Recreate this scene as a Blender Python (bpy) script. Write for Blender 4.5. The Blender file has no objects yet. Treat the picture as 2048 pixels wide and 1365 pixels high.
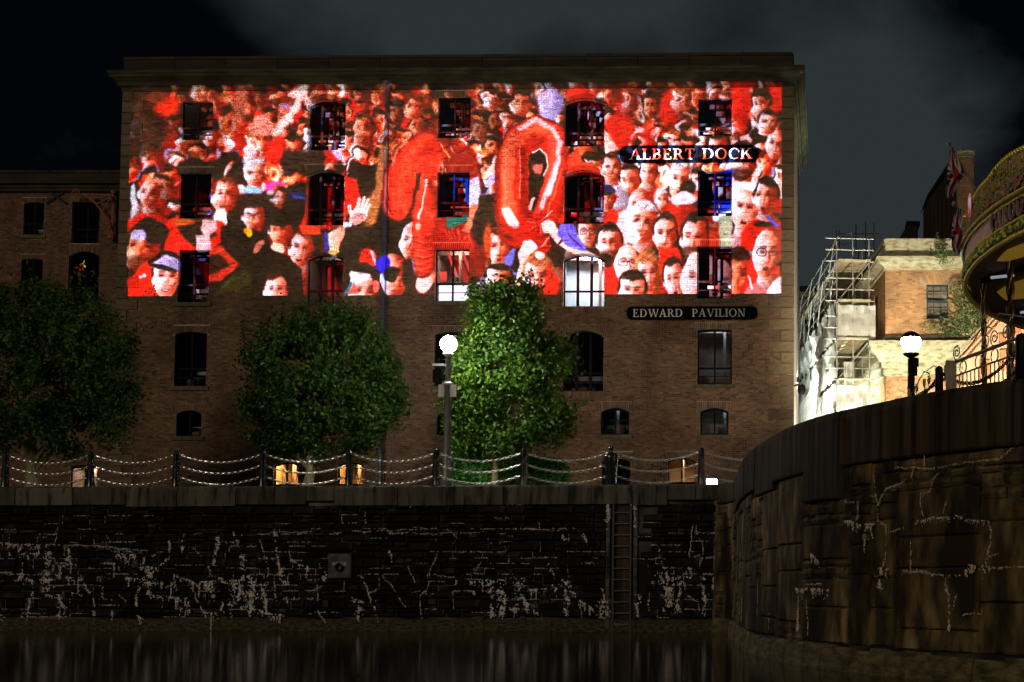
import bpy, math, random
import numpy as np
from mathutils import Vector, Matrix
C = bpy.context.scene.collection
SC = bpy.context.scene
rnd = random.Random(7)
PI = math.pi
# ------------------------------------------------------------------ camera
# the photograph is 2048 x 1365; pixel numbers below are in those units
FOC, PX, HOR = 3000.0, 1587.0, 1165.0
PITCH = math.atan(0.066)
PY = HOR - FOC*math.tan(PITCH)
CAM = Vector((0, 0, 1.5))
cam = bpy.data.cameras.new('camera'); camo = bpy.data.objects.new('camera', cam); C.objects.link(camo)
camo.location = CAM; camo.rotation_euler = (PI/2+PITCH, 0, 0)
cam.sensor_width = 36; cam.lens = FOC/2048*36
cam.shift_x = -(PX-1024)/2048; cam.shift_y = (PY-682.5)/2048
cam.clip_end = 3000
SC.camera = camo
# ------------------------------------------------------------------ world: night sky with clouds lit by the town
W = bpy.data.worlds.new('World'); SC.world = W; W.use_nodes = True
nt = W.node_tree; nt.nodes.clear()
def N(t, **k):
    n = nt.nodes.new(t)
    for a, b in k.items(): setattr(n, a, b)
    return n
wo = N('ShaderNodeOutputWorld'); add = N('ShaderNodeAddShader')
sky = N('ShaderNodeTexSky'); sky.sky_type = 'NISHITA'; sky.sun_disc = False
SUN_EL, SUN_AZ = math.radians(24), math.radians(-28)     # azimuth measured from straight behind the camera, negative = left
sky.sun_elevation = SUN_EL; sky.sun_rotation = PI + SUN_AZ*-1
b1 = N('ShaderNodeBackground'); b1.inputs[1].default_value = 0.00010
nt.links.new(sky.outputs[0], b1.inputs[0])
tc = N('ShaderNodeTexCoord'); mp = N('ShaderNodeMapping'); mp.inputs['Scale'].default_value = (1, 1, 1.5)
mp.inputs['Location'].default_value = (0.13, 0.0, 0.62)
nt.links.new(tc.outputs['Generated'], mp.inputs[0])
n1 = N('ShaderNodeTexNoise'); n1.inputs['Scale'].default_value = 5.2; n1.inputs['Detail'].default_value = 6; n1.inputs['Roughness'].default_value = .52
n1.inputs['Distortion'].default_value = .25
nt.links.new(mp.outputs[0], n1.inputs[0])
# the bank of cloud stands above the dock, clear sky lies to the left and the far right
sep = N('ShaderNodeSeparateXYZ'); nt.links.new(tc.outputs['Generated'], sep.inputs[0])
def bump_node(src, c, w, amp):
    a = N('ShaderNodeMath', operation='SUBTRACT'); nt.links.new(src, a.inputs[0]); a.inputs[1].default_value = c
    b = N('ShaderNodeMath', operation='MULTIPLY'); nt.links.new(a.outputs[0], b.inputs[0]); nt.links.new(a.outputs[0], b.inputs[1])
    d = N('ShaderNodeMath', operation='MULTIPLY'); nt.links.new(b.outputs[0], d.inputs[0]); d.inputs[1].default_value = -1/(w*w)
    e = N('ShaderNodeMath', operation='EXPONENT'); nt.links.new(d.outputs[0], e.inputs[0])
    f = N('ShaderNodeMath', operation='MULTIPLY'); nt.links.new(e.outputs[0], f.inputs[0]); f.inputs[1].default_value = amp
    return f.outputs[0]
def blob(cx, cz, w, h, amp):
    a = bump_node(sep.outputs[0], cx, w, 1.0); b = bump_node(sep.outputs[2], cz, h, amp)
    m = N('ShaderNodeMath', operation='MULTIPLY'); nt.links.new(a, m.inputs[0]); nt.links.new(b, m.inputs[1]); return m.outputs[0]
mr = N('ShaderNodeMapRange'); nt.links.new(n1.outputs[0], mr.inputs[0]); mr.inputs[1].default_value = .25; mr.inputs[2].default_value = .75; mr.inputs[3].default_value = .12; mr.inputs[4].default_value = .88; s1 = mr.outputs[0]
for a in ((-.16,.40,.17,.16,.46), (.055,.27,.075,.10,.62), (-.30,.36,.07,.06,.16), (.17,.37,.075,.06,-.45), (-.48,.30,.14,.30,-.22), (-.02,.345,.05,.02,-.10), (-.02,.9,.8,.35,.25)):
    m = N('ShaderNodeMath', operation='ADD'); nt.links.new(s1, m.inputs[0]); nt.links.new(blob(*a), m.inputs[1]); s1 = m.outputs[0]
cr = N('ShaderNodeValToRGB')
cr.color_ramp.elements[0].position = .53; cr.color_ramp.elements[0].color = (.0006, .0010, .0018, 1)
cr.color_ramp.elements[1].position = .95; cr.color_ramp.elements[1].color = (.024, .031, .033, 1)
cr.color_ramp.elements.new(.72).color = (.0095, .0125, .0138, 1)
nt.links.new(s1, cr.inputs[0])
b2 = N('ShaderNodeBackground'); b2.inputs[1].default_value = 1.0; nt.links.new(cr.outputs[0], b2.inputs[0])
nt.links.new(b1.outputs[0], add.inputs[0]); nt.links.new(b2.outputs[0], add.inputs[1]); nt.links.new(add.outputs[0], wo.inputs[0])
# the weak soft light of the town across the dock
sl = bpy.data.lights.new('sun', 'SUN'); sl.energy = 0.55; sl.angle = math.radians(14); sl.color = (1, .80, .56)
so = bpy.data.objects.new('sun', sl); C.objects.link(so)
sd = Vector((math.sin(SUN_AZ)*math.cos(SUN_EL), -math.cos(SUN_AZ)*math.cos(SUN_EL), math.sin(SUN_EL)))
so.rotation_euler = sd.to_track_quat('Z', 'Y').to_euler(); so.location = sd*60
SC.view_settings.view_transform = 'Standard'; SC.view_settings.look = 'None'; SC.view_settings.gamma = 1
SC.view_settings.exposure = 0; SC.view_settings.use_curve_mapping = False
SC.render.engine = 'CYCLES'; SC.cycles.use_denoising = True; SC.cycles.sample_clamp_indirect = 4
SC.cycles.max_bounces = 5; SC.cycles.diffuse_bounces = 2; SC.cycles.glossy_bounces = 3; SC.cycles.transparent_max_bounces = 10
SC.cycles.caustics_reflective = False; SC.cycles.caustics_refractive = False
# ------------------------------------------------------------------ from a pixel and a depth to a place
_f = Vector((0, math.cos(PITCH), math.sin(PITCH))); _u = Vector((0, -math.sin(PITCH), math.cos(PITCH)))
def ray(u, v): return Vector((1, 0, 0))*((u-PX)/FOC) + _u*((PY-v)/FOC) + _f
def at(u, v, Y):
    d = ray(u, v); return CAM + d*(Y/d.y)
QZ = 4.5                                      # height of the quay above the water
# ------------------------------------------------------------------ mesh builder
class MB:
    def __init__(s): s.v = []; s.f = []; s.t = []; s.tone = 0.0
    def face(s, idx): s.f.append(idx); s.t.append(s.tone)
    def add(s, vs, fs):
        b = len(s.v); s.v.extend([tuple(p) for p in vs])
        for f in fs: s.face([b+i for i in f])
    def box(s, x0, x1, y0, y1, z0, z1, M=None):
        vs = [(x0,y0,z0),(x1,y0,z0),(x1,y1,z0),(x0,y1,z0),(x0,y0,z1),(x1,y0,z1),(x1,y1,z1),(x0,y1,z1)]
        if M is not None: vs = [M @ Vector(p) for p in vs]
        s.add(vs, [(0,3,2,1),(4,5,6,7),(0,1,5,4),(1,2,6,5),(2,3,7,6),(3,0,4,7)])
    def block(s, x0, x1, y0, y1, z0, z1, c=.02, M=None):
        """box with its front (-y) face chamfered by c and proud"""
        vs = [(x0,y0+c,z0),(x1,y0+c,z0),(x1,y0+c,z1),(x0,y0+c,z1),(x0+c,y0,z0+c),(x1-c,y0,z0+c),(x1-c,y0,z1-c),(x0+c,y0,z1-c),
              (x0,y1,z0),(x1,y1,z0),(x1,y1,z1),(x0,y1,z1)]
        if M is not None: vs = [M @ Vector(p) for p in vs]
        s.add(vs, [(4,5,6,7),(0,1,5,4),(1,2,6,5),(2,3,7,6),(3,0,4,7),(0,8,9,1),(1,9,10,2),(2,10,11,3),(3,11,8,0)])
    def tube(s, pts, r, n=6, cap=True):
        pts = [Vector(p) for p in pts]; R = r if isinstance(r, (list, tuple)) else [r]*len(pts)
        b = len(s.v); up = None
        for i, p in enumerate(pts):
            d = (pts[min(i+1, len(pts)-1)] - pts[max(i-1, 0)]).normalized()
            if up is None: up = Vector((0,0,1)) if abs(d.z) < .9 else Vector((1,0,0))
            a = d.cross(up).normalized(); c = a.cross(d).normalized(); up = c
            for k in range(n):
                q = 2*PI*k/n; s.v.append(tuple(p + a*(R[i]*math.cos(q)) + c*(R[i]*math.sin(q))))
        for i in range(len(pts)-1):
            for k in range(n):
                s.face([b+i*n+k, b+i*n+(k+1)%n, b+(i+1)*n+(k+1)%n, b+(i+1)*n+k])
        if cap:
            s.face([b+k for k in range(n)][::-1]); s.face([b+(len(pts)-1)*n+k for k in range(n)])
    def lathe(s, prof, c=(0,0,0), n=16):
        b = len(s.v)
        for r, z in prof:
            for k in range(n):
                q = 2*PI*k/n; s.v.append((c[0]+r*math.cos(q), c[1]+r*math.sin(q), c[2]+z))
        for i in range(len(prof)-1):
            for k in range(n): s.face([b+i*n+k, b+i*n+(k+1)%n, b+(i+1)*n+(k+1)%n, b+(i+1)*n+k])
        s.face([b+(len(prof)-1)*n+k for k in range(n)]); s.face([b+k for k in range(n)][::-1])
    def prism(s, poly, y0, y1):
        """polygon in x,z drawn out from y0 to y1"""
        n = len(poly); vs = [(x, y0, z) for x, z in poly] + [(x, y1, z) for x, z in poly]
        s.add(vs, [list(range(n)), list(range(2*n-1, n-1, -1))] + [(i, i+n, (i+1)%n+n, (i+1)%n) for i in range(n)])
    def mesh(s, name, m=None, smooth=False):
        me = bpy.data.meshes.new(name); me.from_pydata(s.v, [], s.f)
        if m is not None: me.materials.append(m)
        if any(s.t):
            a = me.attributes.new('tone', 'FLOAT', 'FACE'); a.data.foreach_set('value', np.array(s.t, dtype=np.float32))
        if smooth: me.polygons.foreach_set('use_smooth', [True]*len(me.polygons))
        me.update(); return me
    def build(s, name, m, parent=None, smooth=False, label=None, kind=None, loc=None):
        o = bpy.data.objects.new(name, s.mesh(name, m, smooth)); C.objects.link(o)
        if parent is not None: o.parent = parent
        if label: o['label'] = label
        if kind: o['kind'] = kind
        if loc: o.location = loc
        return o
def tag(o, label, cat, group=None):
    o['label'] = label; o['category'] = cat
    if group: o['group'] = group
    return o
def empty(name, loc=(0,0,0), rz=0.0, label=None, cat=None, group=None):
    o = bpy.data.objects.new(name, None); C.objects.link(o); o.location = loc; o.rotation_euler = (0,0,rz)
    o.empty_display_size = .2
    if label: tag(o, label, cat, group)
    return o
def copy_tree(o, parent=None):
    c = o.copy(); C.objects.link(c); c.parent = parent
    for ch in [x for x in bpy.data.objects if x.parent == o]: copy_tree(ch, c)
    return c
def inst(name, me, parent, loc, scale=(1,1,1), rot=(0,0,0), label=None):
    o = bpy.data.objects.new(name, me); C.objects.link(o); o.parent = parent; o.location = loc; o.scale = scale; o.rotation_euler = rot
    if label: o['label'] = label
    return o
# ------------------------------------------------------------------ materials
def mat(name, col, rough=.8, col2=None, nscale=3.0, stretch=(1,1,1), detail=4, spread=(.35,.65), tone=None, bump=0.0, bscale=20.0,
        metallic=0.0, spec=.4, emit=None, estr=0.0, coord='Object', col3=None, n3=.7, n3s=.6, rand=0.0):
    m = bpy.data.materials.new(name); m.use_nodes = True; t = m.node_tree; p = t.nodes['Principled BSDF']
    def K(ty, **k):
        n = t.nodes.new(ty)
        for a, b in k.items(): setattr(n, a, b)
        return n
    L = t.links.new
    p.inputs['Roughness'].default_value = rough; p.inputs['Metallic'].default_value = metallic
    p.inputs['Specular IOR Level'].default_value = spec
    p.inputs['Base Color'].default_value = (*col, 1)
    out = None; vec = None
    if col2 is not None or bump or col3 is not None:
        tcn = K('ShaderNodeTexCoord'); mpn = K('ShaderNodeMapping'); L(tcn.outputs[coord], mpn.inputs[0]); mpn.inputs['Scale'].default_value = stretch
        vec = mpn.outputs[0]
    if col2 is not None:
        n = K('ShaderNodeTexNoise'); n.inputs['Scale'].default_value = nscale; n.inputs['Detail'].default_value = detail; L(vec, n.inputs[0])
        r = K('ShaderNodeValToRGB'); r.color_ramp.elements[0].position = spread[0]; r.color_ramp.elements[1].position = spread[1]
        r.color_ramp.elements[0].color = (*col, 1); r.color_ramp.elements[1].color = (*col2, 1)
        L(n.outputs[0], r.inputs[0]); out = r.outputs[0]
    if col3 is not None:
        n = K('ShaderNodeTexNoise'); n.inputs['Scale'].default_value = n3s; n.inputs['Detail'].default_value = 6; L(vec, n.inputs[0])
        r = K('ShaderNodeValToRGB'); r.color_ramp.elements[0].position = n3-.08; r.color_ramp.elements[1].position = n3+.08
        L(n.outputs[0], r.inputs[0])
        mx = K('ShaderNodeMix', data_type='RGBA'); L(r.outputs[0], mx.inputs[0])
        if out: L(out, mx.inputs[6])
        else: mx.inputs[6].default_value = (*col, 1)
        mx.inputs[7].default_value = (*col3, 1); out = mx.outputs[2]
    if tone is not None:        # per piece colour: list of colours picked by the face attribute tone plus the object's own random number
        at_ = K('ShaderNodeAttribute'); at_.attribute_name = 'tone'; oi = K('ShaderNodeObjectInfo')
        ad = K('ShaderNodeMath', operation='ADD'); L(at_.outputs['Fac'], ad.inputs[0]); L(oi.outputs['Random'], ad.inputs[1])
        fr = K('ShaderNodeMath', operation='FRACT'); L(ad.outputs[0], fr.inputs[0])
        r = K('ShaderNodeValToRGB'); r.color_ramp.interpolation = 'LINEAR'
        els = r.color_ramp.elements
        while len(els) < len(tone): els.new(.5)
        for i, c in enumerate(tone): els[i].position = i/(len(tone)-1); els[i].color = (*c, 1)
        L(fr.outputs[0], r.inputs[0])
        if out:
            mx = K('ShaderNodeMix', data_type='RGBA', blend_type='MULTIPLY'); mx.inputs[0].default_value = 1
            L(r.outputs[0], mx.inputs[6]); L(out, mx.inputs[7]); out = mx.outputs[2]
        else: out = r.outputs[0]
    if rand:
        oi = K('ShaderNodeObjectInfo'); mr = K('ShaderNodeMapRange'); mr.inputs[3].default_value = 1-rand; mr.inputs[4].default_value = 1+rand
        L(oi.outputs['Random'], mr.inputs[0])
        mx = K('ShaderNodeMix', data_type='RGBA', blend_type='MULTIPLY'); mx.inputs[0].default_value = 1
        if out: L(out, mx.inputs[6])
        else: mx.inputs[6].default_value = (*col, 1)
        L(mr.outputs[0], mx.inputs[7]); out = mx.outputs[2]
    if out: L(out, p.inputs['Base Color'])
    if bump:
        n = K('ShaderNodeTexNoise'); n.inputs['Scale'].default_value = bscale; n.inputs['Detail'].default_value = 5; L(vec, n.inputs[0])
        b = K('ShaderNodeBump'); b.inputs['Strength'].default_value = bump; b.inputs['Distance'].default_value = .03
        L(n.outputs[0], b.inputs['Height']); L(b.outputs[0], p.inputs['Normal'])
    if emit is not None:
        p.inputs['Emission Color'].default_value = (*emit, 1); p.inputs['Emission Strength'].default_value = estr
    return m
BRICK_TONES = [(.27,.175,.115),(.19,.11,.075),(.30,.20,.125),(.11,.07,.052),(.24,.15,.10),(.35,.24,.15),(.20,.12,.08),(.27,.175,.115)]
M = {}
M['brick'] = mat('brick', (.8,.8,.8), .85, (1.15,1.1,1.05), 1.1, tone=BRICK_TONES, spread=(.3,.7), bump=.6, bscale=30, col3=(.42,.38,.34), n3=.57, n3s=.30)
M['mortar'] = mat('mortar', (.34,.29,.23), .9, (.52,.45,.37), 3, bump=.3)
M['brick2'] = mat('brick_dimmed', (.6,.55,.5), .85, (.95,.85,.8), .8, tone=BRICK_TONES, bump=.3)  # same brick tones lowered: the wing's dimmer light is put into the colour
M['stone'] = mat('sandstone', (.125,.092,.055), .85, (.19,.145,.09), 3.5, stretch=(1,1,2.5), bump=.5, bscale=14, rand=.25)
M['stone_dimmed'] = mat('dark_sandstone', (.022,.017,.011), .85, (.055,.040,.026), 1.2, stretch=(.5,1,1.5), bump=.4, bscale=12, rand=.2)  # dark stone, with cornice shade and the dim wall top in its colour
M['sill'] = mat('mossy_sill', (.11,.10,.06), .9, (.17,.16,.10), 6, bump=.4)
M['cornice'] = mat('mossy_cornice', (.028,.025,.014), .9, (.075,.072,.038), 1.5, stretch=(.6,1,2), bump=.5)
M['frame'] = mat('window_frame', (.013,.015,.021), .7, spec=.08)
M['room'] = mat('room_wall', (.075,.06,.06), .8, (.14,.11,.11), 1.3)
M['room_white'] = mat('room_white', (.7,.72,.72), .8)
M['room_warm'] = mat('room_warm', (.55,.38,.20), .8, (.42,.25,.12), 1.5)
M['room_tan'] = mat('room_tan', (.42,.33,.26), .8, (.30,.18,.12), 1.5)
M['iron'] = mat('iron', (.012,.013,.016), .24, metallic=.0, spec=.8, bump=.12, bscale=45)
M['chain'] = mat('chain_steel', (.62,.62,.60), .3, metallic=.8)
M['pipe'] = mat('pipe_paint', (.09,.115,.15), .35)
M['sign'] = mat('sign_board', (.004,.005,.008), .8, spec=.0)
M['letter'] = mat('letter_paint', (.82,.83,.78), .6, (.62,.64,.60), 14)
M['pink'] = mat('crane_paint', (.42,.14,.11), .6, (.30,.10,.08), 9)
M['bark'] = mat('bark', (.20,.19,.10), .9, (.32,.30,.17), 9, stretch=(1,1,.3), bump=.6)
M['dim'] = 0
M['white_metal'] = mat('white_metal', (.75,.75,.75), .5)
M['galv'] = mat('galvanised_steel', (.38,.38,.36), .45, metallic=.5)
M['board'] = mat('scaffold_board', (.30,.25,.15), .9, (.42,.38,.24), 6)
M['cream'] = mat('cream_paint', (.42,.35,.25), .6, (.30,.25,.18), 7)
M['black'] = mat('black_paint', (.006,.006,.007), .5, spec=.12)
M['slate'] = mat('slate', (.028,.018,.013), .9, (.012,.009,.008), 2, stretch=(5,5,.4))
def emitter(name, col, s):
    m = bpy.data.materials.new(name); m.use_nodes = True; t = m.node_tree; t.nodes.clear()
    e = t.nodes.new('ShaderNodeEmission'); o = t.nodes.new('ShaderNodeOutputMaterial'); e.inputs[0].default_value = (*col, 1); e.inputs[1].default_value = s
    t.links.new(e.outputs[0], o.inputs[0]); return m
def glassmat(name, tint, refl=.10):
    m = bpy.data.materials.new(name); m.use_nodes = True; t = m.node_tree; t.nodes.clear()
    a = t.nodes.new('ShaderNodeBsdfTransparent'); a.inputs[0].default_value = (*tint, 1)
    g = t.nodes.new('ShaderNodeBsdfGlossy'); g.inputs['Roughness'].default_value = .05
    f = t.nodes.new('ShaderNodeFresnel'); f.inputs[0].default_value = 1.5
    ad = t.nodes.new('ShaderNodeMath'); ad.operation = 'ADD'; ad.inputs[1].default_value = refl-.04; t.links.new(f.outputs[0], ad.inputs[0])
    x = t.nodes.new('ShaderNodeMixShader'); o = t.nodes.new('ShaderNodeOutputMaterial')
    t.links.new(ad.outputs[0], x.inputs[0]); t.links.new(a.outputs[0], x.inputs[1]); t.links.new(g.outputs[0], x.inputs[2]); t.links.new(x.outputs[0], o.inputs[0]); return m
M['glass'] = glassmat('window_glass', (.72,.74,.80), .08)
def leafmat(name, c1, c2, tr=.35):
    m = mat(name, c1, .55, c2, 1.4, tone=[(.4,.5,.5),(.75,.8,.8),(1.1,1.05,.8),(1.5,1.35,.9)], spread=(.35,.6), spec=.5)
    t = m.node_tree; p = t.nodes['Principled BSDF']; bc = p.inputs['Base Color'].links[0].from_socket
    tl = t.nodes.new('ShaderNodeBsdfTranslucent'); t.links.new(bc, tl.inputs[0])
    x = t.nodes.new('ShaderNodeMixShader'); x.inputs[0].default_value = tr
    t.links.new(p.outputs[0], x.inputs[1]); t.links.new(tl.outputs[0], x.inputs[2]); t.links.new(x.outputs[0], t.nodes['Material Output'].inputs[0]); return m
M['leaf_dark'] = leafmat('leaf_dark', (.035,.10,.010), (.065,.155,.016))
M['leaf'] = leafmat('leaf_green', (.045,.115,.007), (.08,.175,.012))
M['leaf_hedge'] = leafmat('leaf_hedge', (.06,.26,.05), (.09,.34,.07))
M['leaf_bush'] = leafmat('leaf_bush', (.07,.12,.05), (.13,.19,.08))
# ================================================================== WRITING: serif capitals built from strokes, unit height
def _arc(cx, cz, rx, rz, a0, a1, n=14):
    return [(cx+rx*math.cos(a0+(a1-a0)*i/n), cz+rz*math.sin(a0+(a1-a0)*i/n)) for i in range(n+1)]
def _ring(cx, cz, rx, rz, tx, tz, a0, a1, n=14):
    o = _arc(cx, cz, rx, rz, a0, a1, n); i = _arc(cx, cz, rx-tx, rz-tz, a0, a1, n)
    return [[o[k], o[k+1], i[k+1], i[k]] for k in range(n)]
def _R(x0, x1, z0, z1): return [[(x0,z0),(x1,z0),(x1,z1),(x0,z1)]]
def _stem(x, t=.15, z0=0, z1=1, s=.09):
    return _R(x, x+t, z0, z1) + _R(x-s, x+t+s, z0, z0+.055) + _R(x-s, x+t+s, z1-.055, z1)
def _dg(x0, x1, t, z0=0, z1=1): return [[(x0,z0),(x0+t,z0),(x1+t,z1),(x1,z1)]]
GL = {
 'I': (.38, _stem(.11)),
 'L': (.70, _stem(.11)+_R(.2,.64,0,.06)+[[(.58,.0),(.66,.0),(.66,.26),(.62,.26)]]),
 'E': (.74, _stem(.11)+_R(.2,.64,0,.06)+_R(.2,.6,.94,1)+_R(.2,.48,.48,.54)+[[(.6,0),(.67,0),(.67,.24),(.63,.24)]]+[[(.59,1),(.59,.78),(.56,.78),(.54,1)]]+_R(.46,.49,.38,.64)),
 'T': (.78, _stem(.315)+_R(.04,.74,.94,1)+[[(.04,1),(.04,.74),(.07,.74),(.13,.95)]]+[[(.74,1),(.65,.95),(.71,.74),(.74,.74)]]),
 'D': (.92, _stem(.11)+_R(.2,.42,0,.055)+_R(.2,.42,.945,1)+_ring(.40,.5,.44,.5,.15,.055,-PI/2,PI/2)),
 'B': (.76, _stem(.11)+_R(.2,.40,0,.055)+_R(.2,.38,.945,1)+_R(.2,.40,.50,.55)+_ring(.36,.755,.27,.245,.12,.05,-PI/2,PI/2,10)+_ring(.38,.27,.32,.27,.14,.05,-PI/2,PI/2,10)),
 'P': (.72, _stem(.11)+_R(.2,.38,.945,1)+_R(.2,.38,.43,.48)+_ring(.36,.715,.31,.285,.14,.05,-PI/2,PI/2,10)),
 'R': (.86, _stem(.11)+_R(.2,.38,.945,1)+_R(.2,.38,.46,.51)+_ring(.36,.73,.29,.27,.13,.05,-PI/2,PI/2,10)+[[(.36,.49),(.52,.49),(.82,.0),(.64,.0)]]+_R(.74,.9,0,.05)),
 'O': (.96, _ring(.48,.5,.45,.52,.16,.06,0,2*PI,24)),
 'C': (.86, _ring(.48,.5,.45,.52,.16,.06,.85,2*PI-.85,20)+[[(.74,.93),(.80,.93),(.82,.64),(.79,.64)]]),
 'A': (.90, _dg(.08,.42,.07)+[[(.63,0),(.81,0),(.52,1.02),(.42,1.02)]]+_R(.24,.62,.32,.375)+_R(0,.26,0,.05)+_R(.52,.92,0,.05)),
 'V': (.90, [[(.38,0),(.48,0),(.26,1),(.08,1)]]+[[(.42,0),(.50,0),(.83,1),(.76,1)]]+_R(0,.36,.95,1)+_R(.64,.93,.95,1)),
 'W': (1.26, [[(.34,0),(.44,0),(.24,1),(.07,1)]]+[[(.38,0),(.45,0),(.68,.9),(.62,.9)]]+[[(.86,0),(.96,0),(.73,1),(.57,1)]]+[[(.90,0),(.97,0),(1.22,1),(1.15,1)]]+_R(0,.33,.95,1)+_R(.48,.82,.95,1)+_R(1.05,1.3,.95,1)),
 'N': (.92, _dg(.15,.15,.06)+_dg(.75,.75,.06)+[[(.66,0),(.81,0),(.26,1),(.08,1)]]+_R(.04,.3,0,.05)+_R(.62,.92,.95,1)+_R(.02,.24,.95,1)),
 'K': (.90, _stem(.11)+[[(.24,.42),(.32,.42),(.76,1),(.68,1)]]+[[(.36,.56),(.52,.60),(.86,0),(.67,0)]]+_R(.56,.92,0,.05)+_R(.58,.86,.95,1)),
 'U': (.90, _R(.11,.26,.35,1)+_R(.70,.76,.35,1)+_ring(.435,.36,.325,.38,.12,.06,PI,2*PI,12)+_R(.02,.35,.95,1)+_R(.60,.86,.95,1)),
 'S': (.66, _ring(.33,.73,.26,.28,.09,.06,.5,1.5*PI,14)+_ring(.33,.26,.28,.27,.10,.06,-PI+.5,PI/2,14)),
}
def letter_mesh(ch, depth):
    mb = MB()
    for k, p in enumerate(GL[ch][1]): mb.prism(p, -depth-.0008*(k % 7)-.0004*(k//7), 0)
    return mb.mesh('letter', M['letter'])
_lm = {}
def write(text, x0, x1, z0, h, y, parent, depth=.02):
    tot = sum(.5 if c == ' ' else GL[c][0]+.06 for c in text); sx = (x1-x0)/tot; x = x0
    for c in text:
        if c == ' ': x += .5*sx; continue
        if c not in _lm: _lm[c] = letter_mesh(c, depth)
        inst('letter', _lm[c], parent, (x+.03*sx, y, z0), (sx, 1, h)); x += (GL[c][0]+.06)*sx
# ================================================================== BRICKWORK
def brick_field(x0, x1, z0, z1, holes, L=.225, H=.0655, j=.012, y=0.0, one=None, seed=3, face_cb=None):
    """returns the mesh of all bricks of a wall with holes (xa,xb,za,zb) left out; bricks inside the box `one` come back as a list"""
    r = random.Random(seed); mb = MB(); singles = []
    z = z0; row = 0
    while z < z1-.02:
        zt = min(z+H, z1); hs = sorted([(a, b) for a, b, c, d in holes if c < zt-.01 and d > z+.01])
        x = x0 - (L+j)*(.5 if row % 2 else 0)
        spans = []; cur = x0
        for a, b in hs:
            if a > cur: spans.append((cur, a))
            cur = max(cur, b)
        if cur < x1: spans.append((cur, x1))
        hd = (row % 4 == 3); LL = (L-j)/2 if hd else L
        for a, b in spans:
            k = math.floor((a-x)/(LL+j)); xx = x + k*(LL+j)
            while xx < b:
                xa, xb = max(xx, a), min(xx+LL, b)
                if xb-xa > .03:
                    if one and xa > one[0] and xb < one[1] and z > one[2] and zt < one[3] and len(singles) < 300 and xb-xa > LL*.9 and not hd:
                        singles.append((xa, z, r.random()))
                    else:
                        mb.tone = r.random()*.999+.0005; yo = y - r.random()*.007
                        e = .004
                        vs = [(xa,yo,z),(xb,yo,z),(xb,yo,zt),(xa,yo,zt),(xa-e,y+.014,z-e),(xb+e,y+.014,z-e),(xb+e,y+.014,zt+e),(xa-e,y+.014,zt+e)]
                        mb.add(vs, [(0,1,2,3),(0,4,5,1),(1,5,6,2),(2,6,7,3),(3,7,4,0)])
                xx += LL+j
        z += H+j; row += 1
    return mb, singles
def arc_z(x, xa, xb, zc, rise):
    if rise <= 0: return zc
    t = (x-(xa+xb)/2)/((xb-xa)/2); t = max(-1, min(1, t)); return zc - rise*t*t
def voussoirs(mb, xa, xb, z1, rise, seed=1, h=.25, y=0.0, over=.12):
    r = random.Random(seed); x = xa-over; n = round((xb-xa+2*over)/.083); w = (xb-xa+2*over)/n
    for k in range(n):
        a = xa-over+k*w; zl = arc_z(a+w/2, xa, xb, z1, rise) if xa <= a+w/2 <= xb else z1-rise
        mb.tone = r.random()*.999+.0005
        lean = ((a+w/2)-(xa+xb)/2)/(xb-xa)*.12
        vs = [(a+.006,y-.006,zl),(a+w-.006,y-.006,zl),(a+w-.006+lean,y-.006,z1+h),(a+.006+lean,y-.006,z1+h)]
        vs += [(p[0], y+.014, p[2]) for p in vs]
        mb.add(vs, [(0,1,2,3),(0,4,5,1),(1,5,6,2),(2,6,7,3),(3,7,4,0)])
def wall_with_holes(x0, x1, z0, z1, holes, y=.012, rev=.34):
    """the plane the bricks are bedded on, pierced, plus the reveals of each opening"""
    mb = MB(); xs = sorted({x0, x1, *[h[0] for h in holes], *[h[1] for h in holes]}); zs = sorted({z0, z1, *[h[2] for h in holes], *[h[3] for h in holes]})
    for i in range(len(xs)-1):
        for k in range(len(zs)-1):
            cx, cz = (xs[i]+xs[i+1])/2, (zs[k]+zs[k+1])/2
            if not (x0 < cx < x1 and z0 < cz < z1): continue
            if any(h[0] < cx < h[1] and h[2] < cz < h[3] for h in holes): continue
            mb.add([(xs[i],y,zs[k]),(xs[i+1],y,zs[k]),(xs[i+1],y,zs[k+1]),(xs[i],y,zs[k+1])], [(0,1,2,3)])
    for h in holes:
        a, b, c, d = h[:4]; rise = h[4] if len(h) > 4 else 0; n = 10 if rise else 1
        mb.add([(a,y,c),(a,rev,c),(a,rev,d-rise),(a,y,d-rise)], [(0,1,2,3)]); mb.add([(b,y,c),(b,rev,c),(b,rev,d-rise),(b,y,d-rise)], [(3,2,1,0)])
        mb.add([(a,y,c),(b,y,c),(b,rev,c),(a,rev,c)], [(0,1,2,3)])
        for k in range(n):
            xa, xb = a+(b-a)*k/n, a+(b-a)*(k+1)/n; za, zb = arc_z(xa,a,b,d,rise), arc_z(xb,a,b,d,rise)
            mb.add([(xa,y,za),(xb,y,zb),(xb,rev,zb),(xa,rev,za)], [(3,2,1,0)])
            if rise: mb.add([(xa,y,za),(xb,y,zb),(xb,y,d),(xa,y,d)], [(0,1,2,3)])
    return mb
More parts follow.
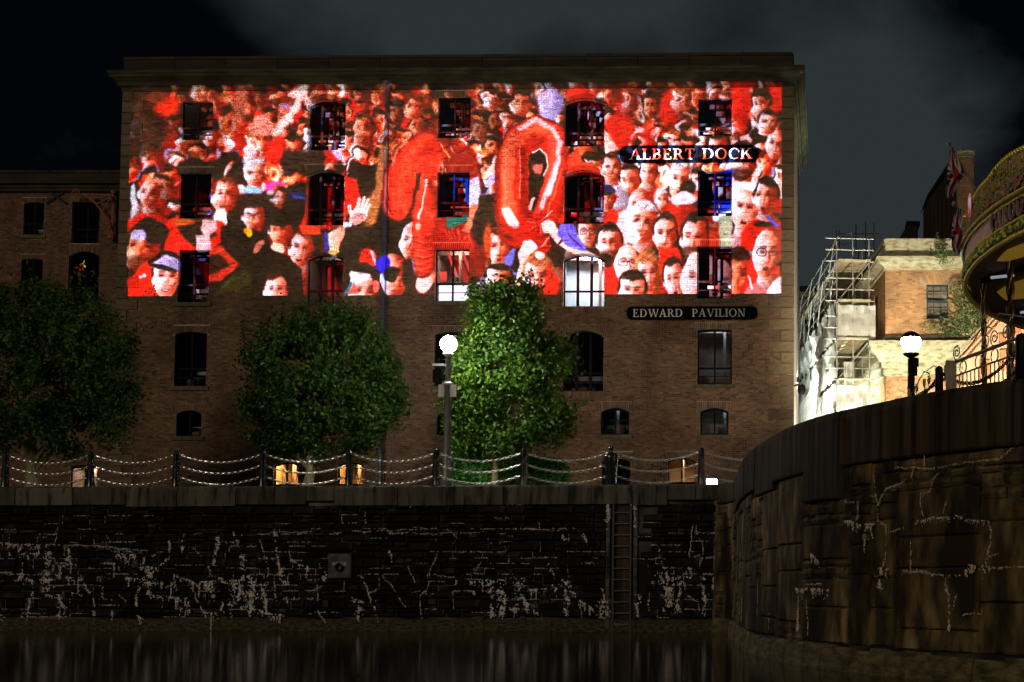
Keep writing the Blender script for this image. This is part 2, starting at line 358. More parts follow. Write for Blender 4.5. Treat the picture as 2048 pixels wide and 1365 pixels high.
def window(parent, a, b, c, d, rise=0, y=.17, cols=2, split=.36, bars=0, fr=.055, pane=None, label=None, lower_bars=1, mid=.075):
    """timber window set into an opening: the frame is the part, every pane a sub-part"""
    mb = MB(); y0, y1 = y, y+.07
    n = 8 if rise else 1
    mb.box(a, a+fr, y0, y1, c, d-rise); mb.box(b-fr, b, y0, y1, c, d-rise); mb.box(a+fr, b-fr, y0, y1, c, c+fr)
    for k in range(n):
        xa, xb = a+(b-a)*k/n, a+(b-a)*(k+1)/n; za, zb = arc_z(xa,a,b,d,rise), arc_z(xb,a,b,d,rise)
        vs = [(xa,y0,za-fr*1.3),(xb,y0,zb-fr*1.3),(xb,y0,zb),(xa,y0,za)]; vs += [(p[0],y1,p[2]) for p in vs]
        mb.add(vs, [(0,1,2,3),(0,4,5,1),(7,6,5,4),(2,6,7,3)])
    zs = c + (d-rise-c)*split if split else None
    for k in range(1, cols):
        x = a+(b-a)*k/cols; mb.box(x-mid/2, x+mid/2, y0-.012, y1-.006, c+fr, d-fr*1.2)
    if zs: mb.box(a+fr, b-fr, y0-.006, y1-.012, zs-.04, zs+.04)
    for k in range(bars):
        z = c+fr+(d-c-2*fr)*(k+1)/(bars+1); mb.box(a+fr, b-fr, y0+.01, y1-.02, z-.012, z+.012)
    if zs and lower_bars: z = c+(zs-c)*.52; mb.box(a+fr, b-fr, y0+.01, y1-.02, z-.014, z+.014)
    w = mb.build('window', M['frame'], parent)
    for k in range(cols):
        xa, xb = a+(b-a)*k/cols, a+(b-a)*(k+1)/cols
        for (za, zb) in ([(c, zs), (zs, None)] if zs else [(c, None)]):
            pm = MB(); yy = y+.035
            if zb is None:
                pts = [(xa+.01, za), (xb-.01, za)] + [(x, arc_z(x,a,b,d,rise)-.01) for x in [xb-.01-(xb-xa-.02)*i/5 for i in range(6)]]
            else: pts = [(xa+.01, za), (xb-.01, za), (xb-.01, zb), (xa+.01, zb)]
            pm.add([(x, yy, z) for x, z in pts], [list(range(len(pts)))])
            pm.build('pane', pane or M['glass'], w)
    return w
def room(parent, a, b, c, d, m, depth=3.2, y=.345, beam=True, lamp=None, grow=.5, stuff=True, seed=0, gz=.35):
    r = random.Random(seed*7+5); x0, x1, z0, z1 = a-grow, b+grow, c-gz, d+gz; mb = MB(); Y = y+depth
    V = [(x0,y,z0),(x1,y,z0),(x1,y,z1),(x0,y,z1),(x0,Y,z0),(x1,Y,z0),(x1,Y,z1),(x0,Y,z1)]
    mb.add(V, [(0,1,5,4),(3,7,6,2),(0,4,7,3),(1,2,6,5),(4,5,6,7)])
    o = mb.build('room', m, parent)
    if beam:
        q = MB()
        for k in range(3):
            yy = y+.5+k*1.0; q.box(x0+.02, x1-.02, yy, yy+.12, z1-.22, z1-.02)
        xx = a+(b-a)*r.uniform(.2,.8); q.box(xx-.06, xx+.06, y+1.2, y+1.32, z0+.01, z1-.23)
        q.build('beam', M['room_tan'] if lamp else M['room'], o)
    if stuff:
        q = MB()
        for k in range(3):
            xx = r.uniform(a, b-.4); q.box(xx, xx+r.uniform(.3,.6), y+.3+k*.5, y+.5+k*.5, z0+.012, c+r.uniform(.15,.55))
        q.build('furniture', M['room_tan'], o)
        q = MB()
        for k in range(2): q.box(a+r.uniform(.05,.5), b-.05, y+.5+.3*k, y+.53+.3*k, c+.25+.3*k+r.uniform(0,.2), c+.28+.3*k+.2)
        q.build('shelf_edge', M['galv'], o)
    if lamp:
        col, s, w, zz = lamp; q = MB(); xm = (a+b)/2
        q.box(xm-w, xm+w, y+.9, y+1.15, z1-zz-.06, z1-zz); q.build('ceiling_lamp', emitter('lamp_glow', col, s), o)
    return o
# ================================================================== THE PROJECTION-LIT WAREHOUSE
PSI = math.atan(-0.022)
WH = empty('brick_warehouse', (0, 62.5, 0), PSI, 'large brick dock warehouse carrying the projected crowd picture between its stone quoins', 'building')
_WM = Matrix.Translation((0, 62.5, 0)) @ Matrix.Rotation(PSI, 4, 'Z'); _WI = _WM.inverted(); _WN = _WM.to_3x3() @ Vector((0, -1, 0))
def fp(u, v, off=0.0):
    d = ray(u, v); P = Vector((0, 62.5, 0)) + _WN*off; t = (P-CAM).dot(_WN)/d.dot(_WN); q = _WI @ (CAM + d*t); return q.x, q.z
def fbox(u0, v0, u1, v1):
    a, _ = fp(u0, (v0+v1)/2); b, _ = fp(u1, (v0+v1)/2); _, d = fp((u0+u1)/2, v0); _, c = fp((u0+u1)/2, v1); return a, b, c, d
SL = fp(240, 400)[0]; ZC = fp(1580, 138)[1]; ZT = fp(1200, 108)[1]
# (pixel box, rise, kind)
WINS = [((362,203,426,281),.0,'A1'),((358,347,422,438),.0,'A2'),((355,500,418,605),.0,'A3'),((349,664,413,773),.10,'A4'),((352,821,403,873),.16,'A5'),
        ((615,199,691,301),.22,'B1'),((612,342,688,451),.22,'B2'),((612,508,686,612),.22,'B3'),
        ((876,194,941,277),.0,'C1'),((874,344,939,436),.0,'C2'),((870,498,938,603),.0,'C3'),((868,664,933,772),.10,'C4'),((872,822,924,872),.16,'C5'),
        ((1129,197,1209,293),.24,'D1'),((1128,341,1208,448),.24,'D2'),((1126,508,1209,613),.24,'D3'),((1124,662,1207,783),.26,'D4'),
        ((1396,197,1464,273),.0,'E1'),((1395,342,1464,433),.0,'E2'),((1394,493,1464,598),.0,'E3'),((1394,658,1464,769),.05,'E4'),((1400,816,1457,870),.17,'E5'),
        ((1201,816,1258,870),.17,'F5'),((546,925,596,1010),.12,'G6'),((674,925,727,1010),.12,'H6'),((1203,917,1260,1010),.14,'I6'),((1335,916,1391,1010),.14,'J6'),
        ((612,664,688,784),.26,'B4')]
holes = []; wl = []
for px, rise, k in WINS:
    a, b, c, d = fbox(*px); holes.append((a, b, c, d, rise)); wl.append(k)
# an outer recess round the tall loading bays B and D
mb = wall_with_holes(SL, -.02, 4.0, ZC-.3, holes)
mb.add([(0,.0,4),(0,14,4),(0,14,ZT-.05),(0,.0,ZT-.05)], [(0,1,2,3)]); mb.add([(SL,.0,4),(SL,14,4),(SL,14,ZT-.05),(SL,.0,ZT-.05)], [(3,2,1,0)])
mb.add([(SL,14,4),(0,14,4),(0,14,ZT),(SL,14,ZT)], [(0,1,2,3)]); mb.add([(SL,.3,ZT-.05),(0,.3,ZT-.05),(0,14,ZT-.05),(SL,14,ZT-.05)], [(0,1,2,3)])
mb.build('wall', M['mortar'], WH)
bh = [(a-(.12 if 1 else 0), b+.12, d-r, d+.262) for a, b, c, d, r in holes] + [(a, b, c, d) for a, b, c, d, r in holes]
singles_box = (-7.3, -1.4, fp(1300, 812)[1], fp(1300, 644)[1])
bmb, singles = brick_field(SL+.3, -.3, 4.6, ZC-.62, bh, one=(fp(1470,700)[0]+.1, -1.25, fp(1500,790)[1], fp(1500,640)[1]))
for (a, b, c, d, r), k in zip(holes, wl): voussoirs(bmb, a, b, d, r, seed=ord(k[0])*7+int(k[1]))
bmb.build('brickwork', M['brick'], WH, kind='stuff')
a, _, _, _ = fbox(480, 628, 497, 700); q = MB(); r = random.Random(8); z_ = fp(488, 700)[1]; zt_ = fp(488, 628)[1]; n_ = 0
while z_ < zt_:
    t_ = (zt_-z_)/1.5; x_ = a+.02*r.uniform(-1,1)+(.0 if n_ % 2 else .11)
    for k in range(2 if t_ > .35 else 1):
        if r.random() < .85: q.block(x_+k*.2, x_+k*.2+.185*r.uniform(.5,1), -.013, .0, z_+.004, z_+.06, .003)
    z_ += .0775; n_ += 1
q.build('blackened_bricks', M['black'], WH, kind='stuff')
sb = MB(); e = .004
sb.add([(0,-.005,0),(.225,-.005,0),(.225,-.005,.0655),(0,-.005,.0655),(-e,.0135,-e),(.225+e,.0135,-e),(.225+e,.0135,.0655+e),(-e,.0135,.0655+e)], [(0,1,2,3),(0,4,5,1),(1,5,6,2),(2,6,7,3),(3,7,4,0)])
sbm = sb.mesh('brick', M['brick'])
for x, z, t in singles: inst('brick', sbm, WH, (x, 0, z))
LAMPS = {'D3': ((.90,.96,1), 210, .5, .05), 'C3': ((1,.92,.82), 60, .3, .05), 'B3': ((.85,1,.95), 16, .2, .05),
         'G6': ((1,.62,.20), 260, .3, .05), 'H6': ((1,.60,.20), 130, .3, .05), 'J6': ((1,.80,.45), 90, .3, .05), 'E5': ((.4,.8,1), 34, .2, .05), 'E4': ((.60,.80,1), 24, .3, .05), 'F5': ((.35,.65,1), 10, .2, .05), 'D3x': 0,
         'A5': ((.6,.8,1), .10, .2, .2), 'I6': ((.6,.8,1), 2.5, .2, .2)}
for i, ((a, b, c, d, rise), k) in enumerate(zip(holes, wl)):
    big = k in ('B1','B2','B3','D1','D2','D3','D4','B4')
    w = window(WH, a, b, c, d, rise, cols=3 if big else 2, split={'5':0, '6':.5}.get(k[1], .34 if k != 'E4' else .30), y=.26 if big else .16, lower_bars=0 if big else 1,
               fr=.07 if k in ('E4','E5','F5') else .05, mid=.11 if big else .07)
    if not big:
        q = MB(); q.block(a-.14, b+.14, -.06, .16, c-.17, c-.002, .012); q.build('sill', M['sill'], w)
    lamp = LAMPS.get(k)
    room(WH, a, b, c, d, M['room_white'] if k in ('D3',) else M['room_warm'] if k in ('G6','H6','J6') else M['room_tan'] if k in ('C3','B3','E4','E5') else M['room'],
         lamp=lamp, seed=i, depth=3.2 if k != 'D3' else 2.6, grow=.35, stuff=k not in ('D3','G6','H6'))
# white panels in the lit middle window; the first glows to look brightly lit
q = MB(); a, b, c, d = fbox(872, 566, 936, 600); q.box(a+.03, b-.03, .36, .38, c, d); q.build('white_panel', mat('panel_white_glow', (.85,.85,.85), .7, emit=(.95,.98,1), estr=1.5), WH)
q = MB(); a, b, c, d = fbox(872, 540, 884, 560); q.box(a+.06, b+.1, .40, .42, c, d); q.build('white_panel', M['room_white'], WH)
q = MB(); a, b, c, d = fbox(872, 500, 936, 560)
for k in (.15, .62):
    q.add([(a+(b-a)*k, .9, d+.1), (a+(b-a)*(k+.09), .9, d+.1), (a+(b-a)*(k+.42), .95, c+.2), (a+(b-a)*(k+.33), .95, c+.2)], [(0,1,2,3)])
q.build('roof_beam', M['room_white'], WH)
# soldier course sills of the loading bays
for k in ('B1','B2','B3','D1','D2','D3','D4'):
    a, b, c, d, r = holes[wl.index(k)]; q = MB(); n = 18
    for j in range(n):
        x = a+(b-a)*j/n; q.tone = rnd.random()*.99+.001; q.box(x+.006, x+(b-a)/n-.006, -.03, .2, c-.26, c-.012)
    q.build('brick_sill', M['brick'], WH, kind='stuff')
for k in ('D2','D3','D4','B2','B3','D1','B1'):       # curved stone heads over the loading bays
    a, b, c, d, r = holes[wl.index(k)]; q = MB(); n = 10
    for j in range(n):
        xa, xb = a-.06+(b-a+.12)*j/n, a-.06+(b-a+.12)*(j+1)/n; za, zb = arc_z(xa,a,b,d,r)+.0, arc_z(xb,a,b,d,r)+.0; t = .2
        vs = [(xa,-.07,za),(xb,-.07,zb),(xb,-.05,zb+t),(xa,-.05,za+t),(xa,.16,za),(xb,.16,zb),(xb,.01,zb+t),(xa,.01,za+t)]
        q.add(vs, [(0,1,2,3),(0,4,5,1),(2,6,7,3)])
    q.build('arch_head', M['stone'], WH)
# quoins
qm = {}
def quoin(w, h, flip):
    k = (w, h, flip)
    if k not in qm:
        q = MB(); q.block(0 if flip else -w, w if flip else 0, -.045, .12, 0, h-.022, .022); qm[k] = q.mesh('quoin_stone', M['stone'])
    return qm[k]
z = 4.5; i = 0
while z < ZC-.7:
    h = .475; long_ = i % 2 == 0
    inst('quoin_stone', quoin(1.08 if long_ else .56, h, False), WH, (.02, 0, z))
    inst('quoin_stone', quoin(.92 if long_ else .46, h, True), WH, (SL-.02, 0, z)); z += h; i += 1
# cornice and parapet
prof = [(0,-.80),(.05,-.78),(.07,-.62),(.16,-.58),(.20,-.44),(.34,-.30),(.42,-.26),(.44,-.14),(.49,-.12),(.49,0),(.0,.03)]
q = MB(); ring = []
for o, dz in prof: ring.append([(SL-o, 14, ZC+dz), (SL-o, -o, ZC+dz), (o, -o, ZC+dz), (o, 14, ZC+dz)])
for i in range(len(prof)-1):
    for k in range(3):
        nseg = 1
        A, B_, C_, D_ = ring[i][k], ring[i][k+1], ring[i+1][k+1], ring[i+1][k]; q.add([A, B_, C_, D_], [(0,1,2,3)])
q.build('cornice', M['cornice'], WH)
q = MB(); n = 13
pm_ = MB(); wS = (-SL)/n; pm_.block(0, wS-.012, 0, .45, 0, ZT-ZC-.16, .01); pmesh = pm_.mesh('parapet_stone', M['stone_dimmed'])
pc = MB(); pc.block(0, wS-.01, -.05, .5, 0, .13, .012); cmesh = pc.mesh('parapet_coping', M['stone_dimmed'])
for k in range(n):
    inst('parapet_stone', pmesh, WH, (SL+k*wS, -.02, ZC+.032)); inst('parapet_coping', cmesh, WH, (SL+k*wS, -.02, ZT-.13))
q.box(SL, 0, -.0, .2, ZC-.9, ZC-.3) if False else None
f = MB(); f.box(SL+.4, -.4, -.02, .15, ZC-.62, ZC-.30); f.build('frieze', M['stone_dimmed'], WH)
# drainpipe
pu = fp(774, 300)[0]; zt = fp(774, 186)[1]
q = MB(); q.tube([(pu,-.16,4.5),(pu,-.16,zt)], .095, 10); q.lathe([(.10,zt),(.21,zt+.22),(.23,zt+.42),(.16,zt+.44)], (pu,-.2,0), 10)
for vv in (215, 302, 402, 492, 600, 661, 800): zz = fp(774, vv)[1]; q.tube([(pu,-.16,zz),(pu,-.16,zz+.14)], .125, 10); q.box(pu-.2, pu+.2, -.05, .0, zz+.02, zz+.10)
q.build('drainpipe', M['pipe'], WH)
# two painted name boards
def board(u0, v0, u1, v1, text, tx0, tx1, name, label):
    a, b, c, d = fbox(u0, v0, u1, v1); r = (d-c)/2*.8; poly = []
    for cx, cz, a0 in ((b-r, c+r, -PI/2), (b-r, d-r, 0), (a+r, d-r, PI/2), (a+r, c+r, PI)): poly += _arc(cx, cz, r, r, a0, a0+PI/2, 5)
    root = empty(name, (0, 62.5, 0), PSI, label, 'sign')
    q = MB(); q.prism(poly, -.09, -.03); q.build('board', M['sign'], root)
    h = (d-c)*.60; write(text, fp(tx0, 300)[0], fp(tx1, 300)[0], (c+d)/2-h/2, h, -.0905, root)
    return root
board(1240, 292, 1516, 327, 'ALBERT DOCK', 1259, 1505, 'name_board', 'upper dark board lettered ALBERT DOCK, lit by the projection between two windows')
board(1254, 614, 1515, 640, 'EDWARD  PAVILION', 1268, 1492, 'name_board', 'lower black board lettered EDWARD PAVILION on plain brick under the projection')
# wall lantern on the far corner
q0 = empty('wall_lantern', (0, 62.9, 0), 0, 'small black wall lantern on a bracket at the right corner of the brick warehouse', 'lantern')
p = at(1588, 774, 62.9); q = MB(); q.tube([(p.x-.05,0,p.z),(p.x+.12,-.02,p.z+.08),(p.x+.3,-.02,p.z+.06)], .035, 6); q.build('bracket', M['black'], q0)
q = MB(); q.lathe([(.03,.10),(.14,.05),(.17,-.05),(.17,-.22),(.12,-.32),(.03,-.36)], (p.x+.32,-.02,p.z), 12); q.build('housing', M['black'], q0)
# ================================================================== THE LOWER WAREHOUSE WING ON THE LEFT, SET BACK
YL = 84.0
LW = empty('brick_warehouse', (0, YL, 0), 0, 'lower unlit brick warehouse wing set back behind the left tree, with loading doors', 'building')
def lbox(u0, v0, u1, v1, Y=YL):
    a = at(u0, (v0+v1)/2, Y).x; b = at(u1, (v0+v1)/2, Y).x; return a, b, at(u0, v1, Y).z, at(u0, v0, Y).z
LWINS = [((47,405,88,470),.05,0),((42,518,85,580),.05,0),((143,404,199,487),.0,1),((136,503,198,606),.3,1),((-60,405,-8,470),.05,0),((140,930,196,990),.1,2),((134,640,198,760),.3,1),((40,640,82,720),.1,0),((-60,518,-12,580),.1,0)]
lh = [(*lbox(*p), r) for p, r, k in LWINS]
X0, X1 = at(-160, 500, YL).x, at(300, 500, YL).x; zt, zc = at(100, 341, YL).z, at(100, 377, YL).z
wall_with_holes(X0, X1, 4.0, zc, lh).build('wall', M['mortar'], LW)
bm2, _ = brick_field(X0, X1, 4.6, zc, [(a-.12,b+.12,d-r,d+.262) for a,b,c,d,r in lh]+[h[:4] for h in lh], seed=9)
for i, (a,b,c,d,r) in enumerate(lh): voussoirs(bm2, a, b, d, r, seed=i+50)
bm2.build('brickwork', M['brick2'], LW, kind='stuff')
for i, ((a,b,c,d,r), (_, _, k)) in enumerate(zip(lh, LWINS)):
    w = window(LW, a, b, c, d, r, y=.3 if k == 1 else .16, cols=2, split=.36 if k != 2 else .0)
    if k == 0: q = MB(); q.block(a-.14, b+.14, -.06, .16, c-.2, c-.002, .012); q.build('sill', M['sill'], w)
    room(LW, a, b, c, d, M['room_tan'] if k == 2 else M['room'], lamp=((1,.80,.6), 90, .15, .05) if k == 2 else None, seed=i+30, grow=.2, gz=.1, stuff=k != 1)
q = MB(); q.box(X0, X1, -.0, 12, zc, zt-.02); q.build('parapet', M['stone_dimmed'], LW)
for k in range(9):
    w_ = (X1-X0)/9; q = MB(); q.block(X0+k*w_, X0+(k+1)*w_-.02, -.06, .5, zt-.16, zt, .015); q.build('coping_stone', M['stone_dimmed'], LW)
q = MB()
for o, dz, h in ((.12,-.0,.22),(.26,.22,.2),(.16,-.22,.2)): q.block(X0, X1, -o, .05, zc+dz, zc+dz+h-.01, .02)
q.build('cornice', M['stone_dimmed'], LW)
q = MB(); q.box(X0, X1, .35, 12, 3.9, zt-.1) if False else q.add([(X1,.0,4),(X1,12,4),(X1,12,zt-.1),(X1,0,zt-.1)], [(0,1,2,3)]); q.build('end_wall', M['mortar'], LW)
c_ = at(114, 394, YL); q = MB()       # iron cross plate
for sgn in (1, -1):
    Mx = Matrix.Translation((c_.x, -.05-.03*(sgn > 0), c_.z)) @ Matrix.Rotation(sgn*math.radians(34), 4, 'Y'); q.box(-.72, .72, -.02, .02, -.07, .07, Mx)
q.build('cross_plate', M['black'], LW)
# the hand crane beside the loading doors
cr_ = empty('wall_crane', (0, YL, 0), 0, 'rusty pink iron wall crane with a pulley wheel beside the upper loading door', 'crane')
def L3(u, v, o=-.5): p = at(u, v, YL); return (p.x, o, p.z)
q = MB(); q.tube([L3(231,388,-.25), L3(229,475,-.25)], .08, 6); q.tube([L3(227,470,-.25), L3(227,480,-.25)], .16, 6); q.tube([L3(231,384,-.25), L3(231,390,-.25)], .14, 6); q.build('mast', M['pink'], cr_)
q = MB(); q.tube([L3(231,397), L3(176,393)], .065, 6); q.build('jib', M['pink'], cr_)
q = MB(); q.tube([L3(*p) for p in ((172,393),(185,400),(200,412),(212,428),(222,445),(229,462))], .06, 6); q.build('curved_strut', M['pink'], cr_)
q = MB(); q.tube([L3(229,399),L3(202,413)], .035, 5); q.tube([L3(229,401),L3(213,428)], .035, 5); q.build('brace', M['pink'], cr_)
cx = at(160, 392, YL); q = MB(); ringp = [(cx.x+.22*math.cos(t*PI/8), -.5, cx.z+.22*math.sin(t*PI/8)) for t in range(17)]; q.tube(ringp, .035, 6, cap=False)
for t in range(3): q.tube([(cx.x-.22*math.cos(t*PI/3), -.5, cx.z-.22*math.sin(t*PI/3)), (cx.x+.22*math.cos(t*PI/3), -.5, cx.z+.22*math.sin(t*PI/3))], .02, 4)
q.build('pulley_wheel', M['pink'], cr_)
# ================================================================== THE QUAYS
PATH = [(-2.45,45.66),(-2.15,45.45),(-1.86,44.6),(-1.62,42.6),(-1.38,38.6),(-1.06,34.6),(-.66,31.5),(-.12,28.8),(.38,27.05),(.97,25.6),(1.75,24.1),(2.5,22.9),(3.4,21.7),(5.4,19.4),(9,16.8),(15,14.6),(30,12)]
def catmull(P, step=.08):
    out = []
    for i in range(len(P)-1):
        p0 = P[max(i-1,0)]; p1 = P[i]; p2 = P[i+1]; p3 = P[min(i+2,len(P)-1)]; L_ = math.dist(p1, p2); n = max(2, int(L_/step))
        for k in range(n):
            t = k/n; f = lambda a, b, c, d: .5*((2*b)+(-a+c)*t+(2*a-5*b+4*c-d)*t*t+(-a+3*b-3*c+d)*t**3)
            out.append((f(p0[0],p1[0],p2[0],p3[0]), f(p0[1],p1[1],p2[1],p3[1])))
    out.append(P[-1]); return out
CP = catmull(PATH); CS = [0.0]
for a, b in zip(CP, CP[1:]): CS.append(CS[-1]+math.dist(a, b))
import bisect
def cpt(s):
    """point and outward normal (towards the water) on the curved quay line at arc length s"""
    i = min(max(bisect.bisect_right(CS, s)-1, 0), len(CP)-2); t = (s-CS[i])/(CS[i+1]-CS[i])
    x = CP[i][0]+(CP[i+1][0]-CP[i][0])*t; y = CP[i][1]+(CP[i+1][1]-CP[i][1])*t
    j0, j1 = max(i-3, 0), min(i+4, len(CP)-1); d = Vector((CP[j1][0]-CP[j0][0], CP[j1][1]-CP[j0][1], 0)).normalized()
    return Vector((x, y, 0)), Vector((d.y, -d.x, 0))
def csurf(s, z, out=0.0):
    p, n = cpt(s); n = -n if n.x > 0 and False else n
    bat = .018*(QZ-z) + (.10*max(0, .55-z) if z < .55 else 0)
    q = p + (NS*n)*(out+bat); return Vector((q.x, q.y, z))
NS = 1.0
_p, _n = cpt(8.0)
if _n.x > 0: NS = -1.0          # the water lies to the left of this stretch
# straight wall frame: origin at the junction, x to the right
TW = -0.063; J = Vector((-2.42, 45.68, 0)); RW = math.atan(TW)
SW = empty('dock_wall', J, RW, 'straight dark rubble dock wall with a pale stone coping, crusted with white lime streaks', 'wall')
_SM = Matrix.Translation(J) @ Matrix.Rotation(RW, 4, 'Z'); _SI = _SM.inverted(); _SN = _SM.to_3x3() @ Vector((0,-1,0))
def sp(u, v, off=.05):
    d = ray(u, v); t = (J + _SN*off - CAM).dot(_SN)/d.dot(_SN); q = _SI @ (CAM + d*t); return q.x, q.z
M['coping'] = mat('coping_stone', (.055,.053,.042), .85, (.12,.115,.09), 1.0, stretch=(2.2,2.2,.35), bump=.5, bscale=14, rand=.3, col3=(.014,.013,.010), n3=.58, n3s=2.2)
M['rubble'] = mat('rubble_stone', (.8,.8,.8), .8, spec=.10, col2=(1.3,1.2,1.1), nscale=2.5, bump=.8, bscale=9, tone=[(.006,.006,.0055),(.011,.0105,.0095),(.005,.005,.0045),(.019,.0175,.015),(.008,.008,.0075),(.010,.0095,.0085)], col3=(5.0,4.7,4.6), n3=.575, n3s=1.7, stretch=(1,1,.5))
M['joint'] = mat('old_mortar', (.008,.008,.0075), .95, (.17,.16,.155), .45, spread=(.45,.75), bump=.5)
M['lime'] = mat('lime_crust', (.78,.73,.73), .85, (.90,.86,.86), 2.5, bump=.7, bscale=30)
M['weed'] = mat('green_weed', (.012,.010,.004), .8, (.10,.08,.03), 6, stretch=(1,1,3), bump=1, bscale=18)
M['granite'] = mat('granite_block', (.28,.27,.25), .8, (2.3,2.15,1.75), 3.2, detail=12, stretch=(1,1,.40), spread=(.38,.72), bump=.6, bscale=30, spec=.2, tone=[(.13,.103,.056),(.17,.135,.070),(.105,.084,.048),(.20,.158,.080),(.12,.096,.053),(.15,.119,.062)], col3=(.13,.12,.11), n3=.50, n3s=.9)
M['coping2'] = mat('coping_dark', (.016,.013,.009), .8, (.11,.085,.055), 1.3, stretch=(3.2,3.2,.22), detail=8, spread=(.40,.85), spec=.15, bump=.7, bscale=16, rand=.2)
SX0 = -25.5
q = MB(); q.box(SX0, .2, .06, .6, -1, QZ-.02); q.build('core', M['joint'], SW)
# ladder recess
lx0, lz0 = sp(1220, 1100)[0], 0; lx1 = sp(1266, 1100)[0]
# coping
x = SX0; r = random.Random(4); marks = [sp(u, 990)[0] for u in (668, 795, 908, 1007, 1182, 1264, 1335, 1391)]
edges = [SX0]
while edges[-1] < marks[0]-2.6: edges.append(edges[-1]+r.uniform(1.6, 2.3))
edges += marks + [.12]
for a, b in zip(edges, edges[1:]):
    q = MB(); h = .60+r.uniform(-.03,.05) if b-a > 1.0 else .48; yy = -.05-r.uniform(0,.02); g = .012
    # block with a rounded top front edge
    ys = [(yy, QZ-h), (yy, QZ-.13), (yy+.03, QZ-.06), (yy+.09, QZ-.03), (yy+.26, QZ), (.9, QZ), (.9, QZ-h)]
    n = len(ys); vs = [(a+g, y, z) for y, z in ys] + [(b-g, y, z) for y, z in ys]
    q.add(vs, [list(range(n))[::-1], list(range(n, 2*n))] + [(i, (i+1)%n, (i+1)%n+n, i+n) for i in range(n)])
    q.build('coping_stone', M['coping'], SW)
# rubble: courses of uneven stones
def rough_stone(mb, x0, x1, z0, z1, r, proud=.04, back=.07):
    w, h = x1-x0, z1-z0; c = min(.03, w*.18, h*.22); jit = lambda k: r.uniform(-k, k)
    o = [(x0+jit(.012), back-.02, z0+jit(.008)), (x1+jit(.012), back-.02, z0+jit(.008)), (x1+jit(.012), back-.02, z1+jit(.008)), (x0+jit(.012), back-.02, z1+jit(.008))]
    f = [(x0+c+abs(jit(c)), .0-r.uniform(0,proud), z0+c+abs(jit(c*.6))), (x1-c-abs(jit(c)), .0-r.uniform(0,proud), z0+c+abs(jit(c*.6))), (x1-c-abs(jit(c)), .0-r.uniform(0,proud), z1-c-abs(jit(c*.6))), (x0+c+abs(jit(c)), .0-r.uniform(0,proud), z1-c-abs(jit(c*.6)))]
    m_ = [((f[0][0]+f[2][0])/2+jit(w*.1), -.01-r.uniform(0,proud), (f[0][2]+f[2][2])/2+jit(h*.1))]
    mb.add(o+f+m_, [(0,1,5,4),(1,2,6,5),(2,3,7,6),(3,0,4,7),(4,5,8),(5,6,8),(6,7,8),(7,4,8)])
stones = []; z = .42
while z < QZ-.66:
    h = r.choice((.15,.20,.25,.31,.18,.34)); h = min(h, QZ-.62-z)
    if h < .06: break
    x = SX0 + r.uniform(0,.3)
    while x < 0:
        w = r.uniform(.26,.95)
        if r.random() < .1: w *= 1.4
        if not (x+w > lx0-.12 and x < lx1+.12):
            if h > .2 and r.random() < .45 and x+w < -.1:
                m1 = z+h*r.uniform(.35,.65); stones.append((x+.008, x+w-.008, z+.006, m1-.005)); m2 = x+w*r.uniform(.3,.7); stones.append((x+.008, m2-.006, m1+.005, z+h-.006)); stones.append((m2+.006, x+w-.008, m1+.005, z+h-.006))
            else: stones.append((x+.008, min(x+w-.008, .1), z+.006+r.uniform(-.01,.01), z+h-.006+r.uniform(-.012,.012)))
        elif x < lx0-.2 and lx0-.12-x > .1: stones.append((x+.008, lx0-.13, z+.006, z+h-.006))
        x += w
    z += h
order = sorted(range(len(stones)), key=lambda i: -(stones[i][1]-stones[i][0])*(stones[i][3]-stones[i][2])*(1 if stones[i][0] > sp(0,1100)[0] else 0))
bigs = set(order[:300]); q = MB()
variants = []
for k in range(8):
    t_ = MB(); rough_stone(t_, 0, .5, 0, .19, r); variants.append(t_.mesh('stone', M['rubble']))
for i, s_ in enumerate(stones):
    if i in bigs: inst('stone', variants[i % 8], SW, (s_[0], 0, s_[2]), ((s_[1]-s_[0])/.5, 1, (s_[3]-s_[2])/.19))
    else: q.tone = r.random()*.99+.005; rough_stone(q, *s_, r)
q.build('rubble', M['rubble'], SW, kind='stuff')
q = MB(); x = SX0                               # weed-grown footing just above the water
while x < .2:
    w = r.uniform(.12,.3); hh = .16+.1*math.sin(x*.7)+r.uniform(0,.24); q.add([(x,-.02-r.uniform(.0,.06),-.3),(x+w,-.02-r.uniform(.0,.06),-.3),(x+w,-.0,hh+r.uniform(-.04,.04)),(x,-.0,hh+r.uniform(-.04,.04)),(x,.1,hh),(x+w,.1,hh)], [(0,1,2,3),(3,2,5,4)]); x += w
q.box(SX0, .2, .0, .2, -.6, .36); q.build('weed_footing', M['weed'], SW, kind='stuff')
# ladder recess: pale edge stones and dark back
q = MB(); q.box(lx0-.02, lx1+.02, .055, .059, -.5, QZ-.5); q.build('recess_back', M['coping2'], SW)
for k in range(13):
    for xa, xb in ((lx0-.13, lx0-.015), (lx1+.015, lx1+.13)):
        q = MB(); zz = .1+k*.31; q.block(xa, xb, -.03, .07, zz, zz+.295, .012); q.build('edge_stone', M['coping'], SW)
lad = empty('ladder', J, RW, 'rusty iron ladder fixed in a slot of the straight dock wall down to the water', 'ladder')
la, lb = sp(1226,1100)[0], sp(1261,1100)[0]; q = MB()
for xx in (la, lb): q.box(xx-.025, xx+.025, -.03, .02, -.2, sp(1240, 998)[1])
q.build('rail', mat('ladder_rail', (.045,.045,.045), .5), lad)
rg = MB(); rg.tube([(la,-.01,0),(lb,-.01,0)], .018, 6); rgm = rg.mesh('rung', mat('rung_steel', (.16,.16,.16), .4))
for k in range(12): inst('rung', rgm, lad, (0,0,sp(1240, 1003+22.4*k)[1]))
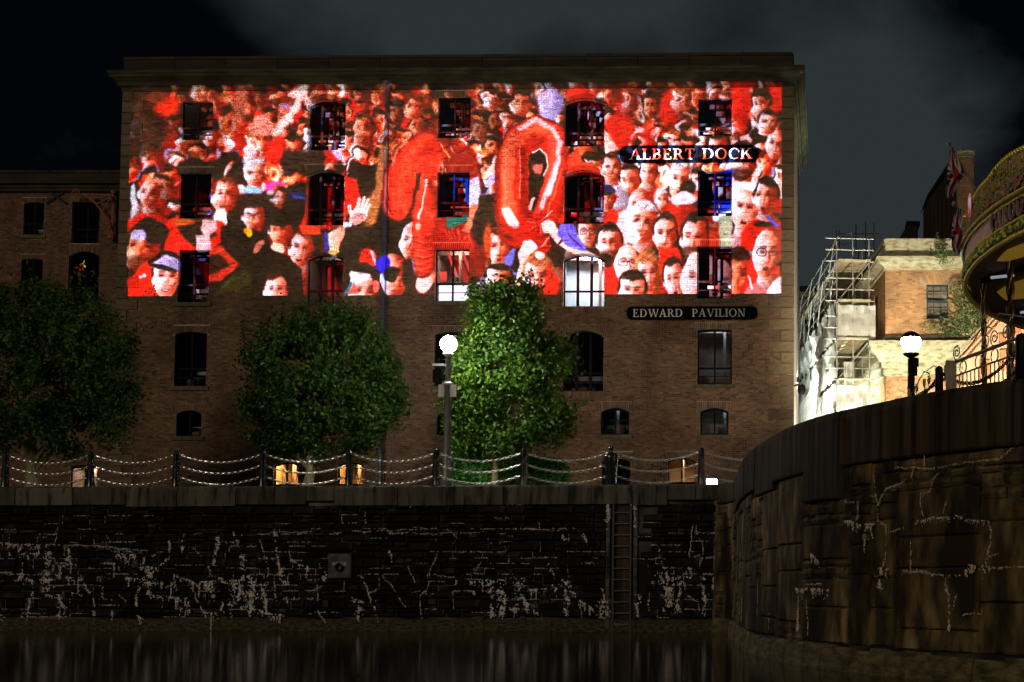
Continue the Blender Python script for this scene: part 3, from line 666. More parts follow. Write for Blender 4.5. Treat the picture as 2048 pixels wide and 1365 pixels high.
# mooring ring on its stone
a, b = sp(657,1132)[0], sp(703,1132)[0]; c, d = sp(680,1157)[1], sp(680,1108)[1]
mr = empty('mooring_ring', J, RW, 'iron mooring ring on a pale square stone set in the straight dock wall', 'mooring ring')
q = MB(); q.block(a, b, -.09, .03, c, d, .02); q.build('stone_block', mat('ring_stone', (.05,.055,.06), .8, (.11,.12,.125), 5, bump=.6), mr)
q = MB(); q.box(a+.13, b-.12, -.105, -.091, d-.38, d-.25); q.build('plate', mat('plate_metal', (.22,.19,.17), .5), mr)
q = MB(); xm = (a+b)/2; q.tube([(xm+.10*math.cos(t*PI/8), -.15, d-.42+.10*math.sin(t*PI/8)) for t in range(17)], .028, 6, cap=False); q.tube([(xm,-.09,d-.3),(xm,-.17,d-.3)], .035, 6); q.build('ring', M['iron'], mr)
q = MB()
for xx in (a+.19, b-.18): q.lathe([(.028,0),(.028,.012),(.01,.02)], (0,0,0), 8); 
for xx in (a+.19, b-.18): q.box(xx-.03, xx+.03, -.125, -.106, d-.345, d-.285)
q.v = q.v; q.build('bolt', mat('bolt_metal', (.4,.4,.38), .4), mr)
# ------------------------------------------------------------------ lime crusts: little flakes laid along the joints they ooze from
def flake(mb, place, cx, cz, s_, r):
    a0 = r.uniform(0, 6.28); m_ = 4; b = len(mb.v); k1 = r.uniform(.7,1.3)
    for j in range(m_): mb.v.append(tuple(place(cx+s_*k1*math.cos(a0+2*PI*j/m_)*r.uniform(.7,1.2), cz+s_*1.2*math.sin(a0+2*PI*j/m_)*r.uniform(.7,1.2), .0)))
    mb.v.append(tuple(place(cx, cz, s_*r.uniform(.5,1.1))))
    for j in range(m_): mb.f.append([b+j, b+(j+1)%m_, b+m_]); mb.t.append(0)
from mathutils import noise as _nz
def mott(x, z): return 2.6*_nz.noise((x*6.5, z*6.5, 3.1))+1.9*_nz.noise((x*19, z*15, 7.7))
def flakes(mb, pts, w, place, r, dens=1.0, fl=.014):
    P_ = []
    for (x0, z0), (x1, z1) in zip(pts, pts[1:]):        # wander a little off the straight
        n = max(1, int(math.hypot(x1-x0, z1-z0)/.16)); P_ += [(x0+(x1-x0)*k/n+(r.uniform(-.05,.05) if k else 0), z0+(z1-z0)*k/n+(r.uniform(-.03,.03) if k else 0)) for k in range(n)]
    pts = P_+[pts[-1]]
    for (x0, z0), (x1, z1) in zip(pts, pts[1:]):
        L_ = math.hypot(x1-x0, z1-z0); vert = abs(z1-z0) > abs(x1-x0); sw = r.uniform(.35,1.5); n = int(max(1, L_*dens*(34+3300*w*sw)))
        for k in range(n):
            t = r.random(); cx = x0+(x1-x0)*t; cz = z0+(z1-z0)*t
            if vert: cx += r.gauss(0, .42)*w*sw; cz += r.gauss(0, .02)
            else: cz += -r.expovariate(1.0)*w*.75*sw+w*.2; cx += r.gauss(0, .02)
            if mott(cx, cz) < (-.12 if w > .03 else -.75): continue
            flake(mb, place, cx, cz, fl*r.uniform(.45,1.35), r)
        if not vert and w > .025:       # drips hanging from the joint
            for _ in range(int(L_*9)):
                t = r.random(); cx = x0+(x1-x0)*t; cz = z0+(z1-z0)*t; ln = r.expovariate(1/(w*2.2))
                for k in range(int(ln/.012)): flake(mb, place, cx+r.gauss(0,.012), cz-ln*r.random(), fl*r.uniform(.5,1.2), r)
RUNS = [  # crop origin, then (points, width) in crop pixels (3.2115 per photo pixel)
 (0, [([(0,470),(150,480),(290,485)],11),([(130,545),(260,530)],8),([(290,480),(620,487)],6),([(620,487),(950,518)],6),([(740,545),(870,545)],22),([(960,545),(1000,550)],12),
  ([(640,605),(810,598)],9),([(340,605),(480,610)],8),([(90,700),(330,705)],12),([(420,690),(510,690)],12),([(500,650),(560,750),(570,790)],12),([(620,690),(720,695)],6),([(800,692),(880,700)],12),
  ([(890,630),(1020,628)],11),([(1090,660),(1280,735)],14),([(1280,720),(1440,715)],10),([(1440,715),(1560,705)],13),([(1030,715),(1180,715)],18),([(980,800),(1050,815),(1200,825)],12),
  ([(290,800),(390,830)],10),([(460,790),(530,800)],12),([(0,660),(90,655)],5),([(1310,915),(1400,920)],12),([(60,490),(62,560)],20),([(125,490),(130,560)],18),([(180,540),(182,572)],8),
  ([(440,505),(436,600)],22),([(315,520),(292,700),(282,785)],26),([(150,600),(125,700)],20),([(385,620),(380,700)],18),([(340,700),(345,755)],12),([(210,700),(212,830)],12),([(190,830),(178,960)],26),
  ([(375,800),(400,870),(385,950)],24),([(600,830),(605,960)],13),([(640,700),(655,820)],12),([(720,900),(718,970)],13),([(900,740),(880,800),(875,930),(920,960)],11),([(960,640),(955,740),(962,830)],46),
  ([(1080,450),(1085,560),(1020,620)],9),([(1170,420),(1165,550)],16),([(1380,410),(1400,500),(1375,620)],16),([(925,560),(927,610)],10),([(1340,620),(1350,680),(1430,700)],9),([(1340,730),(1348,850)],42),
  ([(1430,850),(1425,930)],28),([(1480,850),(1485,945)],20),([(1160,840),(1180,940)],38),([(1205,830),(1205,920)],14),([(1500,400),(1530,520),(1560,640)],8),([(1560,540),(1560,700)],16),
  ([(1600,670),(1600,740)],38),([(1520,730),(1540,860)],54),([(1600,800),(1605,940)],42),([(1550,880),(1550,980)],10),([(1640,700),(1640,850)],20),([(0,930),(20,970)],14),
  ([(370,370),(350,470)],2.5),([(680,425),(712,470)],3),([(600,455),(625,520)],3),([(1170,415),(1300,410)],3),([(760,800),(805,850)],3),([(1240,500),(1290,550)],5),([(1250,790),(1280,870),(1310,920)],6)]),
 (500, [([(160,380),(180,600)],10),([(180,600),(230,740)],40),([(90,720),(95,930)],30),([(10,680),(5,920)],26),([(160,740),(170,840)],13),([(60,900),(120,925),(230,935)],15),([(380,600),(360,690)],8),
  ([(250,570),(340,620)],12),([(430,730),(430,890),(490,990)],5),([(712,840),(695,980)],24),([(640,820),(730,850)],8),([(710,680),(760,790),(830,980)],10),([(760,790),(830,760),(828,700)],5),
  ([(540,400),(900,392),(1150,375)],3.5),([(880,400),(1160,410),(1500,395)],3),([(1200,540),(1150,660),(1140,760),(1095,800),(1105,980)],5),([(890,520),(910,600)],8),([(1015,620),(1060,730)],4),
  ([(1440,710),(1640,710)],9),([(1540,720),(1555,950)],24),([(1600,760),(1615,950)],28),([(1640,750),(1640,880)],18),([(1300,780),(1310,900)],3),([(1415,720),(1440,800)],10),([(1320,700),(1320,742)],11),
  ([(850,680),(900,730),(940,790),(1000,890)],3.5),([(480,660),(475,725)],13),([(120,400),(400,395)],3),([(1030,372),(1200,372)],3),([(740,270),(745,350)],3),([(250,520),(260,580),(340,580)],4),([(200,800),(200,900)],7),
  ([(220,820),(290,820)],10),([(380,780),(440,760),(500,700)],3),([(1200,680),(1320,690)],3),([(1020,790),(1130,780)],3),([(1500,520),(1480,600),(1440,660)],3),([(60,450),(120,640),(110,690)],6),([(1260,380),(1340,440),(1300,470)],5)]),
 (1000, [([(130,700),(130,800)],30),([(100,790),(105,950)],34),([(130,800),(190,870),(240,930)],26),([(420,710),(430,800),(425,935)],26),([(450,780),(530,850),(600,900)],12),([(350,740),(362,830)],18),
  ([(310,600),(355,700)],9),([(640,740),(670,850)],9),([(665,840),(665,950)],46),([(10,780),(15,930)],28),([(180,770),(330,770)],10),([(885,800),(888,950)],20),([(955,840),(955,900)],10),
  ([(980,720),(983,752)],14),([(1060,660),(1075,780)],42),([(1110,690),(1110,740)],14),([(1090,760),(1085,880)],30),([(1050,890),(1065,930)],26),([(1155,680),(1140,920)],18),([(1215,630),(1220,700)],16),
  ([(1310,680),(1310,930)],16),([(1370,700),(1375,800)],9),([(1400,540),(1405,660)],9),([(1450,540),(1445,640)],9),([(1020,490),(1060,640)],8),([(1240,350),(1230,450),(1215,560)],4),([(1260,360),(1270,430),(1300,470),(1290,600)],3.5),
  ([(690,190),(688,400)],14),([(870,190),(868,370)],12),([(860,570),(1060,570)],2),([(1170,680),(1200,800),(1270,850),(1280,900)],4),([(1240,560),(1290,545)],4),([(30,500),(60,560),(50,620)],3),([(150,380),(440,385)],3),
  ([(540,420),(560,480)],10),([(400,420),(420,450)],12),([(430,630),(440,690)],7)]),
]
q = MB(); r = random.Random(12)
for ox, runs in RUNS:
    for pts, w in runs:
        P = [sp(ox+x/3.2115, 940+y/3.2115, .045) for x, y in pts]
        flakes(q, P, w/3.2115/64.4, lambda x, z, o: (x, -.035-o*.7, z), r, dens=.75 if w > 7 else 1.2, fl=.0165 if w > 7 else .010)
# thin pale lines in the joints of many stones, thickest in the lower middle of the wall
for st in stones:
    x0, x1, z0, z1 = st; cxs = (x0+x1)/2; p_ = .30*math.exp(-((z0-1.9)/1.15)**2)*(.5+.5*math.sin(cxs*.9+1))+.03
    for e_ in range(3):
        if r.random() < p_:
            A_, B_ = ((x0,z0),(x1,z0)) if e_ == 0 else ((x0,z0),(x0,z1)) if e_ == 1 else ((x1,z1),(x0,z1)); L_ = math.dist(A_, B_); wd_ = r.choice((.004,.006,.006,.014))
            for k in range(int(L_*60*(1+wd_*60))):
                t = r.random()
                if math.sin(t*9+x0*7)+math.sin(t*23+z0*31) < -.7: continue
                flake(q, lambda x, z, o: (x, -.022-o*.7, z), A_[0]+(B_[0]-A_[0])*t+r.gauss(0,wd_*.6), A_[1]+(B_[1]-A_[1])*t+r.gauss(0,wd_), r.uniform(.005,.013), r)
q.build('lime_crust', M['lime'], SW, kind='stuff')
# ------------------------------------------------------------------ the curved wall
CW = empty('dock_wall', (0,0,0), 0, 'tall curved dock wall of big brownish granite blocks rising towards the right edge', 'wall')
q = MB(); n = int(CS[-1]/.25); pr = None
for k in range(n+1):
    s_ = CS[-1]*k/n; zs_ = (-1, .0, .3, .6, 2, 3.5, QZ-.1); row_ = [tuple(csurf(s_, z, -.055)) for z in zs_]
    if pr is not None:
        for j in range(len(zs_)-1): q.add([pr[j], row_[j], row_[j+1], pr[j+1]], [(0,1,2,3)])
    pr = row_
q.build('core', M['joint'], CW)
def curved_block(mb, s0, s1, z0, z1, out, c=.02, r=None, back=-.1, bulge=0.0, top_round=False, div=None):
    n = div or max(1, int((s1-s0)/.28)); cols_ = []
    jz = (r.uniform(-.012,.012) if r else 0)
    for k in range(n+1):
        s_ = s0+(s1-s0)*k/n; edge = k in (0, n)
        if top_round: ring_ = [(z0, back), (z0, out-.02), (z0+.03, out), (z1-.16, out), (z1-.07, out-.025), (z1-.02, out-.08), (z1, out-.18), (z1, -.8)]
        else: ring_ = [(z0, back), (z0+jz, out-.03), (z0+c, out if not edge else out-.02), ((z0+z1)/2, out+bulge*math.sin(PI*k/n)), (z1-c, out if not edge else out-.02), (z1, out-.03), (z1, back)]
        cols_.append([tuple(csurf(s_, z, o)) for z, o in ring_])
    m_ = len(cols_[0])
    for k in range(n):
        for j in range(m_-1): mb.add([cols_[k][j], cols_[k+1][j], cols_[k+1][j+1], cols_[k][j+1]], [(0,1,2,3)])
    for e_ in (cols_[0], cols_[-1]): mb.add(e_, [list(range(m_))])
def s_of_col(u, zg=3.0):
    best = None
    for k in range(0, len(CP), 1):
        if CS[k] < 1.4 or CS[k] > 34: continue
        p_ = csurf(CS[k], zg); uu = PX+FOC*p_.x/(p_.y*math.cos(PITCH)+(p_.z-1.5)*math.sin(PITCH)); e_ = abs(uu-u)
        if best is None or e_ < best[0]: best = (e_, CS[k])
    return best[1]
def z_of(s_, v):
    p_, n_ = cpt(s_); z = 3.0
    for _ in range(4):
        P = csurf(s_, z); d = ray(PX, v); z = 1.5 + d.z/d.y*P.y
    return z
r = random.Random(21)
cedges = [.15]+[s_of_col(u, 4.2) for u in (1492,1512,1549,1612,1683,1790,1905,2030)]; cedges[1] = max(cedges[1], 6.0)
first = [.15, 1.1, 2.4, 3.9]; cedges = first + [e for e in cedges[1:] if e > 4.6]
while cedges[-1] < CS[-1]-1.5: cedges.append(cedges[-1]+1.5)
hts = {}
for k, (a, b) in enumerate(zip(cedges, cedges[1:])):
    h = .62 if k < 3 else 1.0
    u_mid = PX+FOC*csurf((a+b)/2, 4).x/csurf((a+b)/2, 4).y
    if 1515 < u_mid < 1548: h = 1.15
    if 1612 < u_mid < 1683: h = 1.55
    hts[k] = h; q = MB(); curved_block(q, a+.022, b-.022, QZ-h, QZ, .02+r.uniform(0,.05), top_round=True, r=r); q.build('coping_stone', M['coping2'], CW)
def coping_bottom(s0, s1):
    return min([QZ-hts[k] for k, (a, b) in enumerate(zip(cedges, cedges[1:])) if a < s1 and b > s0] or [QZ-1])
rub = MB(); s_ = .1
while s_ < CS[-1]-.5:
    w = r.uniform(.6,1.25) if r.random() < .45 else r.uniform(1.2,2.3); a, b = s_, min(s_+w, CS[-1]); z = .42+r.uniform(-.02,.04); ztop = coping_bottom(a, b)-.012
    while z < ztop-.05:
        hh = r.choice((.34,.5,.62,.75,.95,1.2)) if z < 2.4 else r.choice((.26,.36,.5,.62)); zt_ = min(z+hh, ztop)
        if ztop-zt_ < .18: zt_ = ztop
        u_ = r.random()
        if u_ < (.12 if z < 2.2 else .36):       # small rubble packed between the big blocks
            zz = z
            while zz < zt_-.04:
                h2 = min(r.uniform(.12,.26), zt_-zz); h2 = zt_-zz if zt_-zz-h2 < .07 else h2; xx = a
                while xx < b-.04:
                    ww = min(r.uniform(.16,.46), b-xx); q = MB(); curved_block(q, xx+.010, xx+ww-.010, zz+.008, zz+h2-.008, r.uniform(-.04,.012), .022, r, div=1)
                    b_ = len(rub.v); rub.v += q.v; rub.f += [[b_+i for i in f_] for f_ in q.f]; rub.t += [r.random()*.99+.005]*len(q.f); xx += ww
                zz += h2
        else:
            parts_ = [(a, b)] if (b-a < 1.5 or u_ > .62) else [(a, a+(b-a)*.45), (a+(b-a)*.45, b)]
            for pa, pb in parts_: q = MB(); curved_block(q, pa+.008, pb-.008, z+.007, zt_-.007, r.uniform(-.010,.010), .028, r, bulge=r.uniform(0,.02)); q.build('stone', M['granite'], CW)
        z = zt_
    s_ = b
if rub.v: rub.build('rubble', M['granite'], CW, kind='stuff')
q = MB(); s_ = .1
while s_ < CS[-1]-.4:
    w = r.uniform(.3,.8); curved_block(q, s_, s_+w, -.5, .40+r.uniform(-.05,.03), .03+r.uniform(0,.05), .04, r, div=2); s_ += w
M['weed2'] = mat('weedy_ledge', (.05,.042,.018), .8, (.18,.15,.07), 3, stretch=(1,1,3), bump=1, bscale=14)
q.build('weed_footing', M['weed2'], CW, kind='stuff')
# lime veins on the curved wall, in photo pixels: crop of (1440,700), 2.053 per pixel
CR = [([(520,705),(560,715),(640,715)],9),([(590,715),(605,780),(605,840)],13),([(545,710),(548,740)],8),([(625,715),(628,770)],9),([(640,590),(650,640),(655,700),(690,720),(690,860),(680,890)],5),
 ([(650,640),(690,570),(790,520),(800,470)],5),([(520,620),(570,625),(575,680),(560,700)],4),([(620,600),(640,600),(635,510)],4),([(700,750),(760,730)],3),([(640,905),(700,900)],10),([(665,900),(668,980)],20),
 ([(810,700),(900,690),(980,680),(1030,700),(1110,705)],6),([(810,705),(795,760),(785,830)],8),([(795,830),(795,900)],3.5),([(1110,705),(1118,800),(1105,880)],4.5),([(1000,920),(1030,885),(1120,890)],8),([(1050,885),(1048,915)],12),
 ([(750,905),(810,910)],5),([(815,905),(815,930)],12),([(820,910),(940,928),(990,925)],5),([(940,928),(950,1060),(955,1090),(940,1180)],7),([(955,1090),(985,1000)],4),([(950,1090),(945,1160)],11),([(1120,890),(1248,892)],2.5),
 ([(835,330),(838,480)],4),([(720,480),(910,480),(1000,460),(1150,450),(1200,400)],2.5),([(910,500),(880,530),(870,580),(835,590),(840,690)],3),([(940,620),(920,670)],2.5),([(990,1095),(1080,1085),(1085,1060)],2.5),
 ([(330,985),(330,1170)],11),([(370,985),(372,1190)],11),([(320,980),(460,985)],8),([(440,985),(450,1000)],9),([(380,840),(410,870)],10),([(360,960),(430,960)],3),([(90,830),(92,1090)],5),([(100,1020),(98,1110)],14),([(165,940),(165,1090)],5),([(215,1080),(212,1150)],5),
 ([(355,300),(352,430)],5),([(1110,850),(1150,835)],3)]
q = MB()
for pts, w in CR:
    P = []
    for x, y in pts:
        uu, vv = 1440+x/2.053, 700+y/2.053; s_ = s_of_col(uu, 2.0); P.append((s_, z_of(s_, vv)))
    flakes(q, P, w/2.053/105, lambda s2, z, o: csurf(s2, z, .035+o*.7), r, dens=1.6 if w > 7 else 1.4 if w > 5 else 2.4, fl=.0115 if w > 7 else .0085 if w > 5 else .0066)
q.build('lime_crust', mat('lime_crust_warm', (.60,.50,.42), .85, (.85,.74,.66), 2.5, bump=.7), CW, kind='stuff')
# ------------------------------------------------------------------ water and ground
def plane(name, pts, z, m, kind='structure'):
    q = MB(); q.add([(x, y, z) for x, y in pts], [list(range(len(pts)))]); return q.build(name, m, None, kind=kind)
wm = bpy.data.materials.new('dock_water'); wm.use_nodes = True; t = wm.node_tree; pb = t.nodes['Principled BSDF']
pb.inputs['Base Color'].default_value = (.002,.002,.0015,1); pb.inputs['Roughness'].default_value = .09; pb.inputs['IOR'].default_value = 1.33; pb.inputs['Specular IOR Level'].default_value = .6
tcn = t.nodes.new('ShaderNodeTexCoord'); mpn = t.nodes.new('ShaderNodeMapping'); mpn.inputs['Scale'].default_value = (1.0, 2.2, 1); t.links.new(tcn.outputs['Object'], mpn.inputs[0])
nn = t.nodes.new('ShaderNodeTexNoise'); nn.inputs['Scale'].default_value = 2.2; nn.inputs['Detail'].default_value = 3; t.links.new(mpn.outputs[0], nn.inputs[0])
bb = t.nodes.new('ShaderNodeBump'); bb.inputs['Strength'].default_value = .12; bb.inputs['Distance'].default_value = .02; t.links.new(nn.outputs[0], bb.inputs['Height']); t.links.new(bb.outputs[0], pb.inputs['Normal'])
plane('water', [(-120,-60),(60,-60),(60,50),(-120,52)], 0, wm)
M['paving'] = mat('stone_paving', (.09,.085,.075), .8, (.15,.14,.12), 1.5, bump=.4)
land = [(p[0]+.35, p[1]+.25) for p in CP[::6]] ; land = [(-120, 53.4), (-25.6, 47.6)] + [(-2.4, 46.05)] + [q_ for q_ in land if q_[1] < 45.2] + [(60, 11), (400, 11), (400, 500), (-400, 500), (-400, 70)]
import bmesh
def ngon(name, pts, z, m):
    me = bpy.data.meshes.new(name); bm = bmesh.new(); vs = [bm.verts.new((x, y, z)) for x, y in pts]; f = bm.faces.new(vs); bmesh.ops.triangulate(bm, faces=[f]); bm.normal_update()
    for f in bm.faces:
        if f.normal.z < 0: f.normal_flip()
    bm.to_mesh(me); me.materials.append(m); o = bpy.data.objects.new(name, me); C.objects.link(o); o['kind'] = 'structure'; return o
ngon('quay_ground', land, QZ-.02, M['paving'])
plane('dock_bed', [(-300,-300),(400,-300),(400,400),(-300,400)], -2.5, M['weed'])
# ================================================================== BOLLARDS AND CHAINS ALONG THE STRAIGHT QUAY
def quay_pt(u, back=.42):
    """point on the straight quay, `back` metres behind its edge, in the column u"""
    q_ = J + _SM.to_3x3() @ Vector((0, back, 0)); d = ray(u, 960); t = (q_-CAM).dot(_SN)/d.dot(_SN); p = CAM + d*t; return Vector((p.x, p.y, QZ))
def bollard_mesh():
    q = MB(); q.lathe([(.13,-.03),(.13,.02),(.118,.06),(.115,.3),(.095,.80),(.088,1.02),(.098,1.03),(.098,1.06),(.085,1.07),(.078,1.11),(.05,1.145),(.0,1.155)], n=14); return q.mesh('post', M['iron'], True)
bmz = bollard_mesh(); eye = MB(); eye.lathe([(.118,0),(.118,.03)], n=12); eyem = eye.mesh('chain_eye', M['iron'])
ORD = ['first','second','third','fourth','fifth','sixth','seventh','eighth','ninth','tenth']
PU = [10, 181, 352, 525, 698, 872, 1047, 1222, 1403, 1585]
pts_ = []
WHERE = ['cut near the left edge','by a lit doorway','near the warehouse corner','left of two orange windows','before an orange window','left of the tall lamp','before the round clipped hedge','','beside the glaring floodlight','hidden behind the curved wall']
for i, u in enumerate(PU):
    p = quay_pt(u); pts_.append(p)
    if i == 7:
        o = empty('cannon_bollard', p, 0, 'fat black cannon-shaped bollard above the dock ladder', 'bollard')
        q = MB(); q.lathe([(.16,-.03),(.17,.05),(.175,.3),(.20,.62),(.225,.84),(.22,.91),(.17,.98),(.10,1.01)], n=18); q.build('barrel', M['iron'], o, True)
        q = MB(); q.lathe([(.09,1.01),(.075,1.04),(.08,1.12),(.09,1.15),(.06,1.19),(.0,1.20)], n=12); q.build('knob', M['iron'], o, True)
    elif i < 9:
        o = empty('bollard', p, 0, f'slim iron quay bollard, {ORD[i]} from the left, {WHERE[i]}', 'bollard', 'slim iron bollards along the straight quay')
        inst('post', bmz, o, (0,0,0)); [inst('chain_eye', eyem, o, (0,0,z_)) for z_ in (.28,.62,.98)]
# one bay of chain: real links
def chain_mesh(L_, sag, n, tk=.011, lw=.026):
    q = MB()
    for k in range(n):
        t = (k+.5)/n; x = L_*t; z = -4*sag*t*(1-t); sl_ = -4*sag*(1-2*t)/L_; a = math.atan(sl_); ll = L_/n*math.hypot(1, sl_)*.74; rot = Matrix.Translation((x,0,z)) @ Matrix.Rotation(-a, 4, 'Y') @ Matrix.Rotation((PI/2 if k % 2 else 0)+.5, 4, 'X')
        pts = [rot @ Vector(p) for p in ((-ll+lw,0,lw),(ll-lw,0,lw),(ll,0,0),(ll-lw,0,-lw),(-ll+lw,0,-lw),(-ll,0,0),(-ll+lw,0,lw))]; q.tube(pts, tk, 4, cap=False)
    return q.mesh('chain', M['chain'])
L0 = (pts_[1]-pts_[0]).length
cmz = chain_mesh(L0-.2, .24, 28, .0105, .032)
POS = ['lower', 'middle', 'upper']
extra = quay_pt(-163); seq = [extra] + pts_
for i in range(len(seq)-1):
    a, b = seq[i], seq[i+1]
    for k, z_ in enumerate((.30, .65, 1.0)):
        nm = f'{POS[k]} chain between the {ORD[i-1]} and {ORD[i]} quay posts from the left' if 0 < i else f'{POS[k]} chain running out of the left edge from the first quay post'
        o = bpy.data.objects.new('chain', cmz); C.objects.link(o); d = b-a; o.location = a + d.normalized()*.1 + Vector((0,0,z_)); o.rotation_euler = (0,0,math.atan2(d.y,d.x)); o.scale = ((d.length-.2)/(L0-.2),1,1)
        tag(o, nm if i < 9 else f'{POS[k]} chain from the ninth quay post to behind the curved wall', 'chain', 'chains hung between the quay bollards')
# ================================================================== TREES
def leaves(name, m, parent, n, fn, size, seed):
    """n small leaves; fn(rng, n) gives points and outward directions"""
    rg_ = np.random.RandomState(seed); P, D, Tn = fn(rg_, n); n = len(P)
    a = rg_.normal(size=(n,3)) + D*.8; a /= np.linalg.norm(a, axis=1)[:,None]; b = rg_.normal(size=(n,3)); b -= (b*a).sum(1)[:,None]*a; b /= np.linalg.norm(b, axis=1)[:,None]; c = np.cross(a, b)
    s_ = (size*(.6+.8*rg_.rand(n)))[:,None]
    V = np.empty((n,4,3)); V[:,0] = P-b*s_; V[:,1] = P+c*s_*.62+a*s_*.15; V[:,2] = P+b*s_; V[:,3] = P-c*s_*.62+a*s_*.15
    me = bpy.data.meshes.new(name); me.vertices.add(n*4); me.vertices.foreach_set('co', V.ravel()); me.loops.add(n*4); me.loops.foreach_set('vertex_index', np.arange(n*4)); me.polygons.add(n)
    me.polygons.foreach_set('loop_start', np.arange(0,n*4,4)); me.polygons.foreach_set('loop_total', np.full(n,4)); me.update(calc_edges=True)
    at_ = me.attributes.new('tone','FLOAT','FACE'); at_.data.foreach_set('value', np.clip(.02+.96*Tn+rg_.normal(size=n)*.06, .01, .985).astype(np.float32)); me.materials.append(m); me.validate()
    o = bpy.data.objects.new(name, me); C.objects.link(o); o.parent = parent; return o
def crown_fn(lobes, fill=.25, clump=.36, per=52):
    """lobes: (x,y,z,rx,ry,rz); leaves gather in clumps near the surface of the union of the lobes, with gaps"""
    Lb = np.array(lobes, float); vol = Lb[:,3]*Lb[:,5]; w = vol/vol.sum()
    def fn(rg_, n):
        nc = n//per; k = rg_.choice(len(Lb), nc, p=w); d = rg_.normal(size=(nc,3)); d /= np.linalg.norm(d, axis=1)[:,None]
        rad = np.where(rg_.rand(nc) < fill, rg_.rand(nc)**.5*.9, .84+.30*rg_.rand(nc)**2)
        c = Lb[k,:3] + d*Lb[k,3:6]*rad[:,None]
        # drop clumps well inside another lobe
        keep = np.ones(nc, bool)
        for j in range(len(Lb)):
            q_ = (((c-Lb[j,:3])/Lb[j,3:6])**2).sum(1); keep &= ~((q_ < .55) & (k != j))
        m_ = np.sin(c[:,0]*2.9+c[:,2]*1.7+c[:,1])+np.sin(c[:,2]*3.7-c[:,0]*1.3+2)+np.sin(c[:,1]*3.1+c[:,2]*2.1); keep &= m_ > -.75
        c = c[keep]; d = d[keep]; nc = len(c)
        cs = clump*(.5+rg_.rand(nc)); P = np.repeat(c, per, 0)+rg_.normal(size=(nc*per,3))*np.repeat(cs,per)[:,None]*.55
        # shoots that stick out past the outline
        ns = nc//5; si = rg_.choice(nc, ns); t = rg_.rand(ns, 14)*(.35+.75*rg_.rand(ns,1)); sh = c[si][:,None,:]+(d[si]*np.array([1,1,.6])+np.array([0,0,.6]))[:,None,:]*t[:,:,None]+rg_.normal(size=(ns,14,3))*.045
        ct = rg_.rand(nc)**1.3; return np.concatenate([P, sh.reshape(-1,3)]), np.concatenate([np.repeat(d,per,0), np.repeat(d[si],14,0)]), np.concatenate([np.repeat(ct,per), np.repeat(ct[si]*.5+.5,14)])
    return fn
def trunk(parent, base, top, r0, r1, branches, seed):
    r = random.Random(seed); q = MB(); b = Vector(base); t_ = Vector(top); n = 7
    pts = [b.lerp(t_, k/n)+Vector((r.uniform(-.05,.05), r.uniform(-.05,.05), 0))*(k > 0) for k in range(n+1)]
    q.tube(pts, [r0*(1.25 if k == 0 else 1)*(1-k/n)+r1*k/n for k in range(n+1)], 9); o = q.build('trunk', M['bark'], parent, True)
    q = MB()
    for k in range(branches):
        h = r.uniform(.26,.62); p0 = b.lerp(t_, h); an = r.uniform(0,2*PI) ; L_ = r.uniform(.7,1.3)*(1.2-h)
        mid = p0+Vector((math.cos(an)*L_*.5, math.sin(an)*L_*.5, L_*.55)); end = mid+Vector((math.cos(an)*L_*.6, math.sin(an)*L_*.6, L_*.9)); q.tube([p0,mid,end], [r0*.45,r0*.28,r0*.1], 6)
    q.build('branch', M['bark'], parent, True)
def px_lobes(lst, Y, sy=.9):
    out = []
    for u, v, ru, rv in lst:
        p = at(u, v, Y); s_ = Y/FOC; out.append((p.x, Y+rnd.uniform(-.5,.5), p.z, ru*s_, min(ru,rv)*s_*sy, rv*s_))
    return out
def tree(Y, lobes, m, n, size, label, tb, seed, r0=.17):
    b0 = at(tb[0], 985, Y); o = empty('tree', (0,0,0), 0, label, 'tree'); leaves('crown', m, o, n, crown_fn(px_lobes(lobes, Y)), size, seed)
    tp = at(tb[1], tb[2], Y); trunk(o, (b0.x, Y, QZ-.03), (tp.x, Y, tp.z), r0, .05, 9, seed); return o
tree(54, [(95,735,140,118),(30,655,80,70),(150,650,72,62),(110,618,52,42),(205,755,62,80),(35,810,95,85),(160,850,85,48),(225,828,38,42),(-35,740,80,120),(188,690,60,50),(70,600,36,28),(245,790,30,34),(120,880,60,30)], M['leaf_dark'], 74000, .075, 'dark round-crowned street tree at the left edge, its trunk forked low', (62, 70, 800), 1, .26)
tree(55, [(640,775,128,108),(585,700,75,62),(695,690,70,58),(630,645,50,34),(745,775,52,62),(550,805,66,70),(640,868,120,42),(715,850,72,46),(525,745,36,50),(665,632,30,24),(765,735,30,34),(560,872,52,34),(775,820,32,38)], M['leaf_dark'], 74000, .075, 'dark round bushy street tree in the middle, before the orange lit windows', (617, 625, 800), 2, .22)
tree(52.5, [(1010,735,92,110),(1002,612,52,42),(985,655,44,48),(1040,655,40,50),(948,770,50,78),(1085,742,50,52),(1062,822,72,58),(975,845,70,48),(1118,800,28,26),(1105,862,32,24),(925,868,34,28),(1020,885,52,38),(1000,575,26,24),(1108,700,26,28),(965,585,22,24),(1040,590,28,24),(918,800,26,30),(1128,832,22,16)], M['leaf'], 74000, .070, 'lamp-lit bright green tree with a tall crown right of the globe street lamp', (988, 1000, 760), 3, .13)
def box_fn(lobes):
    Lb = np.array(lobes, float)
    def fn(rg_, n):
        w = Lb[:,3]*Lb[:,5]; k = rg_.choice(len(Lb), n, p=w/w.sum()); d = rg_.normal(size=(n,3)); d /= np.abs(d**4).sum(1)[:,None]**.25; P = Lb[k,:3]+d*Lb[k,3:6]*(.93+.1*rg_.rand(n))[:,None]; return P, d, rg_.rand(n)
    return fn
hd = empty('hedge', (0,0,0), 0, 'clipped rounded green hedge behind the bright green tree', 'hedge')
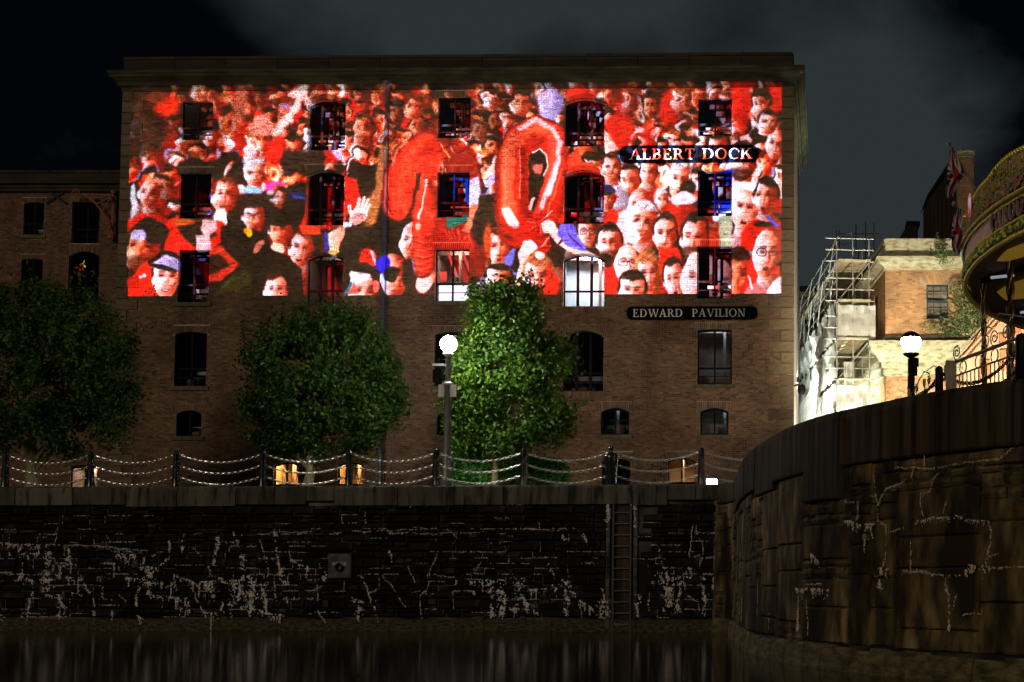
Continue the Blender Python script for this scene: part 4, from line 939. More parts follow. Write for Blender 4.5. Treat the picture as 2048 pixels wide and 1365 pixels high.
leaves('foliage', M['leaf_hedge'], hd, 40000, box_fn(px_lobes([(955,935,68,58),(1065,950,66,36),(1000,945,60,50)], 53.7, .9)), .058, 9)
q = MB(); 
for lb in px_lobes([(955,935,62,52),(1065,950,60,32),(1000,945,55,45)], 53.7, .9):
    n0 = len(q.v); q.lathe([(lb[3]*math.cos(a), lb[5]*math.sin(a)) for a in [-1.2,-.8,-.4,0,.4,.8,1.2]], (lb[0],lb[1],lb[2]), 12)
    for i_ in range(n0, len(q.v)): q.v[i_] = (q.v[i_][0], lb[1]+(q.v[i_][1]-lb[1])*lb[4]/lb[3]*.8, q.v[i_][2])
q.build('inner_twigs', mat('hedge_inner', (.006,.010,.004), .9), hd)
# ================================================================== THE TWO GLOBE LAMPS
M['lamp_grey'] = mat('lamp_post_paint', (.16,.16,.18), .28, spec=.7)
def lantern_post(x, y, H, gr, glow, label, hood=False, arms=True, ground=QZ):
    o = empty('street_lamp', (x, y, ground), 0, label, 'street lamp')
    q = MB(); q.lathe([(.20,-.03),(.19,.35),(.165,.42),(.15,.5),(.135,1.2),(.12,1.3),(.085,H-gr*2-.28),(.09,H-gr*2-.26),(.09,H-gr*2-.2),(.07,H-gr*2-.18)], n=14); q.build('pole', M['lamp_grey'] if not hood else M['black'], o, True)
    q = MB(); q.lathe([(.06,H-gr*2-.18),(.22 if hood else .17,H-gr*2-.08),(.22 if hood else .17,H-gr*2-.05),(.07,H-gr*2-.03),(.06,H-gr*2+.02),(.13,H-gr*2+.10)], n=14); q.build('collar', M['black'] if hood else M['white_metal'], o, True)
    q = MB(); q.lathe([(gr*math.cos(a), gr*math.sin(a)) for a in [-PI/2+.35+k*(PI-.36)/10 for k in range(11)]], (0,0,H-gr), 18); q.build('globe', emitter('lamp_globe', (1,.97,.90) if not hood else (.85,.95,1), glow), o, True)
    if hood: q = MB(); q.lathe([((gr+.02)*math.cos(a), (gr+.02)*math.sin(a)) for a in (.35,.55,.8,1.05,1.3,1.54)], (0,0,H-gr), 18); q.build('hood', M['black'], o, True)
    return o
p1 = at(893, 960, 48.6); ztop = at(895, 672, 48.6).z-QZ
lp = lantern_post(p1.x, 48.6, ztop, .27, 330, 'tall street lamp with a glaring white globe and camera housing left of the green tree')
def lpx(u, v): p = at(u, v, 48.6); return p.x-p1.x, p.z-QZ
x, z = lpx(884, 730); q = MB(); q.box(x-.28, x+.10, -.16, .10, z-.06, z+.02); q.tube([(x+.1,0,z-.02),(0,0,z-.1)], .025, 5); q.build('camera_cover', M['white_metal'], lp)
x, z = lpx(879, 750); q = MB(); q.box(x-.20, x+.10, -.10, .12, z-.26, z+.17); q.tube([(x+.1,0,z),(0,0,z)], .03, 5); q.build('speaker_box', M['black'], lp)
x, z = lpx(893, 768); q = MB(); q.lathe([(.10,z-.08),(.19,z-.03),(.19,z+.02),(.08,z+.06)], n=14); q.build('ring_collar', M['white_metal'], lp)
for u0, u1 in ((878,890),(901,914)):
    xa, za = lpx(u0, 795); xb, zb = lpx(u1, 770); q = MB(); q.box(xa, xb, -.10, -.07, za, zb); q.tube([(xb if u0 < 893 else xa,-.085,(za+zb)/2),(0,-.02,(za+zb)/2)], .02, 5); q.build('sign_plate', M['white_metal'], lp)
p2 = at(1822, 700, 40.0); ztop2 = at(1822, 664, 40).z-QZ
lp2 = lantern_post(p2.x, 40.0, ztop2, .27, 75, 'black street lamp with a hooded glowing globe before the pale stone-corniced brick house', hood=True)
q = MB(); q.box(.05,.2,-.1,.05,ztop2-.95,ztop2-.72); q.box(.08,.16,-.06,.0,ztop2-1.2,ztop2-.95); q.build('junction_box', M['black'], lp2)
# a low floodlight standing on the quay
p3 = at(1424, 963, 49.0)
fl = empty('floodlight', (p3.x, 49.0, QZ), 0, 'small glaring floodlight low on the quay right of the ninth bollard', 'floodlight')
q = MB(); q.tube([(0,0,-.03),(0,0,p3.z-QZ-.1)], .03, 6); q.box(-.19,.19,.04,.16,p3.z-QZ-.12,p3.z-QZ+.10); q.build('body', M['black'], fl)
q = MB(); q.box(-.17,.17,-.0,.035,p3.z-QZ-.09,p3.z-QZ+.08); q.build('lens', emitter('flood_lens', (.62,.85,1), 60), fl)
q = MB(); q.box(-.17,.17,.165,.18,p3.z-QZ-.09,p3.z-QZ+.08); q.build('rear_lens', emitter('flood_rear', (1,.93,.85), 330), fl)  # glowing back face added to throw light on the warehouse brick
# ================================================================== THE STONE-CORNICED BRICK HOUSE AT THE RIGHT
YA = 65.0; AX = at(1771, 600, YA).x
AN = empty('brick_house', (0, YA, 0), 0, 'brightly lit orange-brick dock house with mossy stone cornices and a sash window', 'building')
def az(v): return at(1771, v, YA).z
def ax(u): return at(u, 600, YA).x
XE = ax(2260)
M['abrick'] = mat('pale_brick', (.75,.75,.75), .85, (1.2,1.12,1.0), 1.1, tone=[(.40,.24,.12),(.34,.19,.09),(.48,.32,.17),(.27,.13,.07),(.44,.29,.15),(.38,.22,.11)], bump=.3, col3=(.55,.5,.4), n3=.66, n3s=.35)
M['amortar'] = mat('pale_mortar', (.36,.30,.22), .9)
M['astone'] = mat('mossy_white_stone', (.30,.29,.18), .85, (.46,.43,.33), 7, detail=8, stretch=(1,1,2.5), bump=.5, bscale=25, col3=(.17,.18,.08), n3=.57, n3s=3.5)
wa, wb, wc, wd = lbox(1853, 569, 1897, 638, YA); z_led, z_cor = az(677), az(531)
zl0 = az(742)
def wedge(mb, a, b, c, h=.42, seed=1, lean=.35):
    r = random.Random(seed); n = 13
    for k in range(n):
        t0, t1 = k/n, (k+1)/n; xa, xb = a+(b-a)*t0, a+(b-a)*t1; la_, lb_ = (t0-.5)*lean*2, (t1-.5)*lean*2; mb.tone = (.55+.3*r.random()) % 1
        vs = [(xa+.005,-.012,c),(xb-.005,-.012,c),(xb+lb_-.005,-.012,c+h),(xa+la_+.005,-.012,c+h)]; vs += [(p_[0],.01,p_[2]) for p_ in vs]; mb.add(vs, [(0,1,2,3),(0,4,5,1),(1,5,6,2),(2,6,7,3),(3,7,4,0)])
for z0_, z1_, hl in ((z_led, z_cor, [(wa,wb,wc,wd)]), (4.0, zl0, [])):
    off = -.0 if hl else -.0
    wall_with_holes(AX, XE, z0_, z1_, hl).build('wall', M['amortar'], AN)
    bm3, _ = brick_field(AX, XE, z0_ if hl else 6.5, z1_, hl+[(wa-.3,wb+.3,wd,wd+.42)] if hl else [], seed=31, L=.225, H=.068)
    if hl: wedge(bm3, wa, wb, wd, seed=4)
    bm3.build('brickwork', M['abrick'], AN, kind='stuff')
w = window(AN, wa, wb, wc, wd, 0, y=.1, cols=3, split=.5, fr=.06, mid=.03, bars=3, lower_bars=0); w.data.materials[0] = mat('green_frame', (.015,.045,.045), .4)
room(AN, wa, wb, wc, wd, M['room_white'], lamp=((.8,1,.98), 150, .3, .05), seed=77, grow=.4)
q = MB(); q.block(wa-.12, wb+.12, -.05, .1, wc-.12, wc-.002, .01); q.build('sill', M['astone'], w)
# the side wall running back to the left
SA = math.atan2(1, -.106); SIDE = Matrix.Translation((AX, 0, 0)) @ Matrix.Rotation(SA-PI/2+PI/2, 4, 'Z')
sd_ = empty('side_wall', (AX, 0, 0), SA-PI, None); sd_.parent = AN     # local x runs from the back towards the corner
bm4, _ = brick_field(-40, 0, z_led, z_cor, [(-3.1,-2.2,wc-.1,wd-.05)], seed=5, L=.225, H=.068); bm4.build('brickwork', M['abrick'], sd_, kind='stuff')
bm5, _ = brick_field(-40, 0, 7.0, zl0, [(-3.4,-2.6,8,9.6)], seed=6, L=.225, H=.068); bm5.build('brickwork', M['abrick'], sd_, kind='stuff')
wall_with_holes(-40, 0, 4.0, z_cor, [(-3.1,-2.2,wc-.1,wd-.05)]).build('backing', M['amortar'], sd_)
window(sd_, -3.1, -2.2, wc-.1, wd-.05, 0, y=.1, cols=2, split=.5, mid=.03)
q = MB(); q.add([(-3.3,.5,wc-.3),(-2,.5,wc-.3),(-2,.5,wd+.2),(-3.3,.5,wd+.2)], [(0,1,2,3)]); q.build('blind', M['frame'], sd_)
# cornices wrap the corner; offset o outwards
def wrap(prof, zb, name, m, xe=XE, back=40):
    q = MB(); dl = Vector((-.106, 1)).normalized(); nl = Vector((-dl.y, dl.x)); rings = []
    for o, dz in prof:
        cx_ = AX - o*(1.0+.106*.5)/1.0; rings.append([(xe, -o, zb+dz), (AX-o*1.05-.0+.106*o, -o, zb+dz), (AX+dl.x*back+nl.x*o, dl.y*back+nl.y*o, zb+dz)])
    for i in range(len(prof)-1):
        for k in range(2): q.add([rings[i][k+1], rings[i][k], rings[i+1][k], rings[i+1][k+1]], [(0,1,2,3)])
    return q.build(name, m, AN)
zp = az(472)
wrap([(0,-.22),(.06,-.2),(.08,-.08),(.22,.02),(.36,.1),(.38,.2),(.42,.22),(.42,.32),(.0,.36)], z_cor, 'upper_cornice', M['astone'])
wrap([(0,.34),(.0,.95),(.04,.96),(.04,1.18),(-.3,1.2)], z_cor, 'parapet', M['astone'])
for uu in (1816, 1862, 1912, 1958): q = MB(); q.box(ax(uu)-.006, ax(uu)+.006, -.004, .02, z_cor+.36, z_cor+.94); q.build('parapet_joint', M['black'], AN)
wrap([(.0,-.02),(.02,-.02),(.02,.10),(.0,.12)], z_led, 'string_course', M['astone'])
zc2 = az(686)
wrap([(.04,-1.48),(.12,-1.45),(.12,-1.12),(.2,-1.08),(.2,-.86),(.34,-.8),(.5,-.56),(.72,-.44),(.74,-.22),(.8,-.2),(.8,-.02),(.1,.05)], zc2, 'lower_cornice', M['astone'])
q = MB(); q.box(AX, XE, .4, 14, 4, z_cor+1.1); q.build('core', M['amortar'], AN)
for i_, (u0, v0, u1, v1) in enumerate([(1759,738,1766,790)]): pass
# floodlights standing on the ground in front of the house and along its side
def flood(x, y, z, tgt, power, size, col, label, spread=2.0, blend=.6):
    o = empty('floodlight', (x, y, z), 0, label, 'floodlight'); d = Vector(tgt)-Vector((x,y,z)); R_ = d.to_track_quat('-Z','Y').to_euler()
    q = MB(); q.box(-size/2, size/2, -size/2, size/2, .02, .12); q.tube([(0,0,.06),(0,0,.3)], .03, 6); b = q.build('housing', M['black'], o); b.rotation_euler = R_
    l = bpy.data.lights.new('flood_lamp', 'SPOT'); l.energy = power; l.color = col; l.spot_size = spread; l.spot_blend = blend; l.shadow_soft_size = size/2
    lo = bpy.data.objects.new('flood_lamp', l); C.objects.link(lo); lo.parent = o; lo.rotation_euler = R_; lo.location = d.normalized()*.03; return o
flood(5.0, 51.5, QZ+.5, (7.0,65,12.5), 20000, .4, (1,.86,.62), 'floodlight on the ground aimed up at the front of the pale brick house', 1.25)
flood(1.5, 62.9, QZ+.3, (2.4,65.0,10.0), 3200, .4, (.92,1,.86), 'floodlight on the ground aimed up at the sheeted scaffold', 1.9)
flood(.25, 63.4, QZ+.6, (.9,76,11.5), 15000, .3, (.93,1,.88), 'floodlight by the warehouse corner aimed along the sheeted scaffold', 2.0)
flood(.14, 70.0, QZ+6.5, (1.1,75,11), 5200, .25, (.93,1,.9), 'added floodlight high on the warehouse side wall to brighten the sheeted scaffold', 2.4)  # extra lamp added to brighten the upper sheets
# ------------------------------------------------------------------ scaffold with white sheeting
SCF = empty('scaffold', (0,0,0), 0, 'tube scaffold with plank decks and white sheeting beside the pale brick house', 'scaffolding')
dl = Vector((-.106, 1, 0)).normalized(); pb_ = MB(); O_ = Vector((1.88, 64.6, 0)); Wd = Vector((1.42, .15, 0))
def S3(a, w, z): return O_ + dl*a + Wd*w + Vector((0,0,z))
def zS(v, Y=65.0): return at(1680, v, Y).z
decks = [zS(765), zS(684), zS(608), zS(529)]
bays = [0, 2.1, 4.2, 6.3, 8.4, 10.5, 12.6, 14.7, 16.8, 18.9]
r = random.Random(5)
for i, a in enumerate(bays):
    for w_ in (0, .5, 1) if i == 0 else (0, 1):
        top = (zS(497) if i == 0 else zS(522)) + r.uniform(-.3,.5) if w_ < 1 else decks[3]+1.0
        q = MB(); q.tube([S3(a,w_,QZ-.03), S3(a,w_,top)], .03, 6); q.build('upright', M['galv'], SCF)
for z_ in decks:
    for dz in (0, .5, 1.0):
        q = MB(); q.tube([S3(-.5,0,z_+dz), S3(19.5,0,z_+dz)], .026, 5); q.build('ledger', M['galv'], SCF)
        q = MB(); q.tube([S3(0,-.35,z_+dz+.06), S3(0,1.15,z_+dz+.06)], .026, 5); q.build('transom', M['galv'], SCF)
    for k, a in enumerate(bays[:-1]):
        for w_ in range(5):
            q = MB(); p0, p1_ = S3(a-.3,.03+w_*.2,z_+.05), S3(a+1.85,.03+w_*.2,z_+.05); wv = Wd*.19
            q.add([p0, p0+wv, p1_+wv, p1_]+[p_+Vector((0,0,.04)) for p_ in (p0, p0+wv, p1_+wv, p1_)], [(0,3,2,1),(4,5,6,7),(0,1,5,4),(1,2,6,5),(2,3,7,6),(3,0,4,7)]); q.build('plank', M['board'], SCF)
for k in range(9):
    a = bays[k]
    for j in range(4):
        z0_, z1_ = decks[j]-2*(j == 0)*0, (decks[j+1] if j < 3 else decks[3]+1)
        q = MB(); q.tube([S3(a,-.05,z0_ if k % 2 else z1_), S3(bays[k+1],-.05,z1_ if k % 2 else z0_)], .024, 5); q.build('brace', M['galv'], SCF)
for j in range(4):
    z1_ = decks[j]; z0_ = z1_-1.75; q = MB(); q.tube([S3(-.05,0 if j % 2 else 1,z0_), S3(-.05,1 if j % 2 else 0,z1_)], .024, 5); q.build('brace', M['galv'], SCF)
def sheetmat(name, c, tr):
    m = mat(name, c, .5, tuple(x*.8 for x in c), 2, bump=.6, bscale=3); t = m.node_tree; p = t.nodes['Principled BSDF']; tl = t.nodes.new('ShaderNodeBsdfTranslucent'); tl.inputs[0].default_value = (*c,1); x = t.nodes.new('ShaderNodeMixShader'); x.inputs[0].default_value = tr
    t.links.new(p.outputs[0], x.inputs[1]); t.links.new(tl.outputs[0], x.inputs[2]); t.links.new(x.outputs[0], t.nodes['Material Output'].inputs[0]); return m
M['sheet'] = sheetmat('white_sheeting', (.62,.64,.60), .4)
def sheet(fa, n, m, seed, name='sheet'):
    """a hanging sheet: fa(s,t) -> point, s along, t down; small folds"""
    r = random.Random(seed); q = MB(); ph = r.uniform(0,6); G = []
    for i in range(n+1):
        row_ = []
        for j in range(m+1):
            s_, t_ = i/n, j/m; p, nrm = fa(s_, t_); row_.append(tuple(Vector(p)+Vector(nrm)*(.05*math.sin(s_*17+ph+t_*2)+.035*math.sin(s_*41+t_*9+ph)+.03*r.uniform(-1,1)+.04*math.sin(t_*8+ph))+Vector((0,0,-.10*abs(math.sin(s_*6+ph))*t_))))
        G.append(row_)
    for i in range(n):
        for j in range(m): q.add([G[i][j],G[i+1][j],G[i+1][j+1],G[i][j+1]], [(0,1,2,3)])
    return q.build(name, M['sheet'], SCF, True)
nO = Vector((-1,-.106,0))
for k in range(9):       # outer face: two tiers of sheets, one per bay
    a0, a1 = bays[k]+.03, bays[k+1]-.03
    for (zt_, zb_) in ((decks[2]-.05, decks[1]+.15), (decks[1]-.1, decks[0]+.2), (decks[0]-.1, decks[0]-2.2)):
        sheet(lambda s_, t_: (S3(a0+(a1-a0)*s_, -.07, zt_+(zb_-zt_)*t_), nO), 8, 6, k*5+int(zt_))
for (zt_, zb_, w0, w1) in ((decks[2]-.15, decks[1]+.12, .02, 1.18), (decks[1]-.95, decks[0]-.1, .2, .52), (decks[0]-.2, decks[0]-1.6, .0, 1.3)):
    sheet(lambda s_, t_: (S3(-.1, w0+(w1-w0)*s_, zt_+(zb_-zt_)*t_), Vector((0,-1,0))), 10, 8, int(zt_*3))
# sloping white slats of the lean-to roof lower left of the scaffold
for k in range(14):
    q = MB(); z_ = decks[0]-1.9+k*.155; a = 6+.0*k; q.tube([S3(17.5, -.2, z_), S3(.8+k*.0+ (13-k)*.15, -.5, z_+.0)], .03, 5); q.build('roof_batten', M['white_metal'], SCF)
# tubes standing above the roof, farther back
for (u, v0, v1) in ((1673,461,490),(1679,461,486),(1712,450,500),(1731,444,520),(1748,446,510),(1662,492,514),(1669,480,500),(1717,496,530)):
    p_, p__ = at(u, v1+8, 72), at(u, v0, 72); q = MB(); q.tube([p_, p__], .032, 5); q.build('upright', M['galv'], SCF)
for (u0, u1, v) in ((1680,1757,468),(1717,1757,505),(1690,1740,518),(1668,1700,489)):
    q = MB(); q.tube([at(u0,v,72), at(u1,v,72)], .026, 5); q.build('ledger', M['galv'], SCF)
# the wing standing across the far end behind the scaffold, with poles before it
FB = empty('far_wing', (0, 92, 0), 0, 'distant dim brick wing behind the scaffold, seen beside the warehouse corner', 'building')
q = MB(); a, b, c, d = lbox(1560, 585, 1720, 900, 92); q.box(a, b, 0, 4, 3, d); q.build('wall', mat('far_wall', (.20,.15,.08), .9, (.30,.24,.14), 2), FB)
q = MB(); q.box(a-.1, b+.1, -.2, 4.1, d-.35, d+.0); q.build('coping_stone', M['astone'], FB)
q = MB(); q.box(a-.1, b+.1, .5, 3.6, d+.01, d+.5); q.build('roof', M['slate'], FB)
# lean-to slate roof shapes and the chimneys behind the parapet
RF = empty('slate_dormer', (0, 74, 0), 0, 'dark tall slate-hung gable with a steep roof rising behind the stone parapet', 'building')
a3 = lambda u, v: (at(u, v, 74).x, at(u, v, 74).z)
q = MB(); q.prism([a3(1855,560), a3(1925,560), a3(1925,310), a3(1900,330), a3(1855,400)], 0, 2.5); q.build('wall', M['slate'], RF)
q = MB(); q.prism([a3(1850,402), a3(1855,390), a3(1901,320), a3(1927,300), a3(1927,310), a3(1900,333)], -.15, 2.6); q.build('roof_edge', M['black'], RF)
for k in range(8):
    u = 1857+k*8.6; q = MB(); z0_ = a3(u, 480)[1]; q.box(a3(u,400)[0], a3(u+1.2,400)[0], -.04, 0.0, z0_, a3(u, 402-max(0,(u-1855))*1.3+2)[1]); q.build('batten', M['slate'], RF)
CH = empty('chimney', (0, 72, 0), 0, 'tall brick chimney stack with a mossy stone cap behind the upper flag', 'chimney')
a, b, c, d = lbox(1917, 312, 1948, 480, 72); bmm, _ = brick_field(a, b, c, d, [], seed=8, L=.225, H=.068); bmm.build('brickwork', M['abrick'], CH, kind='stuff')
q = MB(); q.box(a+.01, b-.01, .012, .9, c-1, d); q.build('core', M['amortar'], CH)
q = MB(); q.block(a-.08, b+.06, -.1, 1.0, d-.0, d+.24, .02); q.block(a-.04, b+.03, -.06, .95, d-.12, d-.004, .02); q.build('cap', M['astone'], CH)
q = MB(); q.tube([(b-.13,-.03,c),(b-.13,-.03,d+.15)], .02, 5); q.build('cable', M['galv'], CH)
SC2 = empty('chimney', (0, 72, 0), 0, 'small squat dark chimney stub on the roof left of the tall gable', 'chimney')
q = MB(); p = lambda u, v: (at(u, v, 72).x, at(u, v, 72).z); q.prism([p(1797,480), p(1836,480), p(1836,450), p(1815,450)], 0, .9); q.build('stack', M['slate'], SC2)
q = MB(); q.prism([p(1812,451), p(1840,451), p(1840,443), p(1813,443)], -.06, .96); q.build('cap', M['black'], SC2)
# climbing bush on the house
def blob(px, Y, seed): return crown_fn(px_lobes(px, Y, .7), .5, .16, 16)
bu = empty('wall_shrub', (0,0,0), 0, 'straggly self-sown shrub growing out of the brick beside the sash window', 'shrub')
leaves('foliage', M['leaf_bush'], bu, 5200, blob([(1930,625,36,38),(1900,655,34,20),(1955,655,26,26),(1925,590,26,26),(1870,662,26,10),(1945,600,26,40)], 64.6, 1), .042, 4)
q = MB(); r = random.Random(3)
for k in range(16):
    p0 = at(1935+r.uniform(-14,14), 672, 64.8); e_ = at(1925+r.uniform(-55,35), r.uniform(575,650), 64.6+r.uniform(-.3,.1)); q.tube([p0, p0.lerp(e_, .5)+Vector((0,-.1,.15)), e_], [.03,.02,.008], 5)
q.build('stems', M['bark'], bu)
bu = empty('wall_shrub', (0,0,0), 0, 'small pale green plant sprouting on the cornice below the parapet', 'shrub')
leaves('foliage', M['leaf_bush'], bu, 1000, blob([(1880,508,12,12),(1890,518,14,7),(1868,518,8,5)], 64.5, 1), .04, 5)
q = MB(); [q.tube([at(1884,520,64.6), at(1880+dx,500,64.5)], .012, 4) for dx in (-6,0,6,12)]; q.build('stems', M['bark'], bu)
# ================================================================== THE PEACH-LIT STALL UNDER THE CAROUSEL
YK = 47.0
KI = empty('kiosk', (0, YK, 0), 0, 'peach-lit timber stall with a sloping gable seen under the carousel canopy', 'kiosk')
k3 = lambda u, v: (at(u, v, YK).x, at(u, v, YK).z)
M['peach'] = mat('peach_boards', (.62,.42,.27), .6, (.70,.50,.34), 1.5)
M['peach2'] = mat('peach_panel', (.50,.20,.10), .6, (.62,.30,.17), 2)
q = MB(); q.prism([k3(1922,860), k3(2160,860), k3(2160,560), k3(2034,582), k3(1926,700)], 0, .15); q.build('gable_wall', M['peach'], KI)
for k, dv in enumerate((0, 9, 20, 33)):
    q = MB(); q.prism([k3(1922,697+dv), k3(2030,577+dv), k3(2170,545+dv), k3(2170,550+dv), k3(2031,581+dv), k3(1922,701+dv)], -.06-.03*(k == 0), -.004); q.build('bargeboard', M['peach'] if k else M['cream'], KI)
for (u0,v0,u1,v1) in ((1998,668,2012,690),(2020,650,2043,668),(2000,700,2030,742),(1960,720,1980,760)):
    xa, zb_ = k3(u0,v0); xb, za_ = k3(u1,v1); q = MB(); q.block(xa, xb, -.05, -.004, za_, zb_, .01); q.build('panel', M['peach2'], KI)
flood(7.4, 43.5, QZ+.3, (6.6,47,9.5), 3800, .25, (1,.76,.52), 'small warm floodlight on the ground before the peach-lit stall', 2.2)
# ================================================================== CAROUSEL
CARR = 11.0; cl = at(1940, 545, 28.8); CCX, CCY = cl.x+CARR, 28.8
RB = cl.z     # underside of the rim
CA = empty('carousel', (CCX, CCY, QZ), 0, 'gilded fairground carousel canopy lettered CAROUSEL cut off by the right edge', 'carousel')
M['gold'] = mat('gilding', (.62,.46,.10), .42, (.34,.30,.07), 9, metallic=.35, bump=.5, bscale=25)
M['goldb'] = mat('gold_beads', (.75,.66,.10), .35, metallic=.3)
M['cara'] = mat('painted_panel', (.36,.24,.18), .5, (.46,.38,.14), 7, detail=6, bump=.5, bscale=18, col3=(.05,.11,.05), n3=.56, n3s=5)
M['carp'] = mat('peach_band', (.62,.44,.30), .5, (.48,.32,.20), 5)
M['carl'] = mat('carved_letter', (.20,.22,.21), .35, (.34,.14,.13), 6, bump=.4)
A0, A1 = math.radians(118), math.radians(268)
def cp(a, rr, z): return (rr*math.cos(a), rr*math.sin(a), z-QZ)
def band(mb, a0, a1, prof, n=90, zf=None):
    prev = None
    for k in range(n+1):
        a = a0+(a1-a0)*k/n; row_ = [cp(a, rr, z+(zf(a)*w_ if zf else 0)) for rr, z, w_ in prof]
        if prev:
            for j in range(len(prof)-1): mb.add([prev[j], row_[j], row_[j+1], prev[j+1]], [(0,1,2,3)])
        prev = row_
full = (A0, A0+2*PI)
q = MB(); band(q, *full, [(CARR-.02,RB+.02,0),(CARR+.05,RB+.12,0),(CARR+.04,RB+.22,0)], 180); q.build('lower_moulding', M['gold'], CA)
q = MB(); band(q, *full, [(CARR+.02,RB+.22,0),(CARR+.03,RB+.62,0)], 180); q.build('lettered_band', M['carp'], CA)
q = MB(); band(q, *full, [(CARR+.06,RB+.62,0),(CARR+.12,RB+.66,0),(CARR+.10,RB+.72,0),(CARR+.04,RB+.75,0)], 180); q.build('middle_moulding', M['gold'], CA)
SEG = 2*PI/16
def crest(a): t = ((a-math.radians(180.5))/(2*SEG)) % 1; return .40*abs(math.sin(PI*t))**.7+.06*abs(math.sin(PI*t*5))
q = MB(); band(q, *full, [(CARR+.03,RB+.74,0),(CARR+.06,RB+.9,.4),(CARR+.03,RB+1.02,1),(CARR-.03,RB+1.02,1),(CARR-.03,RB+.74,0)], 480, crest); q.build('crest_board', M['cara'], CA)
def beads(name, rr, z, r_, step, a0, a1, zf=None, m=None):
    q = MB(); n = int(abs(a1-a0)*rr/step)
    for k in range(n):
        a = a0+(a1-a0)*k/n; c_ = cp(a, rr, z+(zf(a) if zf else 0)); q.lathe([(r_*math.cos(t_), r_*math.sin(t_)) for t_ in (-1.2,-.5,.2,.9,1.4)], c_, 6)
    q.build(name, m or M['goldb'], CA, True, kind='stuff')
beads('bead_trim', CARR+.02, RB+0, .045, .085, *full); beads('bead_trim', CARR+.02, RB+1.05, .055, .11, A0, A1, crest); beads('bead_trim', CARR+.09, RB+.72, .022, .05, A0, A1); beads('bead_trim', CARR+.07, RB+.24, .022, .05, A0, A1)
# carved scrolls on the crest boards and mirrors
r = random.Random(2); q = MB()
for k in range(620):
    a = math.radians(r.uniform(150, 232)); z_ = RB+.80+r.random()*(.2+crest(a)*.9); c_ = cp(a, CARR+.07, z_); s_ = r.uniform(.03,.08); ph = r.uniform(0,6)
    pts = []
    for j in range(7): rr_ = s_*(1-j/8); pts.append((c_[0]-math.sin(a)*rr_*math.cos(ph+j*.9), c_[1]+math.cos(a)*rr_*math.cos(ph+j*.9), c_[2]+rr_*math.sin(ph+j*.9)))
    q.tube(pts, .012, 4, cap=False)
q.build('carved_scrolls', M['gold'], CA, kind='stuff')
q = MB()
for k in range(260):
    a = math.radians(r.uniform(150, 232)); c_ = cp(a, CARR+.06, RB+.12+r.uniform(-.05,.07)); q.lathe([(.03,-.03),(.045,.0),(.02,.035)], c_, 5)
q.build('carved_leaves', M['goldb'], CA, kind='stuff')
for nm_, mm_, zlo, zhi, n_, sz in (('painted_leaf', mat('green_leaf_paint', (.10,.20,.06), .4), .03, .20, 420, .028), ('painted_rose', mat('rose_paint', (.42,.12,.12), .4), .78, 1.0, 260, .03), ('gilt_stud', M['goldb'], .225, .26, 520, .014), ('gilt_stud', M['goldb'], .585, .615, 520, .014), ('painted_leaf', bpy.data.materials['green_leaf_paint'], .76, 1.05, 300, .03)):
    q = MB()
    for k in range(n_):
        a = math.radians(r.uniform(165, 232)) if sz > .02 else math.radians(165+67*k/n_); c_ = cp(a, CARR+.075, RB+r.uniform(zlo, zhi)); s_ = sz*r.uniform(.7,1.2); q.lathe([(s_*.6,-s_),(s_,0),(s_*.5,s_)], c_, 5)
    q.build(nm_, mm_, CA, kind='stuff')
for k in range(16):
    a = math.radians(172)+SEG*(k+.5); c_ = cp(a, CARR+.07, RB+1.12); q = MB(); T_ = Vector((-math.sin(a), math.cos(a), 0)); O2 = Vector((math.cos(a), math.sin(a), 0))
    vs = [Vector(c_)+T_*x_*.16+Vector((0,0,z_*.24))+O2*.02 for x_, z_ in ((-1,-.8),(-1,.8),(-.5,1.1),(.5,1.1),(1,.8),(1,-.8),(.5,-1.1),(-.5,-1.1))]; q.add(vs, [list(range(8))]); q.build('mirror', mat('mirror_glass', (.03,.035,.04), .1) if k == 0 else bpy.data.materials['mirror_glass'], CA)
# lettering round the band
txt = 'CAROUSEL'; a = math.radians(181.5)
def aof(u, z):      # angle at which the band shows in column u
    best = None
    for k in range(1500):
        a_ = math.radians(172+k*.04); P = Vector(cp(a_, CARR+.05, z))+Vector((CCX,CCY,QZ)); uu = PX+FOC*P.x/(P.y*math.cos(PITCH)+(P.z-1.5)*math.sin(PITCH))
        if best is None or abs(uu-u) < best[0]: best = (abs(uu-u), a_)
    return best[1]
a_s, a_e = aof(1984, RB+.5), aof(2046, RB+.5); wtot = (a_e-a_s)/5*1.06
for i_, ch in enumerate(txt):
    a = a_s+wtot*i_; q = MB(); wd = GL[ch][0]; h = .32
    for k_, poly in enumerate(GL[ch][1]):
        vs = []
        for dep in (.095+.0008*k_, .05):
            for x_, z_ in poly: aa = a+(x_/wd)*wtot*.9; vs.append(cp(aa, CARR+dep, RB+.27+z_*h))
        n = len(poly); q.add(vs, [list(range(n)), list(range(2*n-1,n-1,-1))]+[(j, j+n, (j+1)%n+n, (j+1)%n) for j in range(n)])
    q.build('letter', M['carl'], CA)
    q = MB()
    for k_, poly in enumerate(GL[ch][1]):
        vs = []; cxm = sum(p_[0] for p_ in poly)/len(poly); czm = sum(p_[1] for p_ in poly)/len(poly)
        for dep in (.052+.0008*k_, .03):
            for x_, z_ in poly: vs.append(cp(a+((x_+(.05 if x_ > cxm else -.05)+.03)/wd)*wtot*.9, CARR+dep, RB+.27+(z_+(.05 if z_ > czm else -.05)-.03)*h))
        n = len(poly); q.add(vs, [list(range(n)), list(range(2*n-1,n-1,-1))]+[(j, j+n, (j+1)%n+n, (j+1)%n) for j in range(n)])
    q.build('letter_shadow', M['black'], CA)  # black outline layer behind each carved letter
